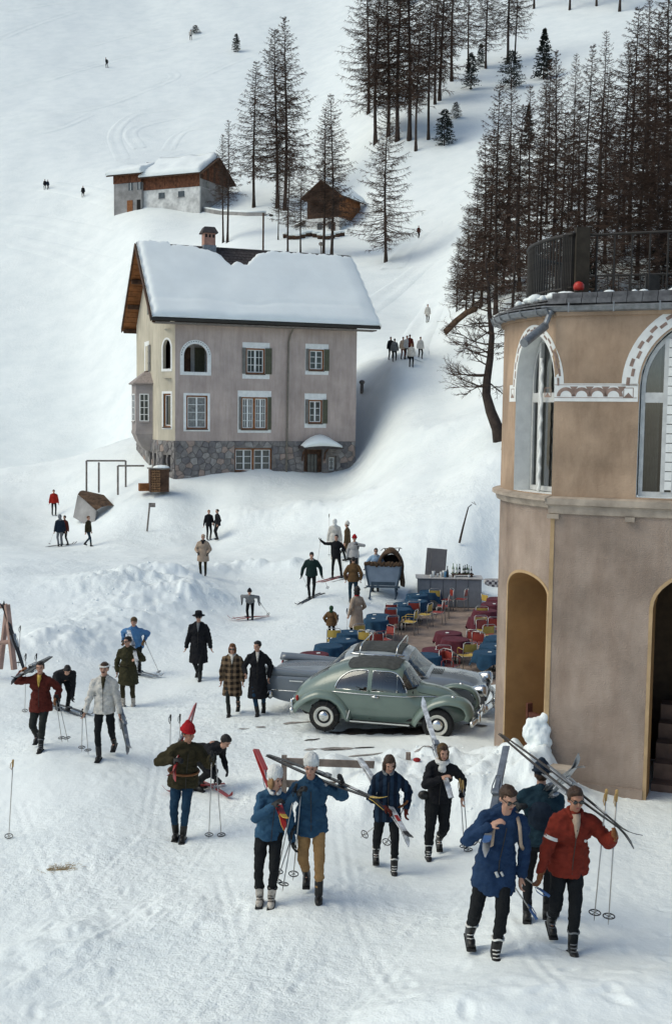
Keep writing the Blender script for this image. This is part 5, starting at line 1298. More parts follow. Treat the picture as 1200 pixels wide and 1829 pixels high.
# ------------------------------------------------------------------ cars
def itp(tab):
    xs = [a for a, _ in tab]; ys = [b for _, b in tab]
    n = len(xs); m = [0]*n
    d = [(ys[i+1]-ys[i])/(xs[i+1]-xs[i]) for i in range(n-1)]
    m[0], m[-1] = d[0], d[-1]
    for i in range(1, n-1): m[i] = 0 if d[i-1]*d[i] <= 0 else 2*d[i-1]*d[i]/(d[i-1]+d[i])
    def f(x):
        if x <= xs[0]: return ys[0]
        if x >= xs[-1]: return ys[-1]
        k = 0
        while x > xs[k+1]: k += 1
        h = xs[k+1]-xs[k]; t = (x-xs[k])/h
        return (2*t**3-3*t*t+1)*ys[k]+(t**3-2*t*t+t)*h*m[k]+(-2*t**3+3*t*t)*ys[k+1]+(t**3-t*t)*h*m[k+1]
    return f
class Shell:
    """car body skin: half width as a function of x and z"""
    def __init__(s, zt, zb, w, zw, p):
        s.zt, s.zb, s.w, s.zw, s.p = itp(zt), itp(zb), itp(w), zw, p
    def W(s, x, z, inset=0.0):
        zt, zb, w, zw = s.zt(x), s.zb(x), s.w(x), s.zw(x, s.zt(x), s.zb(x))
        if z <= zw:
            t = (zw-z)/max(zw-zb, 1e-4); return max(0, w*(1-.10*min(1, t)**2)-inset)
        t = min(1, (z-zw)/max(zt-zw, 1e-4)); return max(0, w*(max(0, 1-t**s.p))**(1/s.p)-inset)
    def Z(s, x, y):
        zt, w, zw = s.zt(x), s.w(x), s.zw(x, s.zt(x), s.zb(x)); t = min(1, abs(y)/w); return zw+(zt-zw)*(1-t**s.p)**(1/s.p)
    def rows(s, x, za, zc, n):
        zt, zw = s.zt(x), s.zw(x, s.zt(x), s.zb(x)); P_ = lambda z: (z-s.zb(x)) if z <= zw else (zw-s.zb(x))+(zt-zw)*math.asin(min(1, (z-zw)/(zt-zw)))
        Q = lambda u: s.zb(x)+u if u <= zw-s.zb(x) else zw+(zt-zw)*math.sin(min(math.pi/2, (u-(zw-s.zb(x)))/(zt-zw)))
        a, b = P_(za), P_(zc); return [Q(a+(b-a)*k/(n-1)) for k in range(n)]
    def skin(s, x0, x1, opens, nx=70, nz=9, lo=None, hi=None, inset=0.0, only=None, sides=(-1, 1)):
        """mesh of both sides; opens = (xa, xb, f_low, f_high); only = build just that opening (as glass)"""
        mb = MB(); xs = set(np.linspace(x0, x1, nx)) if only is None else set(np.linspace(only[0], only[1], 16))
        for o in opens:
            if only is None: xs |= {o[0], o[1]}
        xs = sorted(x for x in xs if x0-1e-9 <= x <= x1+1e-9); q = [xs[0]]
        for x in xs[1:]:
            if x-q[-1] > 1e-3: q.append(x)
        for sd in sides:
            for a, b in zip(q[:-1], q[1:]):
                m = (a+b)/2
                if only is not None: iv = [(only[2], only[3])]
                else:
                    iv = []; low = (lambda x: s.zb(x)) if lo is None else lo
                    for o in sorted([o for o in opens if o[0] < m < o[1]], key=lambda o: o[2](m)): iv.append((low, o[2])); low = o[3]
                    iv.append((low, (lambda x: s.zt(x)) if hi is None else hi))
                for f0, f1 in iv:
                    A0, A1, B0, B1 = f0(a), max(f0(a), f1(a)), f0(b), max(f0(b), f1(b))
                    if A1-A0 < 1e-4 and B1-B0 < 1e-4: continue
                    n = nz if (A1-A0) > .25 else 6
                    ra, rb = s.rows(a, A0, A1, n), s.rows(b, B0, B1, n); i = len(mb.v)
                    for za, zc in zip(ra, rb): mb.v += [(a, sd*s.W(a, za, inset), za), (b, sd*s.W(b, zc, inset), zc)]
                    for k in range(n-1):
                        f = (i+2*k, i+2*k+1, i+2*k+3, i+2*k+2); mb.f.append(f if sd < 0 else f[::-1])
        return mb
    def line(s, pts, wd=.012, out=.004, sides=(-1, 1)):
        """raised strip along x,z points on both sides"""
        mb = MB()
        for sd in sides:
            r = []
            for k, (x, z) in enumerate(pts):
                a = pts[max(0, k-1)]; b = pts[min(len(pts)-1, k+1)]; dx, dz = b[0]-a[0], b[1]-a[1]; l = math.hypot(dx, dz); nx, nz = -dz/l*wd, dx/l*wd
                r.append([(x+nx, sd*(s.W(x+nx, z+nz)+out), z+nz), (x-nx, sd*(s.W(x-nx, z-nz)+out), z-nz), (x-nx, sd*(s.W(x-nx, z-nz)-.01), z-nz), (x+nx, sd*(s.W(x+nx, z+nz)-.01), z+nz)])
            mb.loft(r)
        return mb
def weld(o, d=.0015):
    bm = bmesh.new(); bm.from_mesh(o.data); bmesh.ops.remove_doubles(bm, verts=bm.verts, dist=d); bmesh.ops.recalc_face_normals(bm, faces=bm.faces); bm.to_mesh(o.data); bm.free(); o.data.shade_smooth(); return o
CHROME = mat('chrome', (.62, .62, .60), .16, metal=1.0, var=0.06)
RUBBER = mat('tyre_rubber', (.018, .018, .018), .85, var=.3, vscale=20, bump=.3)
CREAM = mat('cream_wheel', (.55, .53, .46), .5, var=.12, vscale=8)
LENS = mat('headlight_lens', (.62, .64, .64), .08, var=.05, spec=.8)
CGL = glass_mat('car_glass', (.62, .66, .64), .10)
DARKIN = mat('car_interior', (.035, .032, .03), .85, var=.2)
SEATM = mat('car_seat_cloth', (.10, .085, .07), .9, var=.2)
CANVAS = mat('dark_canvas', (.06, .062, .058), .9, var=.25, vscale=10, bump=.3)
REDL = mat('red_lens', (.35, .02, .015), .2, var=.05)
AMBER = mat('amber_lens', (.5, .2, .03), .2, var=.05)
def wheel(parent, x, y, r, wd, chain=False):
    M = Matrix.Rotation(R_(90), 3, 'X'); sd = 1 if y > 0 else -1
    t = MB(); t.lathe([(r*.62, -wd*.42), (r*.8, -wd*.5), (r*.95, -wd*.44), (r, -wd*.25), (r, wd*.25), (r*.95, wd*.44), (r*.8, wd*.5), (r*.62, wd*.42)], (x, y, r), 36, M); o = t.build('wheel', RUBBER, parent, True)
    k = MB(); k.lathe([(r*.0, 0), (r*.3, .005), (r*.45, .03), (r*.58, .05), (r*.66, .06), (r*.66, .0)], (x, y+sd*(wd*.5-.045), r), 30, Matrix.Rotation(R_(90), 3, 'X') if sd < 0 else Matrix.Rotation(R_(-90), 3, 'X')); k.build('rim', CREAM, o, True)
    h = MB(); h.lathe([(r*.0, .075), (r*.14, .07), (r*.26, .055), (r*.34, .03), (r*.36, .01), (r*.36, 0)], (x, y+sd*(wd*.5-.03), r), 24, Matrix.Rotation(R_(90), 3, 'X') if sd < 0 else Matrix.Rotation(R_(-90), 3, 'X')); h.build('hubcap', CHROME, o, True)
    if chain:
        c = MB()
        for q in range(11):
            u = q*6.2832/11+.2; d = Vector((math.cos(u), 0, math.sin(u))); p = Vector((x, y, r))
            c.tube([p+d*r*.72+Vector((0, sd*wd*.54, 0)), p+d*r*.95+Vector((0, sd*wd*.5, 0)), p+d*(r+.012)+Vector((0, sd*wd*.2, 0)), p+d*(r+.012)-Vector((0, sd*wd*.3, 0))], .011, 5)
        c.tube([Vector((x+math.cos(u)*r*.73, y+sd*wd*.55, r+math.sin(u)*r*.73)) for u in np.linspace(0, 6.2832, 25)], .010, 5); c.build('snow_chain', IRON, o)
    return o
def outline(S, pts, name, m, par, wd=.011, out=.006):
    for sd in (-1, 1): weld(S.line(pts, wd, out, (sd,)).build(name, m, par))
def beetle():
    P_ = mat('sage_green_paint', (.135, .18, .148), .28, var=.07, vscale=1.5, spec=.5, coat=.5)
    S = Shell([(-2.02, .50), (-1.95, .68), (-1.75, .92), (-1.5, 1.105), (-1.2, 1.27), (-.9, 1.385), (-.6, 1.46), (-.3, 1.495), (0, 1.50), (.2, 1.475), (.38, 1.42), (.50, 1.30), (.70, 1.035), (.80, .995), (1.0, .975), (1.2, .935), (1.4, .86), (1.6, .73), (1.72, .58), (1.80, .42)],
              [(-2.02, .44), (-1.7, .34), (-1.3, .28), (1.3, .28), (1.6, .32), (1.8, .40)],
              [(-2.02, .26), (-1.9, .40), (-1.7, .50), (-1.3, .62), (-.9, .67), (-.4, .70), (0, .705), (.4, .69), (.7, .63), (1.0, .54), (1.3, .46), (1.6, .34), (1.8, .16)],
              lambda x, zt, zb: zb+min(.52, (zt-zb)*.45), 2.35)
    px = 690; d = 23.9; c = P(px, 1300, d); hd = R_(-14)
    z = float(np.mean(Hs(np.array([c.x-1.2, c.x+1.2, c.x+1.2, c.x-1.2]), np.array([c.y+.3-.6, c.y-.3-.6, c.y-.3+.6, c.y+.3+.6]))))+.0
    t = thing('small_rounded_car', 'sage green rounded small car with fabric sunroof parked beside the grey sedan', 'car', (c.x, c.y, z), hd)
    def rtop(lo, a, b, r):     # rounded window top
        return lambda x: lo+(1 if True else 0)*0
    zl = .925
    qa, qb, da, db = -.98, -.285, -.195, .545
    top = lambda x: min(S.zt(x)-.155, 1.325)
    qt = lambda x: zl+(top(x)-zl)*math.sqrt(max(0, 1-max(0, (qa+.42-x)/.42)**2.4))*(1 if x < qb-.03 else .985)
    dt = lambda x: zl+(top(x)-zl)*math.sqrt(max(0.0, 1-max(0, (x-(db-.34))/.34)**2.6))
    ql = (qa, qb, lambda x: zl, qt); dl = (da, db, lambda x: zl, dt)
    zwin = lambda x: S.zw(x, S.zt(x), S.zb(x))
    wl = (.425, .715, lambda x: max(1.0, zwin(x)+(S.zt(x)-zwin(x))*(.56+.9*max(0, .48-x))), lambda x: S.zt(x)-(.05 if x < .44 else 0.0))
    rl = (-1.62, -1.22, lambda x: S.Z(x, .30), lambda x: S.zt(x)+1e-5)
    ops = [ql, dl, wl, rl]
    weld(S.skin(-2.02, 1.80, ops, 96, 12).build('body', P_, t)).data
    for o, n in ((ql, 'rear_side_window'), (dl, 'door_window'), (wl, 'windscreen'), (rl, 'rear_window')): [weld(S.skin(-2.02, 1.8, [], only=o, inset=.010, sides=q_).build(n, CGL, t)) for q_ in (((-1, 1),) if n in ('windscreen', 'rear_window') else ((-1,), (1,)))]
    for o in (ql, dl):
        xs = np.linspace(o[0]+.005, o[1]-.005, 22); pts = [(o[0]+.004, zl)]+[(x, max(zl+.004, o[3](x))) for x in xs]+[(o[1]-.004, zl)]
        outline(S, pts, 'window_trim', CHROME, t, .009); outline(S, [(o[0], zl-.003), (o[1], zl-.003)], 'window_trim', CHROME, t, .009)
    outline(S, [(.335, zl), (.325, dt(.325))], 'vent_window_bar', CHROME, t, .010)
    xs = np.linspace(.44, .70, 10); outline(S, [(x, wl[2](x)-.006) for x in xs], 'windscreen_seal', RUBBER, t, .012)
    GAP = mat('panel_gap', (.02, .024, .02), .9, var=0)
    for x in (-.24, .655): outline(S, [(x, .33), (x, .9), (x-.005, zl+.02)], 'door_gap', GAP, t, .005, .0015)
    outline(S, [(-.24, zl), (-.235, 1.30)], 'door_gap', GAP, t, .005, .0015); outline(S, [(-.24, .33), (.655, .33)], 'door_gap', GAP, t, .004, .0015)
    outline(S, [(x, .855-.03*max(0, x-.6)) for x in np.linspace(-1.05, 1.22, 26)], 'chrome_strip', CHROME, t, .010, .012)
    outline(S, [(-.19, .815), (-.03, .815)], 'door_handle', CHROME, t, .016, .035)
    # canvas sunroof
    g = MB(); rg = []
    for x in np.linspace(-.78, .34, 22):
        hw = .47*min(1, .70+.9*math.sqrt(max(0, min(x+.78, .34-x)))); rg.append([(x, y, S.Z(x, y)+.016+.006*math.sin(x*38)) for y in np.linspace(-hw, hw, 15)])
    g.loft(rg, cap=False, closed=False); e = [r_[0] for r_ in rg]; g.build('fabric_sunroof', CANVAS, t, True)
    # fenders
    def fender(path, yin, yout, sd):
        f = MB(); n = len(path); pth = []
        fx, fz = itp([(k, p[0]) for k, p in enumerate(path)]), itp([(k, p[1]) for k, p in enumerate(path)])
        for u in np.linspace(0, n-1, 34): pth.append((fx(u), fz(u)))
        cx = sum(p[0] for p in path)/n; rings = []
        for k, (x, z_) in enumerate(pth):
            a = pth[max(0, k-1)]; b = pth[min(len(pth)-1, k+1)]; dx, dz = b[0]-a[0], b[1]-a[1]; l = math.hypot(dx, dz); nx, nz = dz/l, -dx/l
            if nx*(x-cx)+nz*(z_-.25) < 0: nx, nz = -nx, -nz
            e = math.sin(math.pi*min(1, max(0, k/(len(pth)-1))))**.35; yo = yin+(yout-yin)*(.82+.18*e); r_ = []
            for (fy, dn) in ((0, .0), (.35, .022), (.62, .018), (.82, -.012), (.94, -.05), (1.0, -.10), (.99, -.125), (.93, -.125), (.86, -.07), (.5, -.03), (0, -.03)):
                r_.append((x+nx*dn, sd*(yin+(yo-yin)*fy), z_+nz*dn))
            rings.append(r_)
        f.loft(rings); return weld(f.build('fender', P_, t))
    for sd in (-1, 1):
        fender([(1.84, .40), (1.90, .56), (1.84, .74), (1.66, .86), (1.40, .89), (1.12, .82), (.86, .64), (.70, .44), (.62, .29)], .34, .775, sd)
        fender([(-.60, .29), (-.68, .48), (-.83, .69), (-1.06, .82), (-1.32, .84), (-1.58, .75), (-1.80, .58), (-1.93, .40)], .45, .775, sd)
        r_ = MB(); r_.box((0, sd*.715, .275), (1.28, .12, .045), None, .012); r_.build('running_board', RUBBER, t)
        r_ = MB(); r_.box((0, sd*.782, .29), (1.26, .014, .028)); r_.build('running_board_trim', CHROME, t)
        r_ = MB(); r_.box((-.66, sd*.76, .42), (.02, .05, .20), Matrix.Rotation(R_(15), 3, 'Y')); r_.build('stone_guard', CHROME, t)
        M = Matrix.Rotation(R_(90-28), 3, 'Y')
        h = MB(); h.lathe([(0, 0), (.105, 0), (.112, .012), (.108, .03), (.09, .04), (0, .04)], (1.745, sd*.60, .66), 22, M); hl = h.build('headlight', CHROME, t, True)
        h = MB(); h.lathe([(.092, .041), (.08, .055), (.05, .066), (0, .072)], (1.745, sd*.60, .66), 20, M); h.build('lens', LENS, hl, True)
        h = MB(); h.ell((1.5, sd*.60, .90), (.05, .028, .028)); h.build('indicator', CHROME, t, True)
        h = MB(); h.ell((-1.80, sd*.64, .66), (.035, .045, .065)); h.build('tail_light', REDL, t, True)
        for x in (-1.2, 1.2): wheel(t, x, sd*.65, .325, .165, x < 0)
    for sx, nm in ((1, 'front_bumper'), (-1, 'rear_bumper')):
        b = MB(); b.tube([(sx*(1.80-.10*abs(y)**2*1.6+.18), y, .40) for y in np.linspace(-.74, .74, 17)], .045, 8, flat=1.5); bo = b.build(nm, CHROME, t, True)
        for y in (-.36, .36):
            o_ = MB(); o_.ell((sx*2.0, y, .44), (.045, .04, .12)); o_.build('overrider', CHROME, bo, True)
        b = MB(); b.tube([(sx*1.97, -.36, .52), (sx*2.0, -.2, .57), (sx*2.0, .2, .57), (sx*1.97, .36, .52)], .018, 6); b.build('bumper_bow', CHROME, bo, True)
    # hood seam, mirror, exhaust, interior
    for sd in (-1, 1):
        hm = MB(); hm.tube([(x, sd*min(.44-.13*max(0, x-.75), S.w(x)*.86), S.Z(x, min(.44-.13*max(0, x-.75), S.w(x)*.86))+.001) for x in np.linspace(.74, 1.7, 16)], .005, 5); hm.build('bonnet_seam', GAP, t)
        w_ = MB(); w_.tube([(.74, sd*.3-.05, 1.035), (.62, sd*.3+.1, 1.14), (.55, sd*.3+.22, 1.19)], .006, 5); w_.build('wiper', IRON, t)
    f = MB(); f.box((0, 0, .36), (2.6, 1.24, .06)); f.box((.60, 0, .82), (.10, 1.1, .22)); f.build('cabin_floor', DARKIN, t)
    for y in (-.32, .32):
        s_ = MB(); s_.box((-.08, y, .52), (.46, .46, .16), None, .05); s_.box((-.33, y, .80), (.12, .46, .52), Matrix.Rotation(R_(-12), 3, 'Y'), .05); s_.build('front_seat', SEATM, t, True)
    s_ = MB(); s_.box((-.80, 0, .56), (.42, 1.0, .18), None, .05); s_.box((-1.02, 0, .82), (.14, 1.0, .46), Matrix.Rotation(R_(-14), 3, 'Y'), .05); s_.build('rear_seat', SEATM, t, True)
    w_ = MB(); M = Matrix.Rotation(R_(-62), 3, 'Y'); w_.tube([Vector((.36, .32, .93))+M @ Vector((.19*math.cos(u), .19*math.sin(u), 0)) for u in np.linspace(0, 6.2832, 25)], .012, 6); w_.tube([(.36, .32, .93), (.6, .32, .8)], .02, 6); w_.build('steering_wheel', CREAM, t)
    eb = MB(); eb.tube([(-2.0, -.2, .27), (-2.08, -.2, .26)], .025, 8); eb.build('exhaust_pipe', CHROME, t)
    m_ = MB(); m_.lathe([(0, .0), (.045, .0), (.05, .02), (.03, .03), (0, .032)], (1.62, 0, .72), 14, Matrix.Rotation(R_(55), 3, 'Y')); m_.build('bonnet_badge', CHROME, t, True)
    return t
beetle()
def sedan():
    P_ = mat('slate_grey_paint', (.15, .172, .195), .26, var=.06, vscale=1.5, spec=.5, coat=.5)
    P2 = mat('pale_grey_paint', (.29, .32, .33), .28, var=.06, vscale=1.5, spec=.5, coat=.5)
    L = Shell([(-2.42, .80), (-2.34, .93), (-2.0, .975), (-1.2, 1.0), (-.5, .99), (.5, .99), (1.0, 1.02), (1.5, 1.0), (1.9, .95), (2.15, .86), (2.27, .70)],
              [(-2.42, .42), (-2.0, .32), (-1, .26), (1.2, .26), (2.0, .34), (2.27, .44)],
              [(-2.42, .74), (-2.0, .80), (-1, .83), (0, .84), (1, .825), (1.7, .80), (2.1, .76), (2.27, .66)], lambda x, zt, zb: zb+(zt-zb)*.82, 2.6)
    Gh = Shell([(-1.22, .99), (-1.0, 1.18), (-.80, 1.37), (-.62, 1.47), (-.3, 1.525), (.1, 1.535), (.45, 1.50), (.62, 1.45), (.80, 1.27), (1.10, 1.0)],
               [(-1.22, .96), (1.1, .96)], [(-1.22, .62), (-.9, .70), (-.4, .735), (.2, .74), (.6, .73), (.85, .70), (1.1, .62)], lambda x, zt, zb: zb+(zt-zb)*.30, 3.0)
    c = P(682, 1270, 25.9); hd = R_(-12.5); z = hz(c.x, c.y)-.10
    t = thing('grey_sedan', 'slate grey finned sedan with roof rack and dark sunroof behind the green car', 'car', (c.x, c.y, z), hd, scale=1.06)
    weld(L.skin(-2.42, 2.27, [], 70, 14).build('body', P_, t))
    for x, sg in ((-2.42, -1), (2.27, 1)):
        e = MB(); zs = np.linspace(L.zb(x), L.zt(x), 10); e.poly([(x, L.W(x, z_), z_) for z_ in zs]+[(x, -L.W(x, z_), z_) for z_ in zs[::-1]]); e.build('end_panel', P_, t)
    zl = 1.055; top = lambda x: min(Gh.zt(x)-.10, 1.385)
    zw = lambda x: Gh.zw(x, Gh.zt(x), Gh.zb(x))
    w1 = (-.60, -.05, lambda x: zl, lambda x: zl+(top(x)-zl)*min(1, .15+3.2*(x+.60))); w2 = (.02, .62, lambda x: zl, lambda x: zl+(top(x)-zl)*min(1, .05+4.5*(.63-x)))
    rear = (-1.14, -.72, lambda x: max(1.03, Gh.zt(x)-.34+.1*max(0, x+.9)), lambda x: Gh.zt(x)-.0); ws = (.655, 1.02, lambda x: max(1.035, min(Gh.zt(x)-.02, Gh.zt(x)-.33)), lambda x: Gh.zt(x))
    weld(Gh.skin(-1.22, 1.10, [w1, w2, rear, ws], 70, 12).build('roof', P2, t))
    for o, n in ((w1, 'rear_side_window'), (w2, 'front_side_window'), (rear, 'rear_window'), (ws, 'windscreen')):
        [weld(Gh.skin(-1.22, 1.1, [], only=o, inset=.012, sides=q_).build(n, CGL, t)) for q_ in (((-1, 1),) if n in ('windscreen', 'rear_window') else ((-1,), (1,)))]
        xs = np.linspace(o[0]+.005, o[1]-.005, 14)
        outline(Gh, [(x, o[2](x)-.004) for x in xs], 'window_trim', CHROME, t, .010)
        if o in (w1, w2): outline(Gh, [(x, max(zl+.01, o[3](x)+.004)) for x in xs], 'window_trim', CHROME, t, .012)
    outline(Gh, [(x, 1.425) for x in np.linspace(-.72, .64, 12)], 'rain_gutter', CHROME, t, .014, .02)
    g = MB(); rg = []
    for x in np.linspace(-.56, .50, 20): rg.append([(x, y, Gh.Z(x, y)+.014+.010*math.sin((x+.56)*30)**8) for y in np.linspace(-.52, .52, 13)])
    g.loft(rg, cap=False, closed=False); g.build('fabric_sunroof', CANVAS, t, True)
    for x in (-.38, .40):
        r_ = MB(); r_.tube([(x, -.735, 1.40), (x+.02, -.735, 1.50), (x+.03, -.70, 1.60), (x+.03, -.55, 1.645), (x+.03, 0, 1.65), (x+.03, .55, 1.645), (x+.03, .70, 1.60), (x+.02, .735, 1.5), (x, .735, 1.40)], .014, 7); r_.build('roof_rack_bow', CHROME, t, True)
    for sd in (-1, 1):
        f = MB(); rg = []
        for x in np.linspace(-2.46, -.75, 14):
            h_ = .105*max(0, (-.75-x)/1.7)**.8+.004; yb = L.w(x)-.02; b0 = L.Z(x, .70)-.03 if L.w(x) > .72 else L.zt(x)-.1
            rg.append([(x, sd*(yb-.19), .955), (x, sd*(yb-.09), .965+h_*.7), (x, sd*(yb-.02), .965+h_), (x, sd*(yb+.018), .955+h_*.8), (x, sd*(yb+.012), .86)])
        f.loft(rg); f.build('tail_fin', P_, t, True)
        tl = MB(); tl.ell((-2.44, sd*.72, .80), (.03, .05, .10)); tl.build('tail_light', REDL, t, True)
        h = MB(); h.tube([(2.0, sd*.64, .80), (2.22, sd*.64, .80), (2.30, sd*.64, .81)], [.10, .135, .13], 18); hl = h.build('headlight', CHROME, t, True)
        h = MB(); h.ell((2.30, sd*.64, .81), (.03, .105, .105), None, 18, 10); h.build('lens', LENS, hl, True)
        for x in (-1.32, 1.40): wheel(t, x, sd*.70, .335, .17)
        outline(L, [(x, .60+.02*x) for x in np.linspace(-2.3, .6, 16)], 'chrome_strip', CHROME, t, .010, .012) if sd < 0 else None
    outline(L, [(x, .86) for x in np.linspace(1.0, 1.9, 10)], 'chrome_strip', CHROME, t, .012, .014)
    for x in (-.62, -.02, .70): outline(L, [(x, .35), (x, .95)], 'door_gap', MT['panel_gap'], t, .005, .0015)
    gr = MB(); gr.box((2.275, 0, .66), (.03, 1.02, .22), None, .01); go = gr.build('grille', IRON, t)
    for k in range(5):
        b = MB(); b.box((2.298, 0, .575+.042*k), (.015, 1.0, .012)); b.build('grille_bar', CHROME, go)
    for sx, nm in ((1, 'front_bumper'), (-1, 'rear_bumper')):
        b = MB(); b.tube([(sx*(2.43-.13*abs(y)**2*1.5), y, .47) for y in np.linspace(-.86, .86, 19)], .06, 8, flat=1.5); bo = b.build(nm, CHROME, t, True)
        for y in (-.40, .40):
            o_ = MB(); o_.ell((sx*2.46, y, .50), (.05, .05, .12)); o_.build('overrider', CHROME, bo, True)
    bs = MB(); 
    for k in range(9): bs.box((1.03+.035*k, 0, L.zt(1.03+.035*k)+.002), (.012, .5, .010))
    bs.build('cowl_vent', GAPM, t)
    nm = MB(); nm.box((-1.72, -.835, .80), (.30, .012, .03)); nm.build('script_badge', CHROME, t)
    f = MB(); f.box((0, 0, .42), (2.6, 1.4, .06)); f.box((.86, 0, .92), (.14, 1.3, .14)); f.build('cabin_floor', DARKIN, t)
    for x in (-.02, -.62):
        s_ = MB(); s_.box((x, 0, .60), (.46, 1.3, .18), None, .05); s_.box((x-.26, 0, .90), (.13, 1.3, .48), Matrix.Rotation(R_(-8), 3, 'Y'), .05); s_.build('seat', SEATM, t, True)
    w_ = MB(); M = Matrix.Rotation(R_(-62), 3, 'Y'); w_.tube([Vector((.58, .36, 1.04))+M @ Vector((.2*math.cos(u), .2*math.sin(u), 0)) for u in np.linspace(0, 6.2832, 25)], .012, 6); w_.build('steering_wheel', CREAM, t)
GAPM = MT['panel_gap']
sedan()
MUD_SHADE = mat('wet_shadowed_ground', (.045, .035, .028), .6, var=.5, vscale=5, bump=.5)  # wet mud; the patches beneath the green car also paint in its shadow
patch('mud_and_car_shadow', [(640,1306,.8,.35),(700,1306,1.2,.42),(760,1306,.8,.36),(600,1340,.35,.07),(650,1336,.3,.06),(555,1322,.3,.10),(850,1296,.5,.15)], MUD_SHADE, .012, 60, .62, 5)
SLUSH = mat('grey_slush', (.30, .275, .25), .5, var=.45, vscale=6, bump=.6)
patch('slush_ground', [(590,1338,.8,.16),(665,1348,.8,.10),(845,1296,.6,.22),(525,1292,.5,.2),(450,1300,.7,.12),(770,1335,.6,.10)], SLUSH, .011, 60, .72, 9)
# ------------------------------------------------------------------ cafe terrace
TF = mat('terrace_boards', (.26, .195, .155), .85, var=.2, vscale=2.5, bump=.3)
def terrace():
    pts = [on_plane(px, py, TZ) for px, py in ((575, 1225), (600, 1190), (650, 1150), (690, 1105), (735, 1083), (860, 1083), (1010, 1084), (1060, 1225), (870, 1235))]
    mb = MB(); top = [p+Vector((0, 0, 0.02)) for p in pts]; bot = [p+Vector((0, 0, -.5)) for p in pts]
    n = len(pts); i = 0; mb.v = [tuple(p) for p in top+bot]; mb.f = [tuple(range(n))[::-1]]+[(k, (k+1) % n, n+(k+1) % n, n+k) for k in range(n)]
    o = mb.build('terrace_floor', TF); weld(o); o.data.shade_flat(); struct(o)
terrace()
BLUEC = mat('blue_tablecloth', (.014, .052, .098), .85, var=.25, vscale=5, bump=.3, bscale=60)
MARC = mat('maroon_tablecloth', (.095, .018, .028), .85, var=.25, vscale=5, bump=.3, bscale=60)
STEELT = mat('tubular_steel', (.42, .41, .39), .35, metal=.8, var=.1)
YEL = mat('yellow_lacquer', (.48, .33, .075), .5, var=.12, vscale=9)
REDC = mat('red_lacquer', (.26, .042, .032), .5, var=.12, vscale=9)
CLO = {}
def cloth_mesh(m, seed):
    rng = random.Random(seed); mb = MB(); r0 = .40; n = 48; rings = []; ph = rng.uniform(0, 6)
    rings.append([(0.001*math.cos(2*math.pi*k/n), .001*math.sin(2*math.pi*k/n), .004) for k in range(n)])
    rings.append([(r0*.96*math.cos(2*math.pi*k/n), r0*.96*math.sin(2*math.pi*k/n), .004) for k in range(n)])
    for j, f in enumerate((0, .08, .3, .6, 1.0)):
        ring = []
        for k in range(n):
            u = 2*math.pi*k/n; c = abs(math.sin(2*(u+ph*.2)))**4; drop = .27+.17*c
            rad = r0+.012+f*(.05+.035*math.sin(9*u+ph)+.08*c); ring.append((rad*math.cos(u), rad*math.sin(u), .004-f*drop-.002*(f > 0)))
        rings.append(ring)
    mb.loft(rings, cap=False); return mb.mesh('tablecloth', m, True)
CM_ = {('b', k): cloth_mesh(BLUEC, k) for k in range(3)}; CM_.update({('m', k): cloth_mesh(MARC, 10+k) for k in range(3)})
tp = MB(); tp.lathe([(0, -.03), (.39, -.03), (.395, -.015), (.39, 0), (0, 0)], (0, 0, .72), 28); TTOP = tp.mesh('tabletop', STEELT)
tp = MB(); tp.tube([(0, 0, .02), (0, 0, .69)], .025, 8); TLEG = tp.mesh('leg', STEELT, True)
tp = MB(); tp.lathe([(.24, 0), (.24, .015), (.04, .035), (.0, .035)], (0, 0, 0), 20); TBASE = tp.mesh('base', IRON, True)
ASH = MB().lathe([(0, 0), (.05, 0), (.06, .02), (.052, .02), (.045, .008), (0, .008)], (0, 0, 0), 14).mesh('ashtray', WHITE, True)
TABLES = [(768,1056,'b'),(745,1062,'b'),(743,1073,'b'),(723,1078,'b'),(713,1087,'b'),(676,1099,'b'),(672,1106,'b'),(623,1129,'b'),(613,1143,'b'),(587,1153,'b'),(561,1168,'m'),
          (889,1069,'m'),(880,1078,'m'),(866,1090,'m'),(858,1104,'m'),(801,1130,'m'),(813,1141,'m'),(779,1160,'m'),(762,1170,'b'),(888,1139,'b'),(882,1153,'b'),(871,1165,'b')]
TABPOS = {'b': 'blue', 'm': 'maroon'}
def tables():
    L = [t for t in TABLES if t[0] < 772 and t[1] < 1110]; F = [t for t in TABLES if t[0] < 630]; Rr = [t for t in TABLES if t not in L and t not in F]
    rng = random.Random(2)
    for grp, nm in ((L, 'towards the bar'), (F, 'behind the sedan'), (Rr, 'on the building side')):
        cnt = {}
        for k, (px, py, c) in enumerate(sorted(grp, key=lambda t: -t[1])):
            p = on_plane(px, py, TZ+.745); p.z = TZ+.02; j = cnt.get(c, 0); cnt[c] = j+1; multi = len([1 for t in grp if t[2] == c]) > 1
            who = f'{ORD[j]} nearest ' if multi else 'single '
            t = thing('cafe_table', f'round cafe table under the {who}{TABPOS[c]} cloth {nm}', 'table', p, 0, 'cafe tables on the terrace')
            link('tabletop', TTOP, t); link('leg', TLEG, t); link('base', TBASE, t)
            o = link('tablecloth', CM_[c, rng.randrange(3)]); o.location = p+Vector((0, 0, .722)); o.rotation_euler.z = rng.uniform(0, 6); tag(o, f'{who}{TABPOS[c]} tablecloth {nm}', 'tablecloth', 'tablecloths on the terrace')
            if rng.random() < .8:
                o = link('ashtray', ASH); o.location = p+Vector((rng.uniform(-.15, .15), rng.uniform(-.15, .1), .729)); tag(o, f'small white ashtray on the {who}{TABPOS[c]} cloth {nm}'.replace('  ', ' '), 'ashtray', 'ashtrays on the tables')
tables()
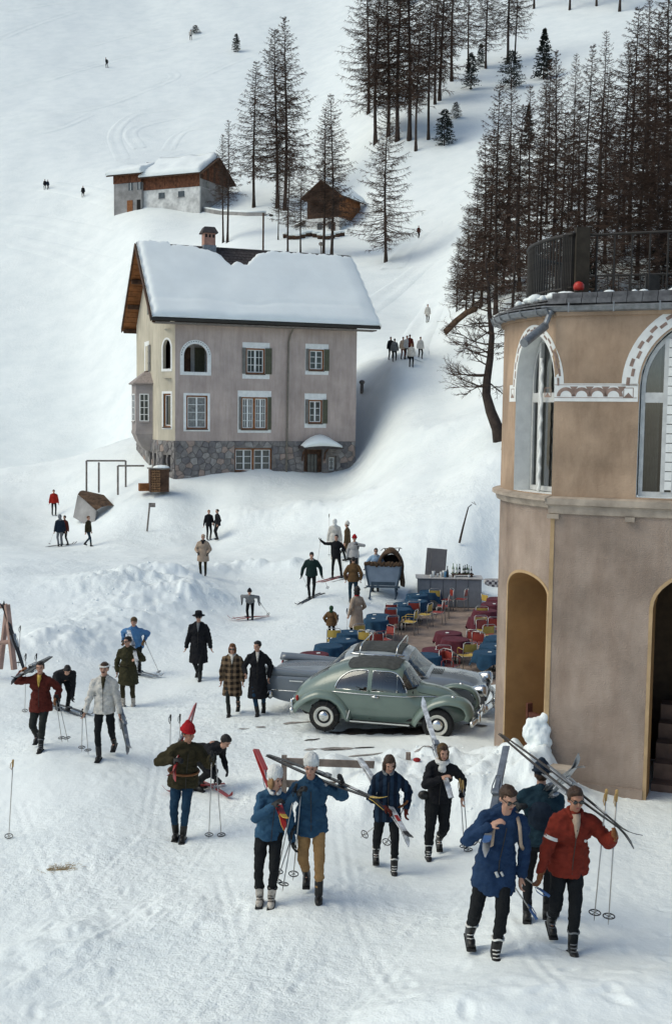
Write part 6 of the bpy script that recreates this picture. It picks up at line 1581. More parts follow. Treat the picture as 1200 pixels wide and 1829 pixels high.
def chair_meshes(m, arms):
    S = {}
    s = MB(); s.loft([[(x, y, .45-.02*math.sin(math.pi*(x+.2)/.4)+dz) for x in np.linspace(-.2, .2, 7) for dz in (0,)] + [(x, y, .435-.02*math.sin(math.pi*(x+.2)/.4)) for x in np.linspace(.2, -.2, 7)] for y in (-.20, .19)]); S['seat'] = s.mesh('seat', m)
    b = MB(); b.loft([[(x, .20+.06*(z-.5)+.03*math.cos(math.pi*x/.4), z) for x in np.linspace(-.2, .2, 7)]+[(x, .212+.06*(z-.5)+.03*math.cos(math.pi*x/.4), z) for x in np.linspace(.2, -.2, 7)] for z in (.58, .66, .74, .81)]); S['backrest'] = b.mesh('backrest', m)
    fr = {}
    f = MB()
    for sd in (-1, 1):
        a = MB(); a.tube([(sd*.215, -.22, 0), (sd*.215, -.20, .43)], .011, 6); fr.setdefault('leg', []).append(a.mesh('leg', STEELT, True))
        a = MB(); a.tube([(sd*.215, .26, 0), (sd*.215, .205, .43), (sd*.215, .215, .60), (sd*.21, .245, .84)], .011, 6); fr['leg'].append(a.mesh('leg', STEELT, True))
    f.tube([(-.215, -.20, .435), (.215, -.20, .435), (.215, .20, .435), (-.215, .20, .435), (-.215, -.2, .435)], .010, 6); S['seat_frame'] = f.mesh('seat_frame', STEELT, True)
    f = MB(); f.tube([(-.21, .245, .84), (-.15, .255, .875), (.15, .255, .875), (.21, .245, .84)], .011, 6); S['back_bow'] = f.mesh('back_bow', STEELT, True)
    if arms:
        fr['armrest'] = []
        for sd in (-1, 1): a = MB(); a.tube([(sd*.215, -.2, .43), (sd*.225, -.2, .62), (sd*.225, -.12, .655), (sd*.222, .22, .66)], .012, 6); fr['armrest'].append(a.mesh('armrest', m, True))
    return S, fr
CHM = {(c, a): chair_meshes(YEL if c == 'y' else REDC, a) for c in 'yr' for a in (0, 1)}
def chair(px, py, c, face, arms, label):
    p = on_plane(px, py, TZ+.55); p.z = TZ+.02; t = thing('cafe_chair', label, 'chair', p, R_(face), 'cafe chairs on the terrace')
    S, fr = CHM[c, arms]
    for k, m in S.items(): link(k, m, t)
    for k, ms in fr.items():
        for m in ms: link(k, m, t)
# face 0: the seat looks towards the camera, its back away; 180: back towards the camera
CH_ = [(776,1066,'y',175,0,'yellow chair with its back to us at the table nearest the bar'),(796,1067,'r',-80,0,'red chair standing before the left part of the grey bar'),(822,1066,'r',-115,0,'red chair with bright steel legs close to the bar front'),
 (790,1078,'r',-100,0,'red chair one row in front of the bar chairs'),(781,1089,'r',-110,0,'red chair on the open floor below the bar'),(738,1089,'r',178,0,'red chair back seen beside the fourth blue table from the bar'),
 (757,1093,'y',-120,0,'yellow chair turned towards the blue tables below the bar'),(731,1106,'y',-110,1,'yellow armchair facing the blue tables from the open floor'),(698,1092,'r',180,0,'upper of two red chair backs between the blue tables'),
 (697,1101,'r',178,0,'lower of two red chair backs between the blue tables'),(696,1115,'r',200,1,'red armchair in front of the two red chair backs'),(686,1137,'r',-60,1,'low red armchair above the grey sedan roof rack'),
 (655,1143,'y',160,0,'yellow chair just above the sedan roof'),(648,1136,'y',30,0,'yellow chair hidden between blue tables above the sedan'),(596,1139,'y',180,0,'yellow chair back beside the child in brown'),(669,1146,'r',190,0,'small red chair back touching the sedan roof rack'),
 (834,1165,'y',195,1,'yellow armchair on open floor behind the sedan bonnet'),(791,1170,'r',178,0,'red chair back against the maroon table behind the windscreen'),(787,1183,'r',-50,1,'red armchair nearest the sedan windscreen'),(803,1183,'r',60,1,'red armchair facing the sedan beside another'),
 (848,1142,'r',160,0,'red chair turned away beside the paired maroon tables'),(859,1146,'r',150,1,'red armchair between maroon and blue tables by the building'),(866,1132,'y',200,0,'yellow chair further back by the building side'),(881,1118,'r',180,0,'red chair back close to the building edge'),
 (859,1098,'y',178,0,'yellow chair tucked behind the large maroon cloth'),(862,1120,'y',10,0,'yellow chair under the large maroon cloth edge'),(874,1075,'y',120,0,'yellow chair at the checked table beside the bar'),(867,1127,'r',30,0,'red chair seat below the large maroon cloth')]
for a in CH_: chair(*a)
def bar():
    GR = mat('grey_bar_paint', (.20, .205, .215), .6, var=.1, vscale=5); GW_ = mat('bar_top', (.42, .40, .38), .5, var=.15)
    a = on_plane(746, 1086, TZ); b = on_plane(857, 1086, TZ); w_ = (b-a).length; p = (a+b)/2; hgt = 1.12
    t = thing('bar_counter', 'grey panelled outdoor bar counter with bottles at the end of the terrace', 'bar', (p.x, p.y, TZ+.02), R_(-2))
    f = MB(); f.box((0, .42, hgt/2), (w_, .82, hgt)); f.build('body', GR, t)
    for k in range(5):
        q = MB(); q.box((-w_/2+w_*(k+.5)/5, -.005, hgt/2), (w_/5-.025, .03, hgt-.06), None, .006); q.build('panel', GR, t)
    for k in range(2):
        q = MB(); q.box((w_/2+.005, .22+.4*k, hgt/2), (.03, .37, hgt-.06), None, .006); q.build('panel', GR, t)
    q = MB(); q.box((0, .40, hgt+.02), (w_+.16, .98, .04), None, .008); q.build('counter_top', GW_, t)
    tz = TZ+.02+hgt+.042; M = Matrix.Rotation(R_(-2), 3, 'Z')
    def pos(u, v): return Vector((p.x, p.y, tz))+M @ Vector((u, v, 0))
    # propped-up lid board
    c = pos(-.50, .72); bd = MB(); bd.box((0, 0, .52), (.80, .03, 1.06), Matrix.Rotation(R_(-6), 3, 'X') @ Matrix.Rotation(R_(4), 3, 'Y'), .006); bd.v = [(v[0]+c.x, v[1]+c.y, v[2]+c.z) for v in bd.v]
    o = bd.build('lid_board', mat('grey_board', (.15, .14, .14), .7, var=.1)); tag(o, 'tall grey board propped upright on the bar counter', 'board')
    q = MB(); q.box((c.x-.22, c.y-.06, c.z+.53), (.012, .012, 1.0), Matrix.Rotation(R_(4), 3, 'Y')); q.build('batten', WOODG, o)
    # bottle tray with bottles
    c = pos(.52, .42); tr = MB(); tr.box((c.x, c.y, c.z+.10), (.86, .34, .03)); 
    t2 = thing('bottle_tray', 'dark wooden tray on feet carrying bottles on the bar', 'tray', c)
    tr.build('board', WOODD, t2, world=True)
    for s in (-.36, .36): q = MB(); q.box((c.x+s, c.y, c.z+.042), (.05, .3, .084)); q.build('foot', WOODD, t2, world=True)
    bg = mat('green_bottle', (.03, .055, .02), .12, var=.2, spec=.7); bk = mat('dark_bottle', (.012, .012, .01), .12, var=.2, spec=.7); cl = mat('pale_bottle', (.30, .36, .25), .12, var=.2, spec=.7)
    prof = [(0, 0), (.045, 0), (.047, .02), (.047, .19), (.03, .25), (.016, .28), (.016, .36), (.019, .365), (.019, .38), (0, .38)]
    names = ['pale green bottle at the left end of the tray', 'clear green bottle second along the tray', 'dark bottle third along the tray', 'green bottle fourth along the tray', 'dark bottle in the middle of the tray', 'green bottle sixth along the tray', 'pale bottle seventh along the tray', 'dark bottle at the right end of the tray']
    for k in range(8):
        m = (cl, cl, bk, bg, bk, bg, cl, bk)[k]; s = (1.05, 1, 1, .85, .9, 1, .85, .8)[k]; x = (-.36, -.23, -.11, .03, .10, .17, .25, .34)[k]
        b_ = MB(); b_.lathe([(r*s, z*s) for r, z in prof], (0, 0, 0), 12); o = b_.build('bottle', m, None, True); o.location = (c.x+x, c.y+.05*(-1)**k, c.z+.117); tag(o, names[k], 'bottle', 'bottles on the bar tray')
        lb = MB(); lb.lathe([(.048*s, .06*s), (.0485*s, .07*s), (.0485*s, .15*s), (.048*s, .16*s)], (0, 0, 0), 12); lb.build('label', WHITE, o, True)
    b_ = MB(); b_.lathe([(r*1.15, z*1.15) for r, z in prof], (0, 0, 0), 12); o = b_.build('bottle', bk, None, True); o.location = pos(-.08, .2); tag(o, 'tall dark bottle standing alone left of the tray', 'bottle', 'bottles on the bar tray')
    gm = mat('tumbler_glass', (.55, .56, .55), .15, var=.1, spec=.6)
    nm = ['stemmed glass', 'jug', 'glass stack', 'tumbler', 'bowl', 'blue siphon', 'cup', 'short glass']
    for k, (u, v, h_, r_) in enumerate([(-.62, .25, .22, .07), (-.45, .3, .12, .06), (-.32, .2, .2, .06), (-.2, .3, .24, .08), (-.72, .1, .1, .06), (-.17, .1, .22, .06), (.2, .05, .06, .04), (.75, .2, .1, .05)]):
        g = MB(); g.lathe([(0, 0), (r_*.7, 0), (r_*.8, h_*.1), (r_*.6, h_*.4), (r_, h_), (r_*.9, h_), (r_*.5, h_*.45), (0, h_*.45)], (0, 0, 0), 14); o = g.build('glassware', mat('blue_siphon', (.08, .2, .32), .15, var=.1) if k == 5 else gm, None, True); o.location = pos(u, v)
        tag(o, f'{["first", "second", "third", "fourth", "fifth", "sixth", "seventh", "eighth"][k]} piece of glassware, a {nm[k]}, on the bar counter', 'glassware', 'glassware on the bar')
    # checked table to the right of the bar
    c = on_plane(880, 1072, TZ); t3 = thing('checked_table', 'small wooden table with a checked cloth right of the bar', 'table', (c.x, c.y, TZ+.02))
    m = bpy.data.materials.new('checked_cloth'); m.use_nodes = True; n = m.node_tree.nodes; L = m.node_tree.links; ck = n.new('ShaderNodeTexChecker'); ck.inputs['Scale'].default_value = 9; ck.inputs[1].default_value = (.06, .05, .06, 1); ck.inputs[2].default_value = (.5, .47, .45, 1); tc = n.new('ShaderNodeTexCoord'); L.new(tc.outputs['Object'], ck.inputs[0]); L.new(ck.outputs[0], n['Principled BSDF'].inputs['Base Color']); n['Principled BSDF'].inputs['Roughness'].default_value = .9
    q = MB(); q.box((.1, 0, .68), (.95, .6, .30), None, .02); q.build('checked_cloth', m, t3)
    for x in (-.2, .42): q = MB(); q.box((x, 0, .265), (.12, .12, .53)); q.build('leg', WOODO, t3)
bar()
def sleigh():
    g = ground(682, 1086); g = on_plane(684, 1088, -.9); GB = mat('blue_grey_sleigh', (.22, .27, .33), .5, var=.12, vscale=3); GD = mat('dark_blue_trim', (.05, .075, .10), .6, var=.2); FUR = mat('brown_fur', (.085, .052, .03), .95, var=.5, vscale=12, bump=.8, bscale=60); LEA = mat('brown_leather', (.075, .042, .022), .7, var=.4, vscale=6, bump=.4)
    t = thing('horse_sleigh', 'blue-grey sleigh seen from behind with brown hood and fur edge', 'sleigh', (g.x, g.y, hz(g.x, g.y)), R_(-6))
    b = MB(); b.loft([[(-.52, -.3, .45), (.52, -.3, .45), (.52, .9, .42), (-.52, .9, .42)], [(-.62, -.38, .9), (.62, -.38, .9), (.60, 1.0, .8), (-.60, 1.0, .8)], [(-.68, -.46, 1.32), (.68, -.46, 1.32), (.64, .35, 1.0), (-.64, .35, 1.0)]]); b.build('body', GB, t)
    q = MB(); q.loft([[(-.46, -.335, .60), (.46, -.335, .60), (.46, -.30, .60), (-.46, -.30, .60)], [(-.46, -.31, .47), (.46, -.31, .47), (.46, -.28, .47), (-.46, -.28, .47)]]); q.build('lower_panel', GD, t)
    for sd in (-1, 1):
        q = MB(); q.tube([(sd*.54, -.31, .42), (sd*.64, -.40, .9), (sd*.70, -.48, 1.34)], .035, 6); q.build('corner_post', GD, t)
        q = MB(); q.tube([(sd*.50, -.75, .02), (sd*.50, -.5, .02), (sd*.50, 1.2, .02), (sd*.50, 1.6, .12), (sd*.50, 1.85, .45), (sd*.5, 1.8, .7)], .035, 6); q.build('runner', GD, t)
        for y in (-.3, .3, .9): q = MB(); q.tube([(sd*.50, y, .03), (sd*.46, y, .44)], .028, 6); q.build('runner_strut', GD, t)
    q = MB(); q.box((0, -.28, .40), (1.3, .09, .07)); q.build('rear_beam', GD, t)
    f = MB(); rng = random.Random(3)
    for k in range(26): f.ell((-.68+1.36*k/25, -.47+.02*rng.random(), 1.30+.03*rng.uniform(-1, 1)), (.06, .07, .075+.03*rng.random()), None, 7, 5)
    f.build('fur_edge', FUR, t, True)
    h = MB(); rg = []
    for k, (y, s) in enumerate(((.05, 1.0), (.25, 1.05), (.5, 1.0), (.7, .85))):
        rg.append([(.25+s*.50*math.cos(u), y, 1.1+s*(.66 if math.sin(u) > 0 else 1)*math.sin(u)*1.0+.10*math.sin(u)**8) for u in np.linspace(-.5, math.pi+.2, 15)]+[(.25+s*.40*math.cos(u), y, 1.1+s*.55*math.sin(u)) for u in np.linspace(math.pi+.2, -.5, 15)])
    h.loft(rg); h.build('folded_hood', LEA, t, True)
    q = MB(); q.loft([[(.55, -.2, 1.25), (.72, -.2, 1.2), (.76, .4, .9), (.6, .5, 1.1)], [(.62, -.2, .8), (.78, -.2, .75), (.82, .4, .5), (.68, .5, .6)], [(.66, -.15, .45), (.76, -.15, .42), (.8, .4, .3), (.7, .45, .32)]]); q.build('hanging_rug', FUR, t)
    q = MB(); q.ell((.25, .75, 1.05), (.42, .25, .5), None, 12, 8); q.build('dark_seat_back', BLACKV, t, True)
    q = MB(); q.tube([(-.15, .45, 1.72), (-.05, .42, 1.80), (.62, .42, 1.84), (.66, .45, 1.80)], .015, 6); q.tube([(.0, .45, 1.79), (.10, .5, 1.55)], .02, 6); q.tube([(.58, .45, 1.82), (.48, .5, 1.55)], .02, 6); q.build('luggage_rail', IRON, t)
sleigh()
# ------------------------------------------------------------------ wooden fence, rack, poles, posts
def fence():
    BW = mat('brown_grey_board', (.20, .155, .125), .85, var=.3, vscale=5, bump=.3)
    t = thing('plank_fence', 'low plank barrier with two boards half buried in the snow bank', 'fence', P(505, 1400, 19.2))
    a = P(508, 1360, 19.2); b = P(668, 1366, 19.5); q = MB(); d = (b-a).normalized()
    M = Matrix.Rotation(math.atan2(d.y, d.x), 3, 'Z') @ Matrix.Rotation(-math.asin(d.z), 3, 'Y')
    q.box(tuple((a+b)/2), ((b-a).length, .035, .125), M); q.build('board', BW, t, world=True)
    a2 = P(508, 1400, 19.2); b2 = P(600, 1402, 19.4); q = MB(); q.box(tuple((a2+b2)/2), ((b2-a2).length, .035, .12), M); q.build('board', BW, t, world=True)
    p = P(508, 1348, 19.15); g = hz(p.x, p.y); q = MB(); q.box((p.x, p.y-.04, (p.z+g-.3)/2), (.09, .07, p.z-g+.3)); q.build('post', BW, t, world=True)
    p = P(729, 1350, 20.3); q = MB(); q.box((p.x, p.y, p.z-.25), (.085, .08, .62)); o = q.build('post_stub', BW); tag(o, 'square wooden post end poking out of the snow bank', 'post')
    c = ground(744, 1360); q = MB(); q.ell((c.x, c.y, c.z+.03), (.07, .05, .04), None, 9, 6); o = q.build('red_scrap', mat('red_rag', (.3, .02, .02), .8, var=.3), None, True); tag(o, 'small crumpled red rag on the snow bank', 'rag')
fence()
def a_frame():
    PW = mat('pinkish_new_wood', (.36, .235, .19), .8, var=.2, vscale=4, bump=.2)
    g = ground(12, 1205); d = g.y; t = thing('ski_rack', 'pinkish wooden A-frame ski rack cut by the picture edge', 'rack', g)
    def bar_(px0, py0, px1, py1, w_, nm, dd=0.0): q = MB(); q.tube([P(px0, py0, d+dd), P(px1, py1, d+dd)], w_, 4); q.build(nm, PW, t, world=True)
    bar_(14, 1083, 1, 1195, .075, 'leg'); bar_(13, 1080, 26, 1196, .085, 'leg', -.25); bar_(14, 1082, -40, 1086, .06, 'top_rail', -.1); bar_(-40, 1152, 22, 1146, .06, 'cross_rail', -.2)
    bar_(-50, 1083, -62, 1196, .08, 'leg'); bar_(-50, 1083, -38, 1198, .08, 'leg', -.25)
    return d
RACKD = a_frame()
def pole_frame():
    d = 69; t = thing('carpet_beating_frame', 'thin grey pole frame standing left of the house', 'frame', ground(155, 868))
    def b_(*pts): q = MB(); q.tube([P(x, y, dd) for x, y, dd in pts], .06, 6); q.build('pole', WOODG, t, world=True)
    b_((155, 878, d), (155, 823, d)); b_((155, 823, d), (225, 823, d+1)); b_((225, 823, d+1), (225, 870, d+1)); b_((177, 880, d-.5), (177, 826, d-.5)); b_((211, 884, 67), (211, 832, 67)); b_((211, 832, 67), (258, 832, 67.5))
    t = thing('firewood_box', 'open firewood box stacked full with a snowy lid beside the house', 'firewood', P(284, 876, 66.6)); c = P(284, 858, 66.6)
    q = MB(); q.box(tuple(c), (1.1, .8, 1.35), Matrix.Rotation(R_(18), 3, 'Z')); bo = q.build('box', WOODD, t, world=True)
    M = Matrix.Rotation(R_(18), 3, 'Z'); lg = mat('cut_log_ends', (.22, .12, .06), .9, var=.5, vscale=9); rng = random.Random(1)
    for i in range(4):
        for j in range(9):
            e = c+M @ Vector((-.44+.13*i+.02*(j % 2), -.40, -.6+.145*j)); q = MB(); q.tube([e, e+M @ Vector((0, -.05-.03*rng.random(), 0))], .066, 7); q.build('log', lg, bo, world=True)
    q = MB(); q.box((c.x, c.y, c.z+.72), (1.25, .95, .06), M); q.build('lid', WOODG, t, world=True); q = MB(); q.ell((c.x+.15, c.y, c.z+.76), (.5, .42, .16)); q.build('snow_cap', SNOW, t, True, world=True)
    q = MB(); q.box(tuple(P(259, 870, 66.9)), (.7, .5, .45), M); o = q.build('bench', WOODO); tag(o, 'low wooden crate next to the firewood box', 'crate')
    # retaining wall with bare earth
    t = thing('retaining_wall', 'short leaning grey retaining wall with bare brown earth above it', 'wall', ground(165, 925))
    w = MB(); A = [P(131, 909, 67.5), P(150, 920, 66.8), P(168, 931, 66)]; B = [P(139, 884, 68), P(154, 896, 67.3), P(172, 912, 66.5)]
    w.loft([[A[k]+Vector((0, 0, -.5)), A[k]+Vector((0, .6, -.5)), B[k]+Vector((0, .5, -.1)), B[k]] for k in range(3)]); w.build('wall', PLG, t, world=True)
    EA = mat('bare_earth', (.085, .052, .032), .95, var=.5, vscale=4, bump=.9, bscale=12); e = MB(); C_ = [P(150, 876, 69.3), P(186, 884, 68.4), P(204, 903, 67.2)]
    rr = []
    for k in range(3):
        rr.append([B[k]+Vector((0, .05, .02)), B[k].lerp(C_[k], .35)+Vector((0, 0, .12)), B[k].lerp(C_[k], .7)+Vector((0, 0, .08)), C_[k]])
    e.loft(rr, cap=False, closed=False); o = e.build('earth_bank', EA, t, world=True)
    g = ground(263, 947); t = thing('small_sign', 'small grey sign board on a thin leaning pole in the snow', 'sign', g); d = g.y
    q = MB(); q.tube([P(263, 949, d), P(268, 898, d)], .05, 6); q.build('pole', WOODG, t, world=True); q = MB(); q.box(tuple(P(272, 902, d-.08)), (.36, .04, .24)); q.build('sign_board', WOODG, t, world=True)
    g = ground(820, 968); d = g.y; q = MB(); q.tube([P(820, 970, d), P(827, 940, d), P(836, 906, d)], [.05, .04, .025], 6); q.tube([P(836, 906, d), P(842, 901, d)], .02, 5); q.tube([P(842, 897, d), P(850, 902, d), P(846, 896, d)], .012, 5); o = q.build('stick', BARK, None); tag(o, 'crooked bare stick standing in the snow slope above the bar', 'stick')
    g = ground(646, 703); q = MB(); q.tube([g, g+Vector((0, 0, .75))], .12, 6); q.ell(g+Vector((0, 0, .8)), (.2, .2, .16)); o = q.build('stump_post', WOODG, None); tag(o, 'short grey stump post right of the house wall', 'post')
    t = thing('exposed_root_bank', 'bare brown earth bank under the edge of the wood', 'bank', ground(815, 590)); m_ = MB()
    pt = [ground(x, y) for x, y in ((795, 598), (815, 578), (835, 562), (850, 556))]; m_.loft([[p+Vector((0, -.3, -.05)), p+Vector((-.2, 0, .35)), p+Vector((.2, .6, .4)), p+Vector((.4, .9, -.1))] for p in pt]); m_.build('earth', EA, t, True, world=True)
pole_frame()
# straw on the snow
def straw():
    g = ground(110, 1552); rng = random.Random(8); mb = MB()
    for k in range(160):
        a = rng.gauss(0, .12); b = rng.gauss(0, .07); u = rng.uniform(0, 3.14); x, y = g.x+a, g.y+b; z = hz(x, y)+.006; d = Vector((math.cos(u), math.sin(u), rng.uniform(-.05, .1)))*.035
        mb.tube([Vector((x, y, z))-d, Vector((x, y, z))+d], .0025, 3)
    o = mb.build('straw', mat('straw', (.34, .25, .13), .9, var=.2)); tag(o, 'small scatter of brown straw on the trodden snow', 'straw', kind='stuff')
straw()

# crumbs and clods of ploughed snow on and around the banks
def clods():
    rng = random.Random(21); mb = MB()
    for pts, wd, h, lump, cut in BANKS[:7]:
        n = int(sum((Vector(pts[k+1])-Vector(pts[k])).length for k in range(len(pts)-1))*(16 if wd < 1.5 else 7))
        for _ in range(n):
            k = rng.randrange(len(pts)-1); a, b = Vector(pts[k]), Vector(pts[k+1]); p = a.lerp(b, rng.random()); x = p.x+rng.gauss(0, wd*.6); y = p.y+rng.gauss(0, wd*.6); r = rng.choice((.015, .02, .02, .03, .03, .04, .05))*(1 if wd < 1.5 else 1.6)*rng.uniform(.7, 1.3)
            M = Euler((rng.uniform(0, 6), rng.uniform(0, 6), rng.uniform(0, 6))).to_matrix(); mb.ell((x, y, hz(x, y)-r*.25), (r, r*rng.uniform(.6, .9), r*rng.uniform(.5, .8)), M, 7, 5)
    o = mb.build('snow_clods', SNOW, None, True); tag(o, 'loose crumbs and clods of ploughed snow over the banks', 'snow clods', kind='stuff')
clods()
# ------------------------------------------------------------------ people
PEND = []
def cl(name, col, var=.18, rough=.9, vscale=7, bump=.5, bscale=60): return mat(name, col, rough, var=var, vscale=vscale, bump=bump, bscale=bscale, spec=.15)
SKIN = mat('skin', (.42, .235, .165), .55, var=.1, vscale=9, spec=.3); SKIND = mat('tanned_skin', (.34, .17, .11), .55, var=.1, vscale=9, spec=.3)
BLACKC = cl('black_cloth', (.012, .012, .014)); BLACKP = cl('black_ski_pants', (.011, .012, .013)); NAVY = cl('navy_cloth', (.014, .022, .035)); DGREEN = cl('dark_green_cloth', (.012, .026, .024))
BLUEJ = cl('royal_blue_cloth', (.016, .036, .080)); BLUESW = cl('steel_blue_knit', (.034, .085, .145), bscale=120, bump=.7); BLUEQ = cl('blue_quilt', (.022, .058, .102)); LBLUE = cl('sky_blue_cloth', (.07, .17, .33)); PBLUE = cl('pale_blue_cloth', (.28, .40, .52))
REDJ = cl('rust_red_cloth', (.155, .022, .013)); REDD = cl('brown_red_cloth', (.085, .017, .012)); REDB = cl('red_knit', (.30, .012, .016), bscale=120); OLIVE = cl('olive_brown_cloth', (.034, .028, .014)); OLIVP = cl('olive_coat', (.040, .036, .018)); OCHRE = cl('ochre_pants', (.30, .175, .075))
WHITEJ = cl('off_white_cloth', (.52, .49, .44)); WHITEK = cl('white_knit', (.68, .67, .63), bscale=110, bump=.8); BEIGE = cl('beige_cloth', (.36, .27, .20)); BROWNJ = cl('brown_suede', (.11, .062, .028)); GREYJ = cl('grey_cloth', (.16, .165, .17)); PGREY = cl('pale_grey_cloth', (.36, .345, .335)); TEAL = cl('blue_pants', (.013, .036, .066)); TWEED = cl('brown_tweed', (.10, .065, .035), .4, vscale=30)
DKGR = cl('dark_grey_green_pants', (.022, .024, .022)); GRNK = cl('green_knit', (.025, .06, .03)); TEALJ = cl('dark_teal_cloth', (.014, .034, .048))
LEATH = mat('black_leather', (.014, .013, .012), .4, var=.3, vscale=20, bump=.2); LEATB = mat('brown_leather_glove', (.16, .06, .018), .55, var=.2); GBLK = mat('black_glove', (.012, .012, .012), .6, var=.2); WHB = mat('pale_boot_felt', (.42, .38, .33), .8, var=.35, vscale=22)
HBLK = mat('black_hair', (.012, .009, .008), .5, var=.3, vscale=25, bump=.5, bscale=90); HBRN = mat('brown_hair', (.040, .020, .010), .5, var=.35, vscale=25, bump=.5, bscale=90); HRED = mat('auburn_hair', (.13, .052, .018), .5, var=.35, vscale=25, bump=.5, bscale=90); HBLD = mat('fair_hair', (.25, .14, .06), .5, var=.3, vscale=25, bump=.5, bscale=90)
SUNG = mat('sunglass_lens', (.012, .015, .012), .08, var=0, spec=.7); LIPS = mat('lips', (.26, .07, .06), .5, var=0); EYEM = mat('eye_dark', (.03, .02, .018), .4, var=0); BROW = mat('eyebrow', (.05, .03, .018), .8, var=0)
def pattern(name, kind, c1, c2, sc):
    m = bpy.data.materials.new(name); m.use_nodes = True; n = m.node_tree.nodes; L = m.node_tree.links; b = n['Principled BSDF']; b.inputs['Roughness'].default_value = .95; b.inputs['Specular IOR Level'].default_value = .1
    tc = n.new('ShaderNodeTexCoord'); outs = []
    for ax in (('X', 'Z') if kind == 'plaid' else ('X',)):
        w_ = n.new('ShaderNodeTexWave'); w_.bands_direction = ax; w_.inputs['Scale'].default_value = sc; w_.inputs['Distortion'].default_value = .6; w_.inputs['Detail'].default_value = 1; L.new(tc.outputs['Object'], w_.inputs['Vector'])
        r = n.new('ShaderNodeMapRange'); r.inputs['From Min'].default_value = .45; r.inputs['From Max'].default_value = .62; L.new(w_.outputs['Fac'], r.inputs['Value']); outs.append(r.outputs[0])
    if len(outs) == 2:
        a = n.new('ShaderNodeMath'); a.operation = 'MULTIPLY_ADD'; a.inputs[1].default_value = .5; L.new(outs[0], a.inputs[0]); h = n.new('ShaderNodeMath'); h.operation = 'MULTIPLY'; h.inputs[1].default_value = .5; L.new(outs[1], h.inputs[0]); L.new(h.outputs[0], a.inputs[2]); f = a.outputs[0]
    else: f = outs[0]
    mx = n.new('ShaderNodeMix'); mx.data_type = 'RGBA'; mx.inputs[6].default_value = (*c1, 1); mx.inputs[7].default_value = (*c2, 1); L.new(f, mx.inputs[0]); L.new(mx.outputs[2], b.inputs['Base Color']); MT[name] = m; return m
PLAID = pattern('brown_plaid', 'plaid', (.022, .016, .012), (.19, .13, .08), 2.3); STRIPE = pattern('blue_stripe', 'stripe', (.008, .013, .024), (.017, .032, .055), 3.0)
def quilted(name, col, sc):
    m = cl(name, col).copy(); n = m.node_tree.nodes; L = m.node_tree.links; tc = n.new('ShaderNodeTexCoord'); w_ = n.new('ShaderNodeTexWave'); w_.bands_direction = 'Z'; w_.wave_profile = 'SAW' if False else 'SIN'; w_.inputs['Scale'].default_value = sc; w_.inputs['Distortion'].default_value = .4; L.new(tc.outputs['Object'], w_.inputs['Vector'])
    w2 = n.new('ShaderNodeTexWave'); w2.bands_direction = 'X'; w2.inputs['Scale'].default_value = sc*.8; L.new(tc.outputs['Object'], w2.inputs['Vector']); mx = n.new('ShaderNodeMath'); mx.operation = 'MINIMUM'; L.new(w_.outputs['Fac'], mx.inputs[0]); L.new(w2.outputs['Fac'], mx.inputs[1])
    bp = n.new('ShaderNodeBump'); bp.inputs['Strength'].default_value = .8; bp.inputs['Distance'].default_value = .015; L.new(mx.outputs[0], bp.inputs['Height']); L.new(bp.outputs[0], n['Principled BSDF'].inputs['Normal']); return m
BLUEQQ = quilted('blue_quilt', (.022, .058, .102), 2.6); REDQ = quilted('rust_red_cloth', (.155, .022, .013), 2.2)
def ik(a, b, l1, l2, hint):
    d = b-a; L = d.length; mx = (l1+l2)*.998
    if L > mx: b = a+d*(mx/L); d = b-a; L = mx
    x = (l1*l1-l2*l2+L*L)/(2*L); h = math.sqrt(max(0, l1*l1-x*x)); dn = d/L; hv = hint-dn*hint.dot(dn)
    if hv.length < 1e-5: hv = dn.orthogonal()
    return a+dn*x+hv.normalized()*h, b
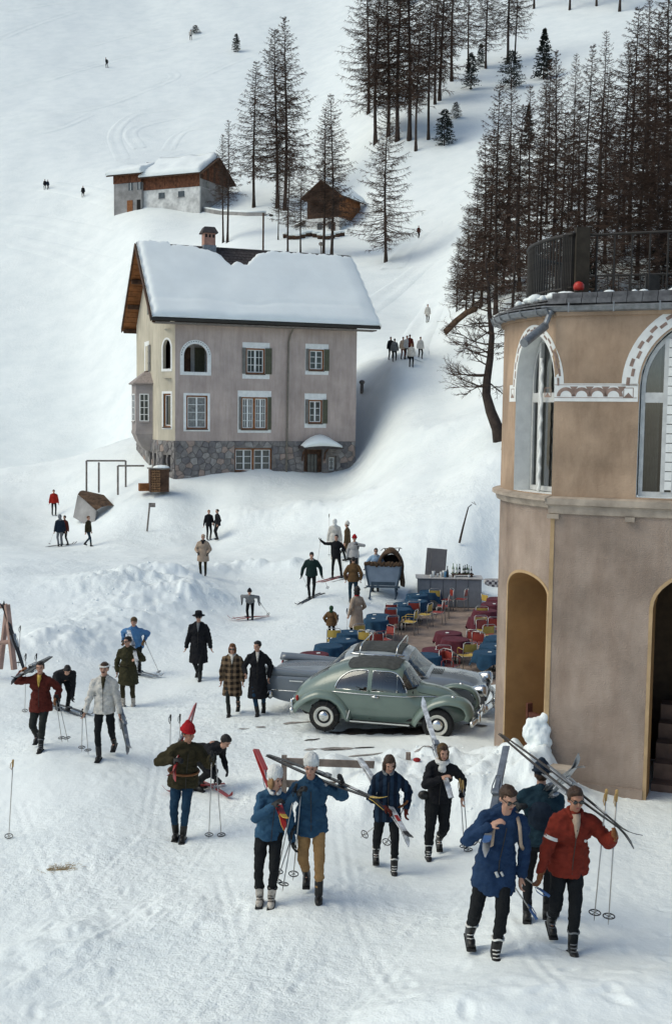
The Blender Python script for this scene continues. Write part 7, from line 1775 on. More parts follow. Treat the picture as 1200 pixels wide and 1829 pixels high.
def person(px, py, hpx, label, yaw=0.0, lean=.04, side=0.0, twist=0.0, drop=0.0, fa=(-.11, -.12, 0), fb=(.11, .12, 0), ha=(-.30, -.02, .82), hb=(.30, -.02, .82), head=(0, 0), jacket=None, hem=.14, bulk=1.0, flare=1.0,
           pants=None, slim=1.0, boots=LEATH, bootc=None, gloves=None, hair=HBRN, hat=None, hatm=None, glasses=False, skin=SKIN, detail=2, collar=None, ea=None, eb=None, scarf=None, at=None, face_y=None, belt=None, shirt=None, hairlong=False, extra=None, name='person', poff=(0, 0), boot_h=.13, sw=.168):
    g = at if at is not None else ground(px, py); Hm_ = hpx*math.hypot(g.y, CAMZ-g.z)/FPX*1.0 if at is None else hpx
    sc = Hm_/1.76; M = Matrix.Translation(g) @ Matrix.Rotation(R_(yaw), 4, 'Z') @ Matrix.Scale(sc, 4)
    t = thing(name, label, 'person', M=M)
    V = Vector; vox = {3: .0095, 2: .013, 1: .02, 0: .034}[detail]
    P0 = V((poff[0], poff[1], .925-drop)); ax = V((math.sin(side), -math.sin(lean), math.cos(lean)*math.cos(side))).normalized(); SHc = P0+ax*.49; N = P0+ax*.545
    Rz = Matrix.Rotation(twist, 3, 'Z'); sx = Rz @ V((1, 0, 0)); sx = (sx-ax*sx.dot(ax)).normalized(); fw = ax.cross(sx).normalized()
    if fw.y > 0 and abs(twist) < 1.5: fw = -fw
    SA, SB = SHc-sx*sw-ax*.035, SHc+sx*sw-ax*.035; hpA, hpB = P0+V((-.088, 0, -.02)), P0+V((.088, 0, -.02))
    hd = (ax*.35+V((0, 0, 1))*.65).normalized(); hy, hp = head
    HB = Matrix.Rotation(hy, 3, 'Z') @ Matrix.Rotation(hp+lean*.35, 3, 'X'); HC = N+hd*.055+HB @ V((0, -.012, .105))
    anA, anB = V((fa[0], fa[1], .095+fa[2])), V((fb[0], fb[1], .095+fb[2])); kh = V((0, -1, .1))
    knA, anA = ik(hpA, anA, .435, .425, kh+V((-.12, 0, 0))); knB, anB = ik(hpB, anB, .435, .425, kh+V((.12, 0, 0)))
    elA, wrA = ik(SA, V(ha), .29, .26, V(ea) if ea else V((-.7, .6, -.5))); elB, wrB = ik(SB, V(hb), .29, .26, V(eb) if eb else V((.7, .6, -.5)))
    def part(nm, mb, m, par=t, v=None, sm=3, noise=0.0, ns=.1):
        o = mb.build(nm, m, par, True); PEND.append((o, v or vox, sm, noise, ns)); return o
    def hand(mb, wr, el, r, curl=1.0, sd=1):
        d = (wr-el).normalized(); s = d.cross(V((0, 0, 1))) if abs(d.z) < .9 else V((1, 0, 0)); s = (fw-d*fw.dot(d)); s = s.normalized() if s.length > .1 else d.orthogonal().normalized(); n_ = d.cross(s).normalized()*(-sd)
        c = wr+d*.055; Mh = Matrix((s, n_, d)).transposed(); mb.ell(c, (.040*r, .018*r+.004, .052), Mh, 10, 8); mb.capsule(wr-d*.02, wr+d*.02, .026*r, .028*r, 8)
        for k in range(4):
            b0 = c+s*(.030-.020*k)*r+d*.042; l = (.036, .041, .039, .031)[k]; d1 = (d+n_*.5*curl).normalized(); p1 = b0+d1*l; d2 = (d*.35+n_*1.0*curl).normalized(); p2 = p1+d2*l*.85; mb.capsule(b0, p1, .0102*r, .0096*r, 7); mb.capsule(p1, p2, .0096*r, .0085*r, 7)
        b0 = wr+d*.030+s*.034*r; p1 = b0+(d*.7+s*.8+n_*.3).normalized()*.036; p2 = p1+(d*.9+n_*.6*curl).normalized()*.03; mb.capsule(b0, p1, .0125*r, .0112*r, 7); mb.capsule(p1, p2, .0112*r, .0095*r, 7)
    # ---- body: one skin
    b = MB()
    b.ell(HC+HB @ V((0, .012, .020)), (.074, .094, .098), HB, 16, 12); b.ell(HC+HB @ V((0, -.022, -.055)), (.053, .062, .062), HB, 14, 10); b.ell(HC+HB @ V((0, -.045, -.092)), (.028, .026, .022), HB, 10, 8)
    if detail >= 1:
        b.capsule(HC+HB @ V((0, -.082, .012)), HC+HB @ V((0, -.102, -.022)), .010, .0145, 8); b.ell(HC+HB @ V((0, -.078, .032)), (.052, .016, .012), HB, 10, 6)
        for s in (-1, 1): b.ell(HC+HB @ V((s*.074, .012, -.008)), (.012, .022, .032), HB, 8, 6); b.ell(HC+HB @ V((s*.036, -.066, -.028)), (.02, .02, .022), HB, 8, 6)
        b.ell(HC+HB @ V((0, -.079, -.060)), (.024, .010, .008), HB, 8, 6)
    b.capsule(N-ax*.05, HC-V((0, 0, .06)), .058, .052, 10); b.ell(SHc-ax*.14, (.13, .075, .15), None, 14, 10); b.capsule(P0, SHc-ax*.1, .09, .09, 10); b.capsule(SA, SB, .05, .05, 8)
    for (s_, e_, w_) in ((SA, elA, wrA), (SB, elB, wrB)): b.capsule(s_, e_, .045, .036, 8); b.capsule(e_, w_, .036, .026, 8)
    for (h_, k_, a_) in ((hpA, knA, anA), (hpB, knB, anB)): b.capsule(h_, k_, .072, .048, 8); b.capsule(k_, a_, .046, .034, 8)
    for a_ in (anA, anB): b.capsule(a_, a_+V((0, -.08, -.05)), .026, .022, 7)
    if not gloves:
        if detail >= 1: hand(b, wrA, elA, 1.0, 1, -1); hand(b, wrB, elB, 1.0, 1, 1)
        else: b.ell(wrA, (.04, .04, .06)); b.ell(wrB, (.04, .04, .06))
    part('body', b, skin, v=min(vox, .013) if detail >= 1 else vox, sm=1)
    if detail >= 2:
        e = MB()
        for s in (-1, 1):
            q = MB(); q.ell(HC+HB @ V((s*.031, -.0765, .010)), (.0145, .007, .0065), HB, 10, 6); q.build('eye', EYEM, t, True)
            if not (hat in ('beanie',) and False): q = MB(); q.ell(HC+HB @ V((s*.032, -.083, .030)), (.021, .006, .0045), HB, 8, 5); q.build('eyebrow', BROW, t, True)
        q = MB(); q.ell(HC+HB @ V((0, -.0865, -.060)), (.022, .006, .006), HB, 10, 6); q.build('mouth', LIPS, t, True)
    if glasses:
        q = MB()
        for s in (-1, 1): q.ell(HC+HB @ V((s*.033, -.090, .008)), (.027, .010, .021), HB @ Matrix.Rotation(-s*.2, 3, 'Z'), 14, 8); q.tube([HC+HB @ V((s*.058, -.082, .014)), HC+HB @ V((s*.076, -.02, .016))], .004, 5)
        q.tube([HC+HB @ V((-.012, -.096, .013)), HC+HB @ V((.012, -.096, .013))], .004, 5); q.build('sunglasses', SUNG, t, True)
    # ---- hair and hat
    if hair is not None and hat not in ('hood',):
        q = MB(); cov = hat in ('tall', 'beanie', 'fedora', 'cap')
        if cov: q.ell(HC+HB @ V((0, .034, .0)), (.080, .074, .07), HB, 14, 10)
        else: q.ell(HC+HB @ V((0, .026, .036)), (.084, .093, .094), HB, 14, 10); q.ell(HC+HB @ V((0, -.03, .090)), (.066, .054, .034), HB, 12, 8)
        for s in (-1, 1): q.ell(HC+HB @ V((s*.070, .012, .012)), (.016, .03, .045), HB, 8, 6)
        if hairlong:
            q.ell(HC+HB @ V((0, .045, -.05)), (.090, .060, .09), HB, 12, 8)
            for s in (-1, 1): q.ell(HC+HB @ V((s*.076, .0, -.035)), (.026, .052, .085), HB, 10, 8)
            if not cov: q.ell(HC+HB @ V((0, -.03, .105)), (.07, .06, .04), HB, 12, 8)
        part('hair', q, hair, v=max(.011, vox*.9), sm=2, noise=.006 if detail >= 1 else 0, ns=.03)
    if hat == 'beanie':
        q = MB(); q.ell(HC+HB @ V((0, .018, .070)), (.098, .108, .105), HB, 18, 12); q.ell(HC+HB @ V((0, .035, .16)), (.045, .045, .045), HB, 10, 8); q2 = q; part('knit_hat', q, hatm, v=max(.011, vox*.9), sm=2, noise=.003, ns=.02)
        q = MB(); q.tube([HC+HB @ V((.098*math.cos(u), .018+.108*math.sin(u), .048+.012*math.sin(u))) for u in np.linspace(0, 6.2832, 25)], .017, 8); q.build('hat_brim', hatm, t, True)
    elif hat == 'tall':
        q = MB(); q.ell(HC+HB @ V((0, .026, .075)), (.097, .108, .115), HB, 18, 12); q.ell(HC+HB @ V((0, .045, .02)), (.09, .085, .09), HB, 12, 8); part('fluffy_hat', q, hatm, v=max(.011, vox*.9), sm=1, noise=.010, ns=.02)
    elif hat == 'fedora':
        q = MB(); q.lathe([(.0, .17), (.05, .175), (.085, .16), (.095, .10), (.10, .055), (.0, .055)], HC, 18, HB); o = q.build('hat', hatm, t, True); q = MB(); q.lathe([(.09, .055), (.16, .045), (.165, .05), (.09, .066)], HC, 22, HB); q.build('hat_brim', hatm, t, True)
    elif hat == 'band':
        q = MB(); q.tube([HC+HB @ V((.084*math.cos(u), .016+.098*math.sin(u), .062+.014*math.sin(u))) for u in np.linspace(0, 6.2832, 25)], .022, 8, flat=.6); q.build('headband', hatm, t, True)
    elif hat == 'cap':
        q = MB(); q.ell(HC+HB @ V((0, .016, .058)), (.09, .105, .085), HB, 16, 10); q.ell(HC+HB @ V((0, -.085, .062)), (.06, .045, .012), HB, 10, 6); part('cap', q, hatm, v=max(.011, vox*.9), sm=1)
    elif hat == 'hood':
        q = MB(); q.ell(HC+HB @ V((0, .030, .025)), (.108, .118, .130), HB, 16, 12); q.ell(N+V((0, .04, .02)), (.11, .09, .08)); part('hood', q, hatm, v=max(.011, vox*.9), sm=1)
    elif hat == 'kerchief':
        q = MB(); q.ell(HC+HB @ V((0, .028, .040)), (.089, .098, .098), HB, 14, 10); q.tube([HC+HB @ V((-.080, -.01, .02)), HC+HB @ V((-.062, -.045, -.07)), HC+HB @ V((0, -.05, -.118)), HC+HB @ V((.062, -.045, -.07)), HC+HB @ V((.080, -.01, .02))], .02, 8); part('kerchief', q, hatm, v=max(.011, vox*.9), sm=1)
    # ---- trousers
    q = MB(); q.ell(P0+V((0, .0, -.02)), (.158*(.9+.1*slim), .115, .13), None, 14, 10); zc = anA
    for (h_, k_, a_) in ((hpA, knA, anA), (hpB, knB, anB)): q.capsule(h_, k_, .096*slim, .066*slim, 12); q.capsule(k_, k_.lerp(a_, .35), .064*slim, .063*slim, 12); q.capsule(k_.lerp(a_, .35), a_+V((0, 0, .03)), .063*slim, .046*slim, 12)
    part('trousers', q, pants, sm=4, noise=.010 if detail >= 2 else 0, ns=.08)
    # ---- boots
    for (k_, a_, f) in ((knA, anA, fa), (knB, anB, fb)):
        pitch = min(.9, f[2]*3.2); F = Matrix.Rotation(pitch, 3, 'X'); up_ = (k_-a_).normalized(); q = MB()
        q.capsule(a_+up_*boot_h, a_, .056, .052, 12); q.capsule(a_+F @ V((0, .035, -.045)), a_+F @ V((0, -.13, -.058)), .045, .040, 12); q.ell(a_+F @ V((0, -.09, -.045)), (.050, .085, .042), F, 12, 8)
        o = part('boot', q, boots, v=max(vox*.9, .010), sm=2)
        if detail >= 2:
            s_ = MB(); s_.box((0, 0, 0), (.098, .29, .024), F, .008); c = a_+F @ V((0, -.045, -.088)); s_.v = [(v[0]+c.x, v[1]+c.y, v[2]+c.z) for v in s_.v]; s_.build('sole', RUBBER, o)
            if bootc:
                s_ = MB()
                for k in range(5): cc = a_+F @ V((0, -.055-.022*k, .045-.028*k)); s_.tube([cc+V((-.034, .012, 0)), cc+V((0, -.014, .006)), cc+V((.034, .012, 0))], .0065, 5)
                s_.tube([a_+up_*(boot_h+.02)+V((.058*math.cos(u), .058*math.sin(u), .01*math.sin(3*u))) for u in np.linspace(0, 6.2832, 15)], .010, 6); s_.build('laces_and_sock', bootc, o, True)
    # ---- jacket
    if jacket is not None:
        q = MB(); w_ = bulk
        TR_ = Matrix((sx, -fw, ax)).transposed()
        q.ell(SHc-ax*.13, (.195*w_, .128*w_, .185), TR_, 18, 12); q.ell(P0+ax*.15, (.172*w_, .128*w_, .17), TR_, 16, 10); q.capsule(SA, SB, .072*w_, .072*w_, 12); q.capsule(SA+ax*.01, N-ax*.02, .062*w_, .07*w_, 12); q.capsule(SB+ax*.01, N-ax*.02, .062*w_, .07*w_, 12); q.capsule(N-ax*.09, N+ax*.015, .085, .066, 12)
        mid = (knA+knB)/2-P0; dn = V((mid.x*.25, mid.y*.35*min(1, hem/.4), -1)).normalized() if lean < .5 else -ax
        rg = []
        for f in np.linspace(0, 1, 7):
            c = P0+ax*.16*(1-f)+dn*hem*f; wv = (.174+(.024*flare+(.022 if hem > .18 else 0))*f)*w_; dv = (.126+(.026*flare+(.045 if hem > .18 else 0))*f)*w_; rg.append([c+sx*wv*math.cos(u)-fw*dv*math.sin(u)+V((0, 0, .005*math.sin(3*u+px) if f == 1 else 0)) for u in np.linspace(0, 6.2832, 20, endpoint=False)])
        q.loft(rg)
        for (s_, e_, r_) in ((SA, elA, wrA), (SB, elB, wrB)): q.capsule(s_, e_, .074*w_, .062*w_, 12); q.capsule(e_, e_.lerp(r_, .93), .062*w_, .047*w_, 12)
        j = part('jacket', q, jacket, sm=3, noise=.017 if detail >= 2 else (.007 if detail == 1 else 0), ns=.085)
        if collar is not None:
            q = MB(); q.tube([N+ax*.03+sx*.072*math.cos(u)-fw*(.072*math.sin(u)-.005)-ax*(.03 if math.sin(u) < -.6 else 0) for u in np.linspace(-1.35, 4.49, 20)], .024, 8); part('collar', q, collar, v=max(.010, vox*.8), sm=1)
        if belt is not None:
            q = MB(); q.tube([P0+ax*.12+sx*.192*w_*math.cos(u)-fw*.148*w_*math.sin(u) for u in np.linspace(0, 6.2832, 28)], .018, 6); q.build('belt', belt, t, True)
        if shirt is not None:
            q = MB(); q.loft([[N+ax*.03+sx*x*.050+fw*y for x, y in ((-1, .04), (1, .04), (.8, .078), (-.8, .078))], [N-ax*.05+sx*x*.042+fw*y for x, y in ((-1, .06), (1, .06), (.7, .118*w_), (-.7, .118*w_))], [N-ax*.13+sx*x*.022+fw*y for x, y in ((-1, .08), (1, .08), (.7, .139*w_), (-.7, .139*w_))], [N-ax*.20+sx*x*.004+fw*y for x, y in ((-1, .09), (1, .09), (.7, .140*w_), (-.7, .140*w_))]]); q.build('shirt_front', shirt, t, True)
        if detail >= 2 and lean < .5:
            q = MB(); q.tube([N-ax*.10+fw*(.132*w_), SHc-ax*.2+fw*(.140*w_), P0+ax*.1+fw*(.142*w_), P0+dn*hem*.95+fw*(.15*w_)], .005, 5); q.build('zip', IRON, j)
    if scarf is not None:
        q = MB(); q.tube([N+ax*.02+sx*.08*math.cos(u)-fw*.085*math.sin(u) for u in np.linspace(0, 6.2832, 20)], .036, 8); q.ell(N-ax*.06+fw*.10, (.06, .035, .08)); part('scarf', q, scarf, v=max(.010, vox), sm=1, noise=.006, ns=.03)
    if gloves is not None:
        for (w_, e_, sd) in ((wrA, elA, -1), (wrB, elB, 1)):
            q = MB()
            if detail >= 1: hand(q, w_, e_, 1.28, 1, sd); q.capsule(w_-(w_-e_).normalized()*.07, w_, .044, .036, 10)
            else: q.ell(w_, (.05, .05, .06))
            part('glove', q, gloves, v=max(.009, vox*.8), sm=1)
    if extra: extra(t, part, dict(SA=SA, SB=SB, elA=elA, elB=elB, wrA=wrA, wrB=wrB, P0=P0, N=N, HC=HC, HB=HB, ax=ax, sx=sx, fw=fw, knA=knA, knB=knB))
    return M, t
def flush():
    for o, v, sm, noise, ns in PEND:
        md = o.modifiers.new('r', 'REMESH'); md.mode = 'VOXEL'; md.voxel_size = v
        if sm: s = o.modifiers.new('s', 'SMOOTH'); s.factor = .5; s.iterations = sm
    dg = bpy.context.evaluated_depsgraph_get(); done = []
    for o, v, sm, noise, ns in PEND: done.append(bpy.data.meshes.new_from_object(o.evaluated_get(dg)))
    for (o, v, sm, noise, ns), me in zip(PEND, done):
        o.modifiers.clear(); ms = list(o.data.materials); old = o.data; o.data = me; bpy.data.meshes.remove(old); me.materials.clear()
        for m in ms: me.materials.append(m)
        if noise:
            n = len(me.vertices); co = np.empty(n*3); me.vertices.foreach_get('co', co); no = np.empty(n*3); me.vertices.foreach_get('normal', no); co = co.reshape(-1, 3)
            q = co/ns; q[:, 2] *= 1.5; d = vnoise3(q, 3)+.5*vnoise3(q*2.2, 4); co += no.reshape(-1, 3)*(d*noise)[:, None]; me.vertices.foreach_set('co', co.ravel())
        me.shade_smooth(); me.update()
    PEND.clear()
# ---- skis and poles
SKB = mat('ski_black', (.02, .02, .022), .3, var=.3, vscale=6); SKR = mat('ski_red', (.30, .03, .03), .3, var=.15); SKW = mat('ski_white_base', (.55, .54, .52), .35, var=.2, vscale=4); SKS = mat('snowy_ski', (.45, .46, .47), .6, var=.6, vscale=9); SKM = mat('ski_steel', (.25, .26, .27), .3, metal=.6, var=.3, vscale=5); SKBL = mat('ski_blue_tip', (.06, .12, .26), .3, var=.1); SKY_ = mat('ski_yellow', (.5, .33, .06), .35, var=.15)
POLM = mat('pole_metal', (.40, .38, .35), .35, metal=.7, var=.1); BAM = mat('bamboo', (.38, .24, .09), .6, var=.2)
def ski_shape(L, w=.082, curl=.13):
    mb = MB(); r = []
    for k in range(27):
        s = k/26; x = L*s; z = curl*max(0, (s-.87)/.13)**2.0+.02*math.sin(math.pi*min(1, s/.87)); hw = w/2*(1-.12*math.sin(math.pi*s))
        if s > .93: hw *= math.sqrt(max(.02, 1-((s-.93)/.07)**2))
        th = .007+.010*math.sin(math.pi*min(1, s/.9)); r.append([(x, -hw, z), (x, hw, z), (x, hw, z+th), (x, -hw, z+th)])
    mb.loft(r); return mb
def ski_pair(M, tail, tip, up, label, top=SKB, base=SKW, name='skis', gap=.0, splay=.0, tipm=None):
    a = M @ Vector(tail); b = M @ Vector(tip); d = (b-a); L = d.length; d.normalize(); u = (M.to_3x3() @ Vector(up)); u = (u-d*u.dot(d)).normalized(); s = u.cross(d).normalized()
    t = thing(name, label, 'skis', M=Matrix.Translation(a) @ Matrix((d, s, u)).transposed().to_4x4())
    for k, sg in enumerate((1, -1)):
        mb = ski_shape(L, .082, .075); mb.v = [(x, y+.004*sg, (z+.004)*sg) for x, y, z in mb.v]; o = mb.build('ski', top, t, True); smooth_angle(o, 30)
        q = MB(); q.box((L*.45, .0, sg*.045), (.30, .055, .022), None, .006); q.box((L*.52, 0, sg*.062), (.09, .085, .04), None, .008); q.tube([(L*.53, .045, sg*.06), (L*.46, .05, sg*.055), (L*.36, .03, sg*.06), (L*.36, -.03, sg*.06), (L*.46, -.05, sg*.055), (L*.53, -.045, sg*.06)], .007, 5); q.build('binding', SKM, o)
        q = MB(); q.loft([[(x, -.030, sg*(.0255)), (x, .030, sg*(.0255)), (x, .030, sg*.028), (x, -.030, sg*.028)] for x in (L*.62, L*.78)]); q.build('top_panel', base, o)
        if tipm is not None:
            q = ski_shape(L, .086, .077); q.v = [(x, y+.004*sg, (z+.005)*sg) for x, y, z in q.v]; n = 4; keep = [f for f in q.f if all(q.v[i][0] > L*.86 for i in f)]; q.f = keep; q.build('painted_tip', tipm, o)
    return t
def ski_flat(M, c, ang, label, top=SKB, L=1.95):
    """one ski lying under a boot; c = boot centre in person coordinates"""
    a = M @ Vector((c[0], c[1], .0)); s = M.to_scale()[0]; ca = M.to_euler().z+ang; d = Vector((math.sin(ca), -math.cos(ca), 0)); z0 = hz(*(a-d*.7).xy); z1 = hz(*(a+d*.9).xy); dd = Vector((d.x, d.y, (z1-z0)/1.6)).normalized(); sd = Vector((0, 0, 1)).cross(dd).normalized(); up = dd.cross(sd)
    base = Vector((a.x, a.y, (z0+z1)/2+.02))-dd*L*.45
    t = thing('ski', label, 'ski', M=Matrix.Translation(base) @ Matrix((dd, sd, up)).transposed().to_4x4()); mb = ski_shape(L); o = mb.build('runner', top, t, True); smooth_angle(o, 30)
    q = MB(); q.box((L*.5, 0, .035), (.08, .085, .05), None, .008); q.tube([(L*.5, .04, .05), (L*.42, .03, .06), (L*.42, -.03, .06), (L*.5, -.04, .05)], .008, 5); q.build('binding', SKM, t)
def pole(M, grip, tip, label, gm=GBLK, basket=True, r=.0085, world=False):
    a = M @ Vector(grip); b = M @ Vector(tip); d = (b-a).normalized(); L = (b-a).length; s = d.orthogonal().normalized(); u = d.cross(s)
    t = thing('ski_pole', label, 'ski pole', M=Matrix.Translation(a) @ Matrix((s, u, d)).transposed().to_4x4())
    q = MB(); q.tube([(0, 0, .1), (0, 0, L-.05), (0, 0, L)], [r, r*.8, r*.3], 7); q.build('shaft', POLM, t, True)
    q = MB(); q.tube([(0, 0, -.01), (0, 0, .0), (0, 0, .05), (0, 0, .12)], [.012, .018, .016, .014], 8); q.build('grip', gm, t, True)
    q = MB(); q.tube([(0, 0, .01), (.04, 0, .05), (.045, 0, .12), (.02, 0, .17), (.005, 0, .1), (0, 0, .02)], .006, 5); q.build('strap', gm, t)
    if basket:
        q = MB(); z = L-.10; q.tube([(.062*math.cos(k), .062*math.sin(k), z) for k in np.linspace(0, 6.2832, 19)], .007, 5)
        for k in range(2): v = Vector((math.cos(k*1.57), math.sin(k*1.57), 0))*.062; q.tube([Vector((0, 0, z))-v, Vector((0, 0, z))+v], .0045, 4)
        q.build('basket', LEATH, t)
    return t
# ------------------------------------------------------------------ the people of the picture
I4 = Matrix()
def two_poles(M, a, b, who, gm=GBLK):
    pole(M, a[0], a[1], f'ski pole of {who}, the one nearer the body', gm); pole(M, b[0], b[1], f'ski pole of {who}, the outer one', gm)
def on_skis(M, fa, fb, ang, who, top=SKB, L=1.95):
    ski_flat(M, fa, ang, f'ski under the left-hand boot of {who}', top, L); ski_flat(M, fb, ang, f'ski under the right-hand boot of {who}', top, L)
# 1 man in long blue anorak
def ex1(t, part, J):
    q = MB(); q.ell(J['N']+Vector((0, .06, -.02)), (.13, .09, .09)); part('hood', q, BLUEJ, sm=2, noise=.01, ns=.06)
    for s in (-1, 1):
        q = MB(); q.tube([J['N']+Vector((s*.11, .02, .0)), J['N']+Vector((s*.125, -.12, -.10)), J['N']+Vector((s*.14, -.13, -.28)), J['N']+Vector((s*.19, .02, -.38))], .018, 6, flat=.5); q.build('pack_strap', BEIGE, t, True)
    q = MB(); q.tube([J['P0']+Vector((.0, -.165, -.02)), J['P0']+Vector((.02, -.172, -.07))], .016, 6); q.tube([J['P0']+Vector((.05, -.165, -.02)), J['P0']+Vector((.07, -.172, -.06))], .012, 6); q.build('toggle_cord', WHITEK, t, True)
M, _ = person(866, 1700, 297, 'man in long royal blue anorak and sunglasses with skis on his shoulder', lean=.10, side=.17, twist=.12, poff=(.06, 0), fa=(-.14, .12, .05), fb=(.07, -.20, 0), ha=(-.02, -.24, 1.36), hb=(.33, -.04, .80), ea=(-.9, -.1, -.7), head=(.35, .30), jacket=BLUEJ, hem=.24, bulk=1.05, pants=BLACKP, slim=.98, bootc=WHITEK, hair=HBRN, glasses=True, detail=3, extra=ex1, drop=.02)
ski_pair(M, (.36, 1.30, 1.68), (-.10, -.52, 1.24), (0, .3, 1), 'dark skis with blue tips on the shoulder of the blue anorak man', SKM, SKB, tipm=SKBL)
two_poles(M, ((.60, -.05, .60), (-.12, .48, 1.0)), ((.48, -.08, .38), (-.1, .45, 1.12)), 'the man in the blue anorak', SKBL)
# 2 man in rust red jacket
def ex2(t, part, J):
    d = (J['elA']-J['SA']); c = J['SA']+d*.62; dn = d.normalized(); s = dn.orthogonal().normalized(); u = dn.cross(s)
    q = MB(); q.loft([[c+dn*h+(s*math.cos(a)+u*math.sin(a))*.077 for a in np.linspace(0, 6.2832, 16, endpoint=False)] for h in (-.018, .018)], cap=False); q.build('sleeve_stripe', WHITEK, t, True)
    q = MB(); q.ell(J['N']+J['fw']*.14-J['ax']*.24+J['sx']*.11, (.014, .006, .016)); q.build('emblem', WHITEK, t, True)
M, _ = person(1005, 1689, 280, 'laughing man in rust red quilted jacket with brown gloves carrying skis', lean=.24, side=.05, twist=.1, poff=(.03, .06), fa=(-.09, .20, .08), fb=(.05, -.22, 0), ha=(-.30, -.16, .80), hb=(.42, -.27, 1.30), eb=(.6, .3, -.9), head=(.12, .05), jacket=REDQ, hem=.12, bulk=1.14, pants=BLACKP, slim=1.05, gloves=LEATB, hair=HBRN, glasses=True, detail=3, collar=REDJ, shirt=BEIGE, bootc=GREYJ, extra=ex2, skin=SKIND)
ski_pair(M, (-.57, .95, 1.98), (.60, -.52, 1.33), (.2, .4, 1), 'black and silver skis crossing the shoulder of the red jacket man', SKB, SKW)
two_poles(M, ((.37, -.12, 1.72), (.31, -.02, .28)), ((.47, -.14, 1.72), (.45, -.06, .26)), 'the man in the red jacket', BAM)
# 3 man seen from behind between them
def ex3(t, part, J):
    q = MB(); q.ell(J['P0']+J['ax']*.30+Vector((0, .17, 0)), (.15, .10, .17)); part('back_pouch', q, NAVY, sm=2, noise=.01, ns=.08)
M, t3 = person(960, 1640, 262, 'man in dark teal jacket seen from behind between two walkers', yaw=170, lean=.42, fa=(-.10, -.05, 0), fb=(.12, .16, .03), ha=(-.05, -.25, 1.2), hb=(.26, .02, 1.28), eb=(.7, .4, -.6), jacket=TEALJ, hem=.10, bulk=1.12, pants=BLACKP, gloves=GBLK, hair=HBRN, hat='beanie', hatm=NAVY, detail=2, extra=ex3)
g = ground(960, 1640); ski_pair(I4, P(935, 1462, g.y+1.2), P(1038, 1358, g.y-.35), (0, -.5, 1), 'silver skis sticking up over the man in dark teal', SKM, SKS)
# 4 person with the white scarf
def ex4(t, part, J):
    q = MB(); q.ell(J['P0']+Vector((-.22, -.05, .04)), (.09, .07, .07)); part('hip_bag', q, LEATH, sm=2)
M, _ = person(774, 1530, 200, 'skier in black with a pale scarf and snow-covered skis on the shoulder', lean=.08, side=.08, poff=(.05, 0), fa=(-.09, -.12, 0), fb=(.10, .22, .09), ha=(.06, -.28, 1.30), hb=(.40, -.06, .95), ea=(-.9, -.2, -.8), head=(.25, .12), jacket=BLACKC, hem=.06, pants=BLACKP, slim=1.18, bootc=WHITEK, hair=HBRN, hat='kerchief', hatm=TWEED, scarf=WHITEK, detail=3, gloves=None, extra=ex4)
ski_pair(M, (.20, -.42, 1.06), (-.13, 1.05, 2.12), (0, .2, -1), 'snow-caked white skis rising beside the person with the scarf', SKS, SKS)
two_poles(M, ((.36, -.06, 1.22), (.46, -.02, .08)), ((.40, -.08, 1.20), (.52, -.06, .04)), 'the person with the scarf', BAM)
# 5 girl in striped jacket
M, _ = person(690, 1552, 205, 'girl in dark striped jacket looking down with skis under her arm', lean=.10, head=(.2, .42), fa=(-.15, .18, .08), fb=(.10, -.20, 0), ha=(-.05, -.22, 1.0), hb=(.27, -.05, .92), ea=(-.9, .2, -.4), jacket=STRIPE, hem=.16, bulk=1.0, flare=1.5, pants=BLACKP, slim=.95, bootc=WHITEK, hair=HBRN, hairlong=True, detail=3, collar=GREYJ, gloves=REDD, sw=.15, skin=SKIN)
ski_pair(M, (-.40, .80, 1.40), (.30, -.70, .68), (.3, -.3, 1), 'pale skis slung diagonally under the arm of the striped jacket girl', SKS, SKR, tipm=SKB)
two_poles(M, ((.28, -.08, 1.05), (-.02, .35, .2)), ((.25, -.10, 1.02), (-.38, .30, .35)), 'the girl in the striped jacket', LEATB)
# 6 woman in steel blue sweater
M, _ = person(474, 1612, 234, 'woman in steel blue sweater and white hat with red skis on her shoulder', lean=.08, side=.12, twist=.25, poff=(.04, 0), fa=(-.07, -.02, 0), fb=(.08, -.08, .01), ha=(.10, -.28, 1.36), hb=(.34, -.03, .82), ea=(-.8, -.3, -.8), head=(.75, .10), sw=.15, jacket=BLUESW, hem=.06, bulk=.96, pants=BLACKP, slim=.96, boots=WHB, bootc=BLACKC, gloves=GBLK, hair=HBLD, hairlong=True, hat='tall', hatm=WHITEK, detail=3, collar=WHITEK)
ski_pair(M, (-.22, 1.25, 1.60), (.28, -.58, 1.24), (.1, .3, 1), 'red and white skis over the shoulder of the blue sweater woman', SKR, SKW, tipm=SKY_)
two_poles(M, ((.37, -.05, 1.02), (.12, -.06, .22)), ((.34, -.08, .98), (.22, -.12, .20)), 'the woman in the blue sweater')
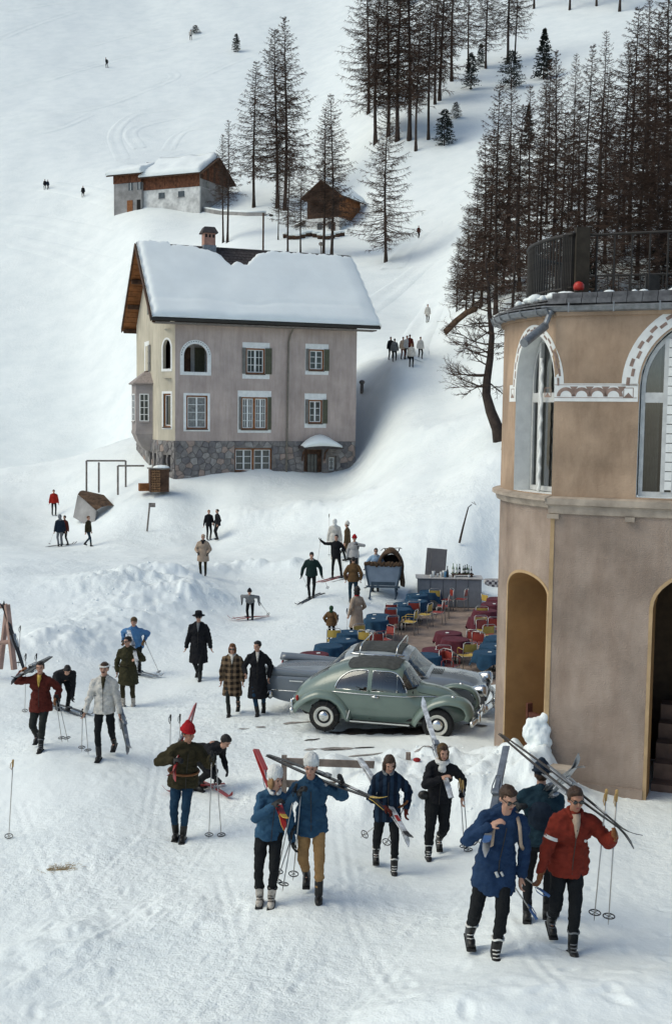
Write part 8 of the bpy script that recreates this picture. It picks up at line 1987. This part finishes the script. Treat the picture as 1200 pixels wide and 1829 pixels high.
# 7 woman in quilted jacket with ochre trousers
M, _ = person(555, 1598, 240, 'woman in blue quilted jacket, ochre trousers and white hat balancing one pair of skis', lean=.04, side=-.02, sw=.155, fa=(-.06, .22, .08), fb=(.10, -.22, .01), ha=(-.17, -.26, 1.37), hb=(.37, -.10, 1.45), ea=(-.7, .3, -.9), eb=(.9, .2, -.5), head=(-.15, .08), jacket=BLUEQQ, hem=.12, bulk=1.08, pants=OCHRE, slim=.98, gloves=GBLK, hair=HBRN, hat='tall', hatm=WHITEK, detail=3, collar=BLUEQ, boot_h=.16)
ski_pair(M, (-.58, .52, 1.60), (.88, -.52, 1.36), (0, .2, 1), 'dark skis with yellow tips lying across the quilted jacket shoulder', SKB, SKW, tipm=SKY_)
two_poles(M, ((-.18, -.29, 1.50), (-.42, -.1, .25)), ((-.12, -.29, 1.46), (-.22, -.05, .20)), 'the woman in ochre trousers')
# 8 man with the red hat
M, _ = person(321, 1498, 203, 'man in olive jacket and red knitted hat standing with skis and poles', lean=.10, side=.12, twist=.35, poff=(.05, 0), fa=(-.06, .03, 0), fb=(.06, -.06, 0), ha=(-.05, -.28, 1.28), hb=(.50, -.18, 1.30), ea=(-1, 0, -.5), eb=(.3, .4, -1), head=(.95, .12), jacket=OLIVE, hem=.10, bulk=1.18, pants=TEAL, slim=.96, boots=LEATH, gloves=GBLK, hair=HBRN, hat='beanie', hatm=REDB, detail=3, belt=LEATB, skin=SKIND)
ski_pair(M, (.10, 1.05, 1.76), (-.03, -.62, 1.12), (-.6, .3, .6), 'red and white skis against the shoulder of the red hat man', SKR, SKW)
two_poles(M, ((.50, -.2, 1.36), (.44, -.05, .0)), ((.55, -.2, 1.38), (.63, -.05, .0)), 'the man with the red hat')
# 9 companion bending behind him
M, _ = person(352, 1408, 170, 'person in black bending over skis behind the red hat man', yaw=60, lean=1.25, drop=.26, fa=(-.10, -.05, 0), fb=(.10, .05, 0), ha=(-.2, -.55, .35), hb=(.2, -.5, .4), head=(0, .3), jacket=BLACKC, hem=.08, bulk=1.05, pants=BLACKP, gloves=GBLK, hair=HBLK, detail=2)
for k, (x, y, a) in enumerate(((352, 1412, -62), (383, 1412, 35))):
    g = ground(x, y); ski_flat(Matrix.Translation(g), (0, 0, 0), R_(a), ['red ski tip lying by the boots of the red hat man', 'red and white ski lying open behind the red hat man'][k], SKR, 1.2)
# 10 man in the off-white jacket
def ex10(t, part, J):
    q = MB(); q.ell(J['HC']+J['HB'] @ Vector((0, -.095, -.044)), (.032, .010, .010), J['HB'], 10, 6); q.build('moustache', BROW, t, True)
M, _ = person(190, 1351, 168, 'moustached man in off-white jacket and white headband walking with skis', lean=.03, poff=(-.02, 0), fa=(-.09, -.20, 0), fb=(.10, .24, .10), ha=(-.37, -.10, .80), hb=(.26, -.08, .84), head=(0, -.06), jacket=WHITEJ, hem=.10, bulk=1.06, pants=BLACKP, slim=.96, hair=HBRN, hat='band', hatm=WHITEK, detail=3, collar=WHITEJ, shirt=OLIVE, extra=ex10)
ski_pair(M, (.14, .40, .98), (.58, -.85, .36), (.5, -.2, 1), 'silver skis held low by the man in the off-white jacket', SKM, SKS)
two_poles(M, ((-.36, -.10, .90), (-.31, -.06, .04)), ((-.40, -.10, .90), (-.44, -.02, .08)), 'the man in the off-white jacket')
# 11 man in brown-red jacket
M, _ = person(72, 1336, 155, 'man in brown-red jacket with a yellow shirt raising one gloved hand', lean=.05, poff=(.03, 0), fa=(-.12, .22, .08), fb=(.07, -.20, 0), ha=(-.30, -.15, 1.56), hb=(.36, -.16, 1.04), ea=(-1, .2, -.6), head=(.1, -.02), jacket=REDD, hem=.16, bulk=1.1, flare=1.6, pants=DKGR, slim=1.08, gloves=LEATB, hair=HBLK, detail=3, collar=REDD, shirt=SKY_, bootc=GREYJ)
ski_pair(M, (-.02, 1.0, 1.62), (-.33, -.75, 1.54), (0, 0, 1), 'dark skis pointing forward over the brown-red jacket shoulder', SKB, SKW)
two_poles(M, ((.36, -.18, 1.12), (.46, -.08, .14)), ((.40, -.18, 1.12), (.58, -.08, .14)), 'the man in the brown-red jacket')
# 12 man bent over in black
FA, FB = (-.12, .0, 0), (.12, -.02, 0)
M, _ = person(112, 1268, 128, 'man in black bending down to his ski bindings', yaw=25, lean=1.25, drop=.10, fa=FA, fb=FB, ha=(-.15, -.42, .30), hb=(.16, -.40, .22), head=(0, .4), jacket=BLACKC, hem=.06, bulk=1.15, pants=BLACKP, gloves=GBLK, hair=HBLK, detail=2)
on_skis(M, FA, FB, R_(25), 'the man bending in black', SKB, 1.9)
# 13 man in olive coat, 14 skier in blue behind him
M, _ = person(230, 1262, 126, 'man in belted olive coat with sunglasses looking aside', lean=.02, fa=(-.12, -.02, 0), fb=(.12, 0, 0), ha=(-.27, -.03, .88), hb=(.24, -.18, 1.22), head=(-.75, .05), jacket=OLIVP, hem=.34, bulk=1.1, flare=1.7, pants=OLIVE, slim=.95, boots=WHB, hair=HBLK, detail=2, glasses=True, belt=OLIVE, collar=OLIVP)
ski_pair(M, (-.18, 1.0, 1.70), (.33, -.6, 1.22), (0, .2, 1), 'white skis on the shoulder of the olive coat man', SKS, SKW)
M, _ = person(243, 1204, 116, 'skier in sky blue jacket and striped cap leaning on poles', lean=.50, drop=.10, fa=(-.10, 0, 0), fb=(.10, 0, 0), ha=(-.30, -.16, .95), hb=(.26, -.20, .96), ea=(-.6, .8, -.3), eb=(.6, .8, -.3), head=(-.1, -.25), jacket=LBLUE, hem=.10, bulk=1.08, pants=BLACKP, gloves=BROWNJ, hair=HBRN, hat='cap', hatm=TWEED, detail=2, collar=LBLUE)
on_skis(M, (-.10, 0, 0), (.10, 0, 0), .9, 'the skier in sky blue', SKM, 1.8); pole(M, (.26, -.22, 1.0), (.66, -.05, .0), 'ski pole held out by the skier in sky blue'); pole(M, (-.30, -.18, 1.0), (-.40, .25, .0), 'second ski pole of the skier in sky blue')
# 15-17 walkers
person(355, 1214, 121, 'man in black overcoat, black hat and sunglasses walking alone', lean=.0, fa=(-.06, .22, .08), fb=(.06, -.22, 0), ha=(-.32, -.02, .84), hb=(.32, -.02, .84), head=(0, .06), jacket=BLACKC, hem=.46, bulk=1.16, flare=.6, pants=BLACKP, hair=HBLK, hat='fedora', hatm=BLACKC, glasses=True, detail=2, shirt=GREYJ, bootc=None)
person(415, 1277, 128, 'woman in brown plaid coat and sunglasses walking beside a friend', lean=.0, fa=(-.07, -.14, 0), fb=(.12, .26, .10), ha=(-.26, -.10, .86), hb=(.26, -.10, .86), head=(-.05, .10), jacket=PLAID, hem=.42, bulk=1.08, flare=1.2, pants=DKGR, slim=.85, hair=HRED, hairlong=True, glasses=True, detail=2, collar=WHITEJ, shirt=WHITEJ)
person(460, 1277, 133, 'dark-haired woman in long black coat and blue trousers holding a small object', lean=.0, fa=(.00, -.06, 0), fb=(.13, .20, .07), ha=(-.26, -.22, 1.02), hb=(.26, .0, .90), head=(-.55, .12), jacket=BLACKC, hem=.50, bulk=1.04, flare=1.3, pants=TEAL, slim=.95, hair=HBLK, hairlong=False, detail=2, shirt=WHITEJ, collar=BLACKC)
# 18 boy skiing bent forward
M, _ = person(447, 1107, 70, 'small skier in grey jacket crouching forward on skis', lean=.95, drop=.08, fa=(-.10, 0, 0), fb=(.10, 0, 0), ha=(-.35, -.25, .85), hb=(.40, -.2, .80), head=(0, -.3), jacket=GREYJ, hem=.05, bulk=1.1, pants=BLACKP, gloves=GBLK, hair=None, hat='beanie', hatm=BLACKC, detail=1)
on_skis(M, (-.12, 0, 0), (.12, 0, 0), -1.0, 'the small crouching skier', SKR, 1.5); pole(M, (.42, -.2, .85), (.85, .2, .15), 'ski pole swung out by the small crouching skier')
# 19-27 around the sleigh
M, _ = person(556, 1068, 86, 'skier in dark green sweater gliding down towards the terrace', lean=.16, drop=.04, fa=(-.07, 0, 0), fb=(.07, 0, 0), ha=(-.36, -.08, .84), hb=(.36, -.08, .86), head=(0, .25), jacket=DGREEN, hem=.06, bulk=1.16, pants=BLACKP, slim=.9, gloves=GBLK, hair=HBLK, detail=1, collar=PGREY)
on_skis(M, (-.08, 0, 0), (.08, 0, 0), -.55, 'the skier in dark green', SKB, 1.8); pole(M, (.37, -.1, .9), (.62, .25, .28), 'ski pole trailing from the dark green skier, near the sleigh side'); pole(M, (-.37, -.1, .9), (-.15, .6, .3), 'ski pole trailing behind the dark green skier, house side')
M, _ = person(600, 1032, 78, 'skier all in black stretching one arm out with a pole', lean=.02, fa=(-.14, 0, 0), fb=(.22, -.05, 0), ha=(-.62, -.12, 1.52), hb=(.22, -.22, 1.10), head=(-.3, .0), jacket=BLACKC, hem=.08, pants=BLACKP, slim=.92, gloves=GBLK, hair=HBLK, detail=1)
on_skis(M, (-.14, 0, 0), (.22, -.05, 0), -1.15, 'the black skier with outstretched arm', SKR, 1.9); pole(M, (-.62, -.14, 1.6), (-.78, .05, .38), 'ski pole hanging from the outstretched arm'); pole(M, (.2, -.24, 1.2), (.30, -.15, .0), 'ski pole planted before the black skier')
M, _ = person(632, 1032, 76, 'skier in pale grey sweater and red hat raising a hand to the mouth', lean=.04, fa=(-.11, 0, 0), fb=(.11, 0, 0), ha=(-.28, 0, .86), hb=(.14, -.26, 1.42), eb=(1, .1, -.2), head=(-.15, 0), jacket=PGREY, hem=.08, bulk=1.12, pants=BLACKP, slim=1.1, gloves=GBLK, hair=HBRN, hat='beanie', hatm=REDB, detail=1)
pole(M, (.14, -.28, 1.35), (.16, -.2, .1), 'ski pole hanging from the raised hand of the red-hatted skier'); ski_flat(M, (-.11, 0, 0), -1.1, 'ski end of the grey-sweatered skier beside the black skier', SKM, 1.8)
M, _ = person(597, 1000, 73, 'person in long white coat and white hat seen from behind', yaw=175, fa=(-.1, 0, 0), fb=(.1, 0, 0), jacket=WHITEJ, hem=.26, bulk=1.2, pants=BLACKP, hair=None, hat='hood', hatm=WHITEK, detail=1, boots=WHB)
pole(I4, P(588, 918, ground(597, 1000).y), P(588, 995, ground(597, 1000).y), 'upright pole beside the person in the white coat')
person(620, 1002, 70, 'person in brown tweed coat and pale cap seen from the side', yaw=-110, fa=(-.1, .05, 0), fb=(.1, -.05, 0), jacket=TWEED, hem=.40, bulk=1.05, pants=DKGR, hair=HBRN, hat='beanie', hatm=WHITEJ, detail=1)
M, _ = person(670, 1056, 78, 'skier in pale blue jacket and dark glasses behind the sleigh', lean=.05, fa=(-.1, 0, 0), fb=(.1, 0, 0), ha=(-.42, -.18, .98), hb=(.30, -.2, .98), head=(.1, 0), jacket=PBLUE, hem=.12, bulk=1.05, pants=BLACKP, gloves=REDD, hair=HBLK, glasses=True, detail=1, collar=WHITEJ)
pole(M, (-.42, -.2, 1.02), (-.40, -.1, .05), 'ski pole of the pale blue skier by the sleigh')
person(630, 1078, 84, 'man in brown suede jacket seen from behind next to the sleigh', yaw=180, fa=(-.1, .05, 0), fb=(.1, -.05, 0), ha=(-.28, -.05, .9), hb=(.28, -.05, .9), jacket=BROWNJ, hem=.10, bulk=1.14, pants=TEALJ, slim=1.0, hair=HBLK, detail=1)
M, _ = person(637, 1147, 98, 'woman in beige coat and dark fur hat turned towards the terrace', yaw=-140, fa=(-.1, .05, 0), fb=(.1, -.05, 0), ha=(-.22, -.15, .95), hb=(.25, -.1, .9), jacket=BEIGE, hem=.44, bulk=1.04, flare=2.2, pants=BLACKP, slim=.85, hair=HBLK, hairlong=True, hat='beanie', hatm=HBLK, detail=1, collar=REDB)
g = ground(622, 1146); pole(I4, P(620, 1087, g.y), P(620, 1142, g.y), 'ski pole standing beside the woman in beige')
M, _ = person(591, 1146, 64, 'child in brown coat and green knitted hat seen from behind', yaw=165, fa=(-.1, 0, 0), fb=(.1, 0, 0), ha=(-.26, -.05, .95), hb=(.28, -.05, .95), jacket=BROWNJ, hem=.14, bulk=1.28, pants=BLACKP, hair=None, hat='hood', hatm=GRNK, detail=1, name='child')
g = ground(604, 1148); pole(I4, P(604, 1098, g.y), P(598, 1144, g.y), 'short ski pole held by the child in brown')
_q = P(363, 1050, 46.8); person(363, 1064, 1.74, 'man in beige coat with dark collar and cap behind the snow bank', lean=.05, fa=(-.1, 0, 0), fb=(.1, 0, 0), ha=(-.2, -.2, 1.0), hb=(.22, -.2, .98), jacket=BEIGE, hem=.30, bulk=1.2, pants=OLIVE, gloves=GBLK, hair=HBRN, hat='cap', hatm=BEIGE, detail=1, scarf=BLACKC, at=Vector((_q.x, _q.y, hz(_q.x, _q.y))))
person(373, 964, 54, 'person in black with a grey head standing by a companion, house side', yaw=20, fa=(-.09, 0, 0), fb=(.09, 0, 0), jacket=BLACKC, hem=.10, pants=BLACKP, slim=.95, hair=HBLD, detail=1)
person(389, 964, 55, 'person in black with dark hair standing by a companion, terrace side', yaw=-60, fa=(-.12, 0, 0), fb=(.10, -.05, 0), ha=(-.2, -.15, .95), hb=(.24, -.1, .9), jacket=BLACKC, hem=.12, bulk=1.1, pants=BLACKP, slim=.95, hair=HBLK, detail=1)
person(97, 921, 47, 'distant walker in bright red jacket beside the retaining wall', yaw=20, fa=(-.1, .1, .02), fb=(.1, -.1, 0), jacket=cl('bright_red_cloth', (.34, .022, .015)), hem=.08, bulk=1.15, pants=BLACKP, slim=.9, hair=HBRN, detail=1)
M, _ = person(108, 976, 57, 'distant skier in dark jacket with grey hood and pole', yaw=-150, fa=(-.08, 0, 0), fb=(.08, 0, 0), jacket=NAVY, hem=.14, bulk=1.12, pants=GREYJ, hair=None, hat='hood', hatm=GREYJ, detail=1)
on_skis(M, (-.08, 0, 0), (.08, 0, 0), -1.3, 'the distant skier with grey hood', SKB, 1.8); g = ground(95, 976); pole(I4, P(99, 945, g.y), P(88, 974, g.y), 'slanting ski pole of the distant hooded skier')
person(117, 974, 54, 'distant person in red brown jacket standing half behind the hooded skier', yaw=-30, jacket=REDD, hem=.1, pants=BLACKP, hair=HBRN, detail=0)
person(158, 976, 55, 'distant walker in olive jacket with a brown shoulder bag', yaw=70, fa=(-.05, -.22, 0), fb=(.05, .25, .06), jacket=OLIVE, hem=.10, pants=TEALJ, slim=.9, hair=HRED, detail=1)
# group on the path right of the house
GRP = [(697,643,41,BLACKC,BLACKP,HBLK,'person in black at the outer edge of the slope group'),(704,646,41,GREYJ,DKGR,HBLK,'person in grey jacket in front of the slope group'),(719,642,40,BEIGE,REDD,HBLK,'person in beige coat in the middle of the slope group'),(731,640,42,REDD,BLACKP,HBRN,'person in brown red jacket at the back of the slope group'),(726,641,41,PGREY,BLACKP,HBLK,'person in pale grey beside the brown red jacket in the slope group'),(734,656,42,WHITEJ,BLACKP,HBLD,'person in white jacket walking ahead of the slope group'),(750,641,39,WHITEJ,BLACKP,HBLK,'person in white jacket on skis beside the slope group')]
for k, (x, y, h, j, p_, hr, lb) in enumerate(GRP): person(x, y, h, lb, yaw=170 if k % 2 else 20, fa=(-.12, .06, 0), fb=(.12, -.05, 0), jacket=j, hem=.14, bulk=1.08, pants=p_, hair=hr, detail=0)
person(763, 577, 33, 'lone walker in pale coat higher on the path right of the house', yaw=10, jacket=WHITEJ, hem=.30, pants=BLACKP, hair=HBLK, detail=0)
person(747, 426, 22, 'tiny walker in dark red beyond the lone larch', yaw=30, jacket=REDD, hem=.1, pants=BLACKP, hair=HBLK, detail=0)
person(81, 339, 18, 'tiny dark figure on the far path, first of a pair', jacket=BLACKC, hem=.2, pants=BLACKP, hair=HBLK, detail=0); person(86, 339, 17, 'tiny dark figure on the far path, second of a pair', yaw=40, jacket=NAVY, hem=.2, pants=BLACKP, hair=HBLK, detail=0)
person(149, 353, 20, 'tiny dark figure walking alone towards the farmhouse', jacket=BLACKC, hem=.3, pants=BLACKP, hair=HBLK, detail=0)
M, _ = person(192, 121, 17, 'tiny skier running down the high open slope', yaw=-40, lean=.5, drop=.05, jacket=BLACKC, hem=.05, pants=BLACKP, hair=HBLK, detail=0)
M, _ = person(341, 72, 17, 'tiny skier in white top standing beside the high bush', jacket=WHITEJ, hem=.05, pants=BLACKP, hair=HBLK, detail=0)
flush()
# ------------------------------------------------------------------ skis and poles standing about
g = ground(16, 1497); pole(I4, P(24, 1358, g.y), g+Vector((0, 0, -.05)), 'single ski pole stuck upright in the snow near the picture edge', BAM)
g = ground(45, 1272); pole(I4, P(47, 1168, g.y), g+Vector((0, 0, -.05)), 'ski pole stuck in the snow behind the raised glove'); g = ground(62, 1262); pole(I4, P(66, 1168, g.y), g+Vector((0, 0, -.05)), 'ski pole stuck in the snow behind the brown-red jacket head')
g = ground(34, 1160); pole(I4, P(37, 1118, RACKD), P(34, 1190, RACKD), 'ski pole leaning near the wooden ski rack', GBLK)
g = ground(305, 1345); pole(I4, P(305, 1277, g.y), P(304, 1345, g.y), 'ski pole standing left behind the red hat man'); pole(I4, P(322, 1276, g.y-.4), P(321, 1345, g.y-.4), 'ski pole half hidden behind the red hat man skis')
ski_pair(I4, P(46, 1203, RACKD-.5), P(4, 1075, RACKD-.2), (1, -.5, 0), 'dark skis leaning against the wooden ski rack', SKB, SKM)
ski_pair(I4, P(-4, 1240, 28.2), P(-60, 1250, 27.5), (0, 0, 1), 'ski end lying on the snow at the picture edge', SKB, SKM)
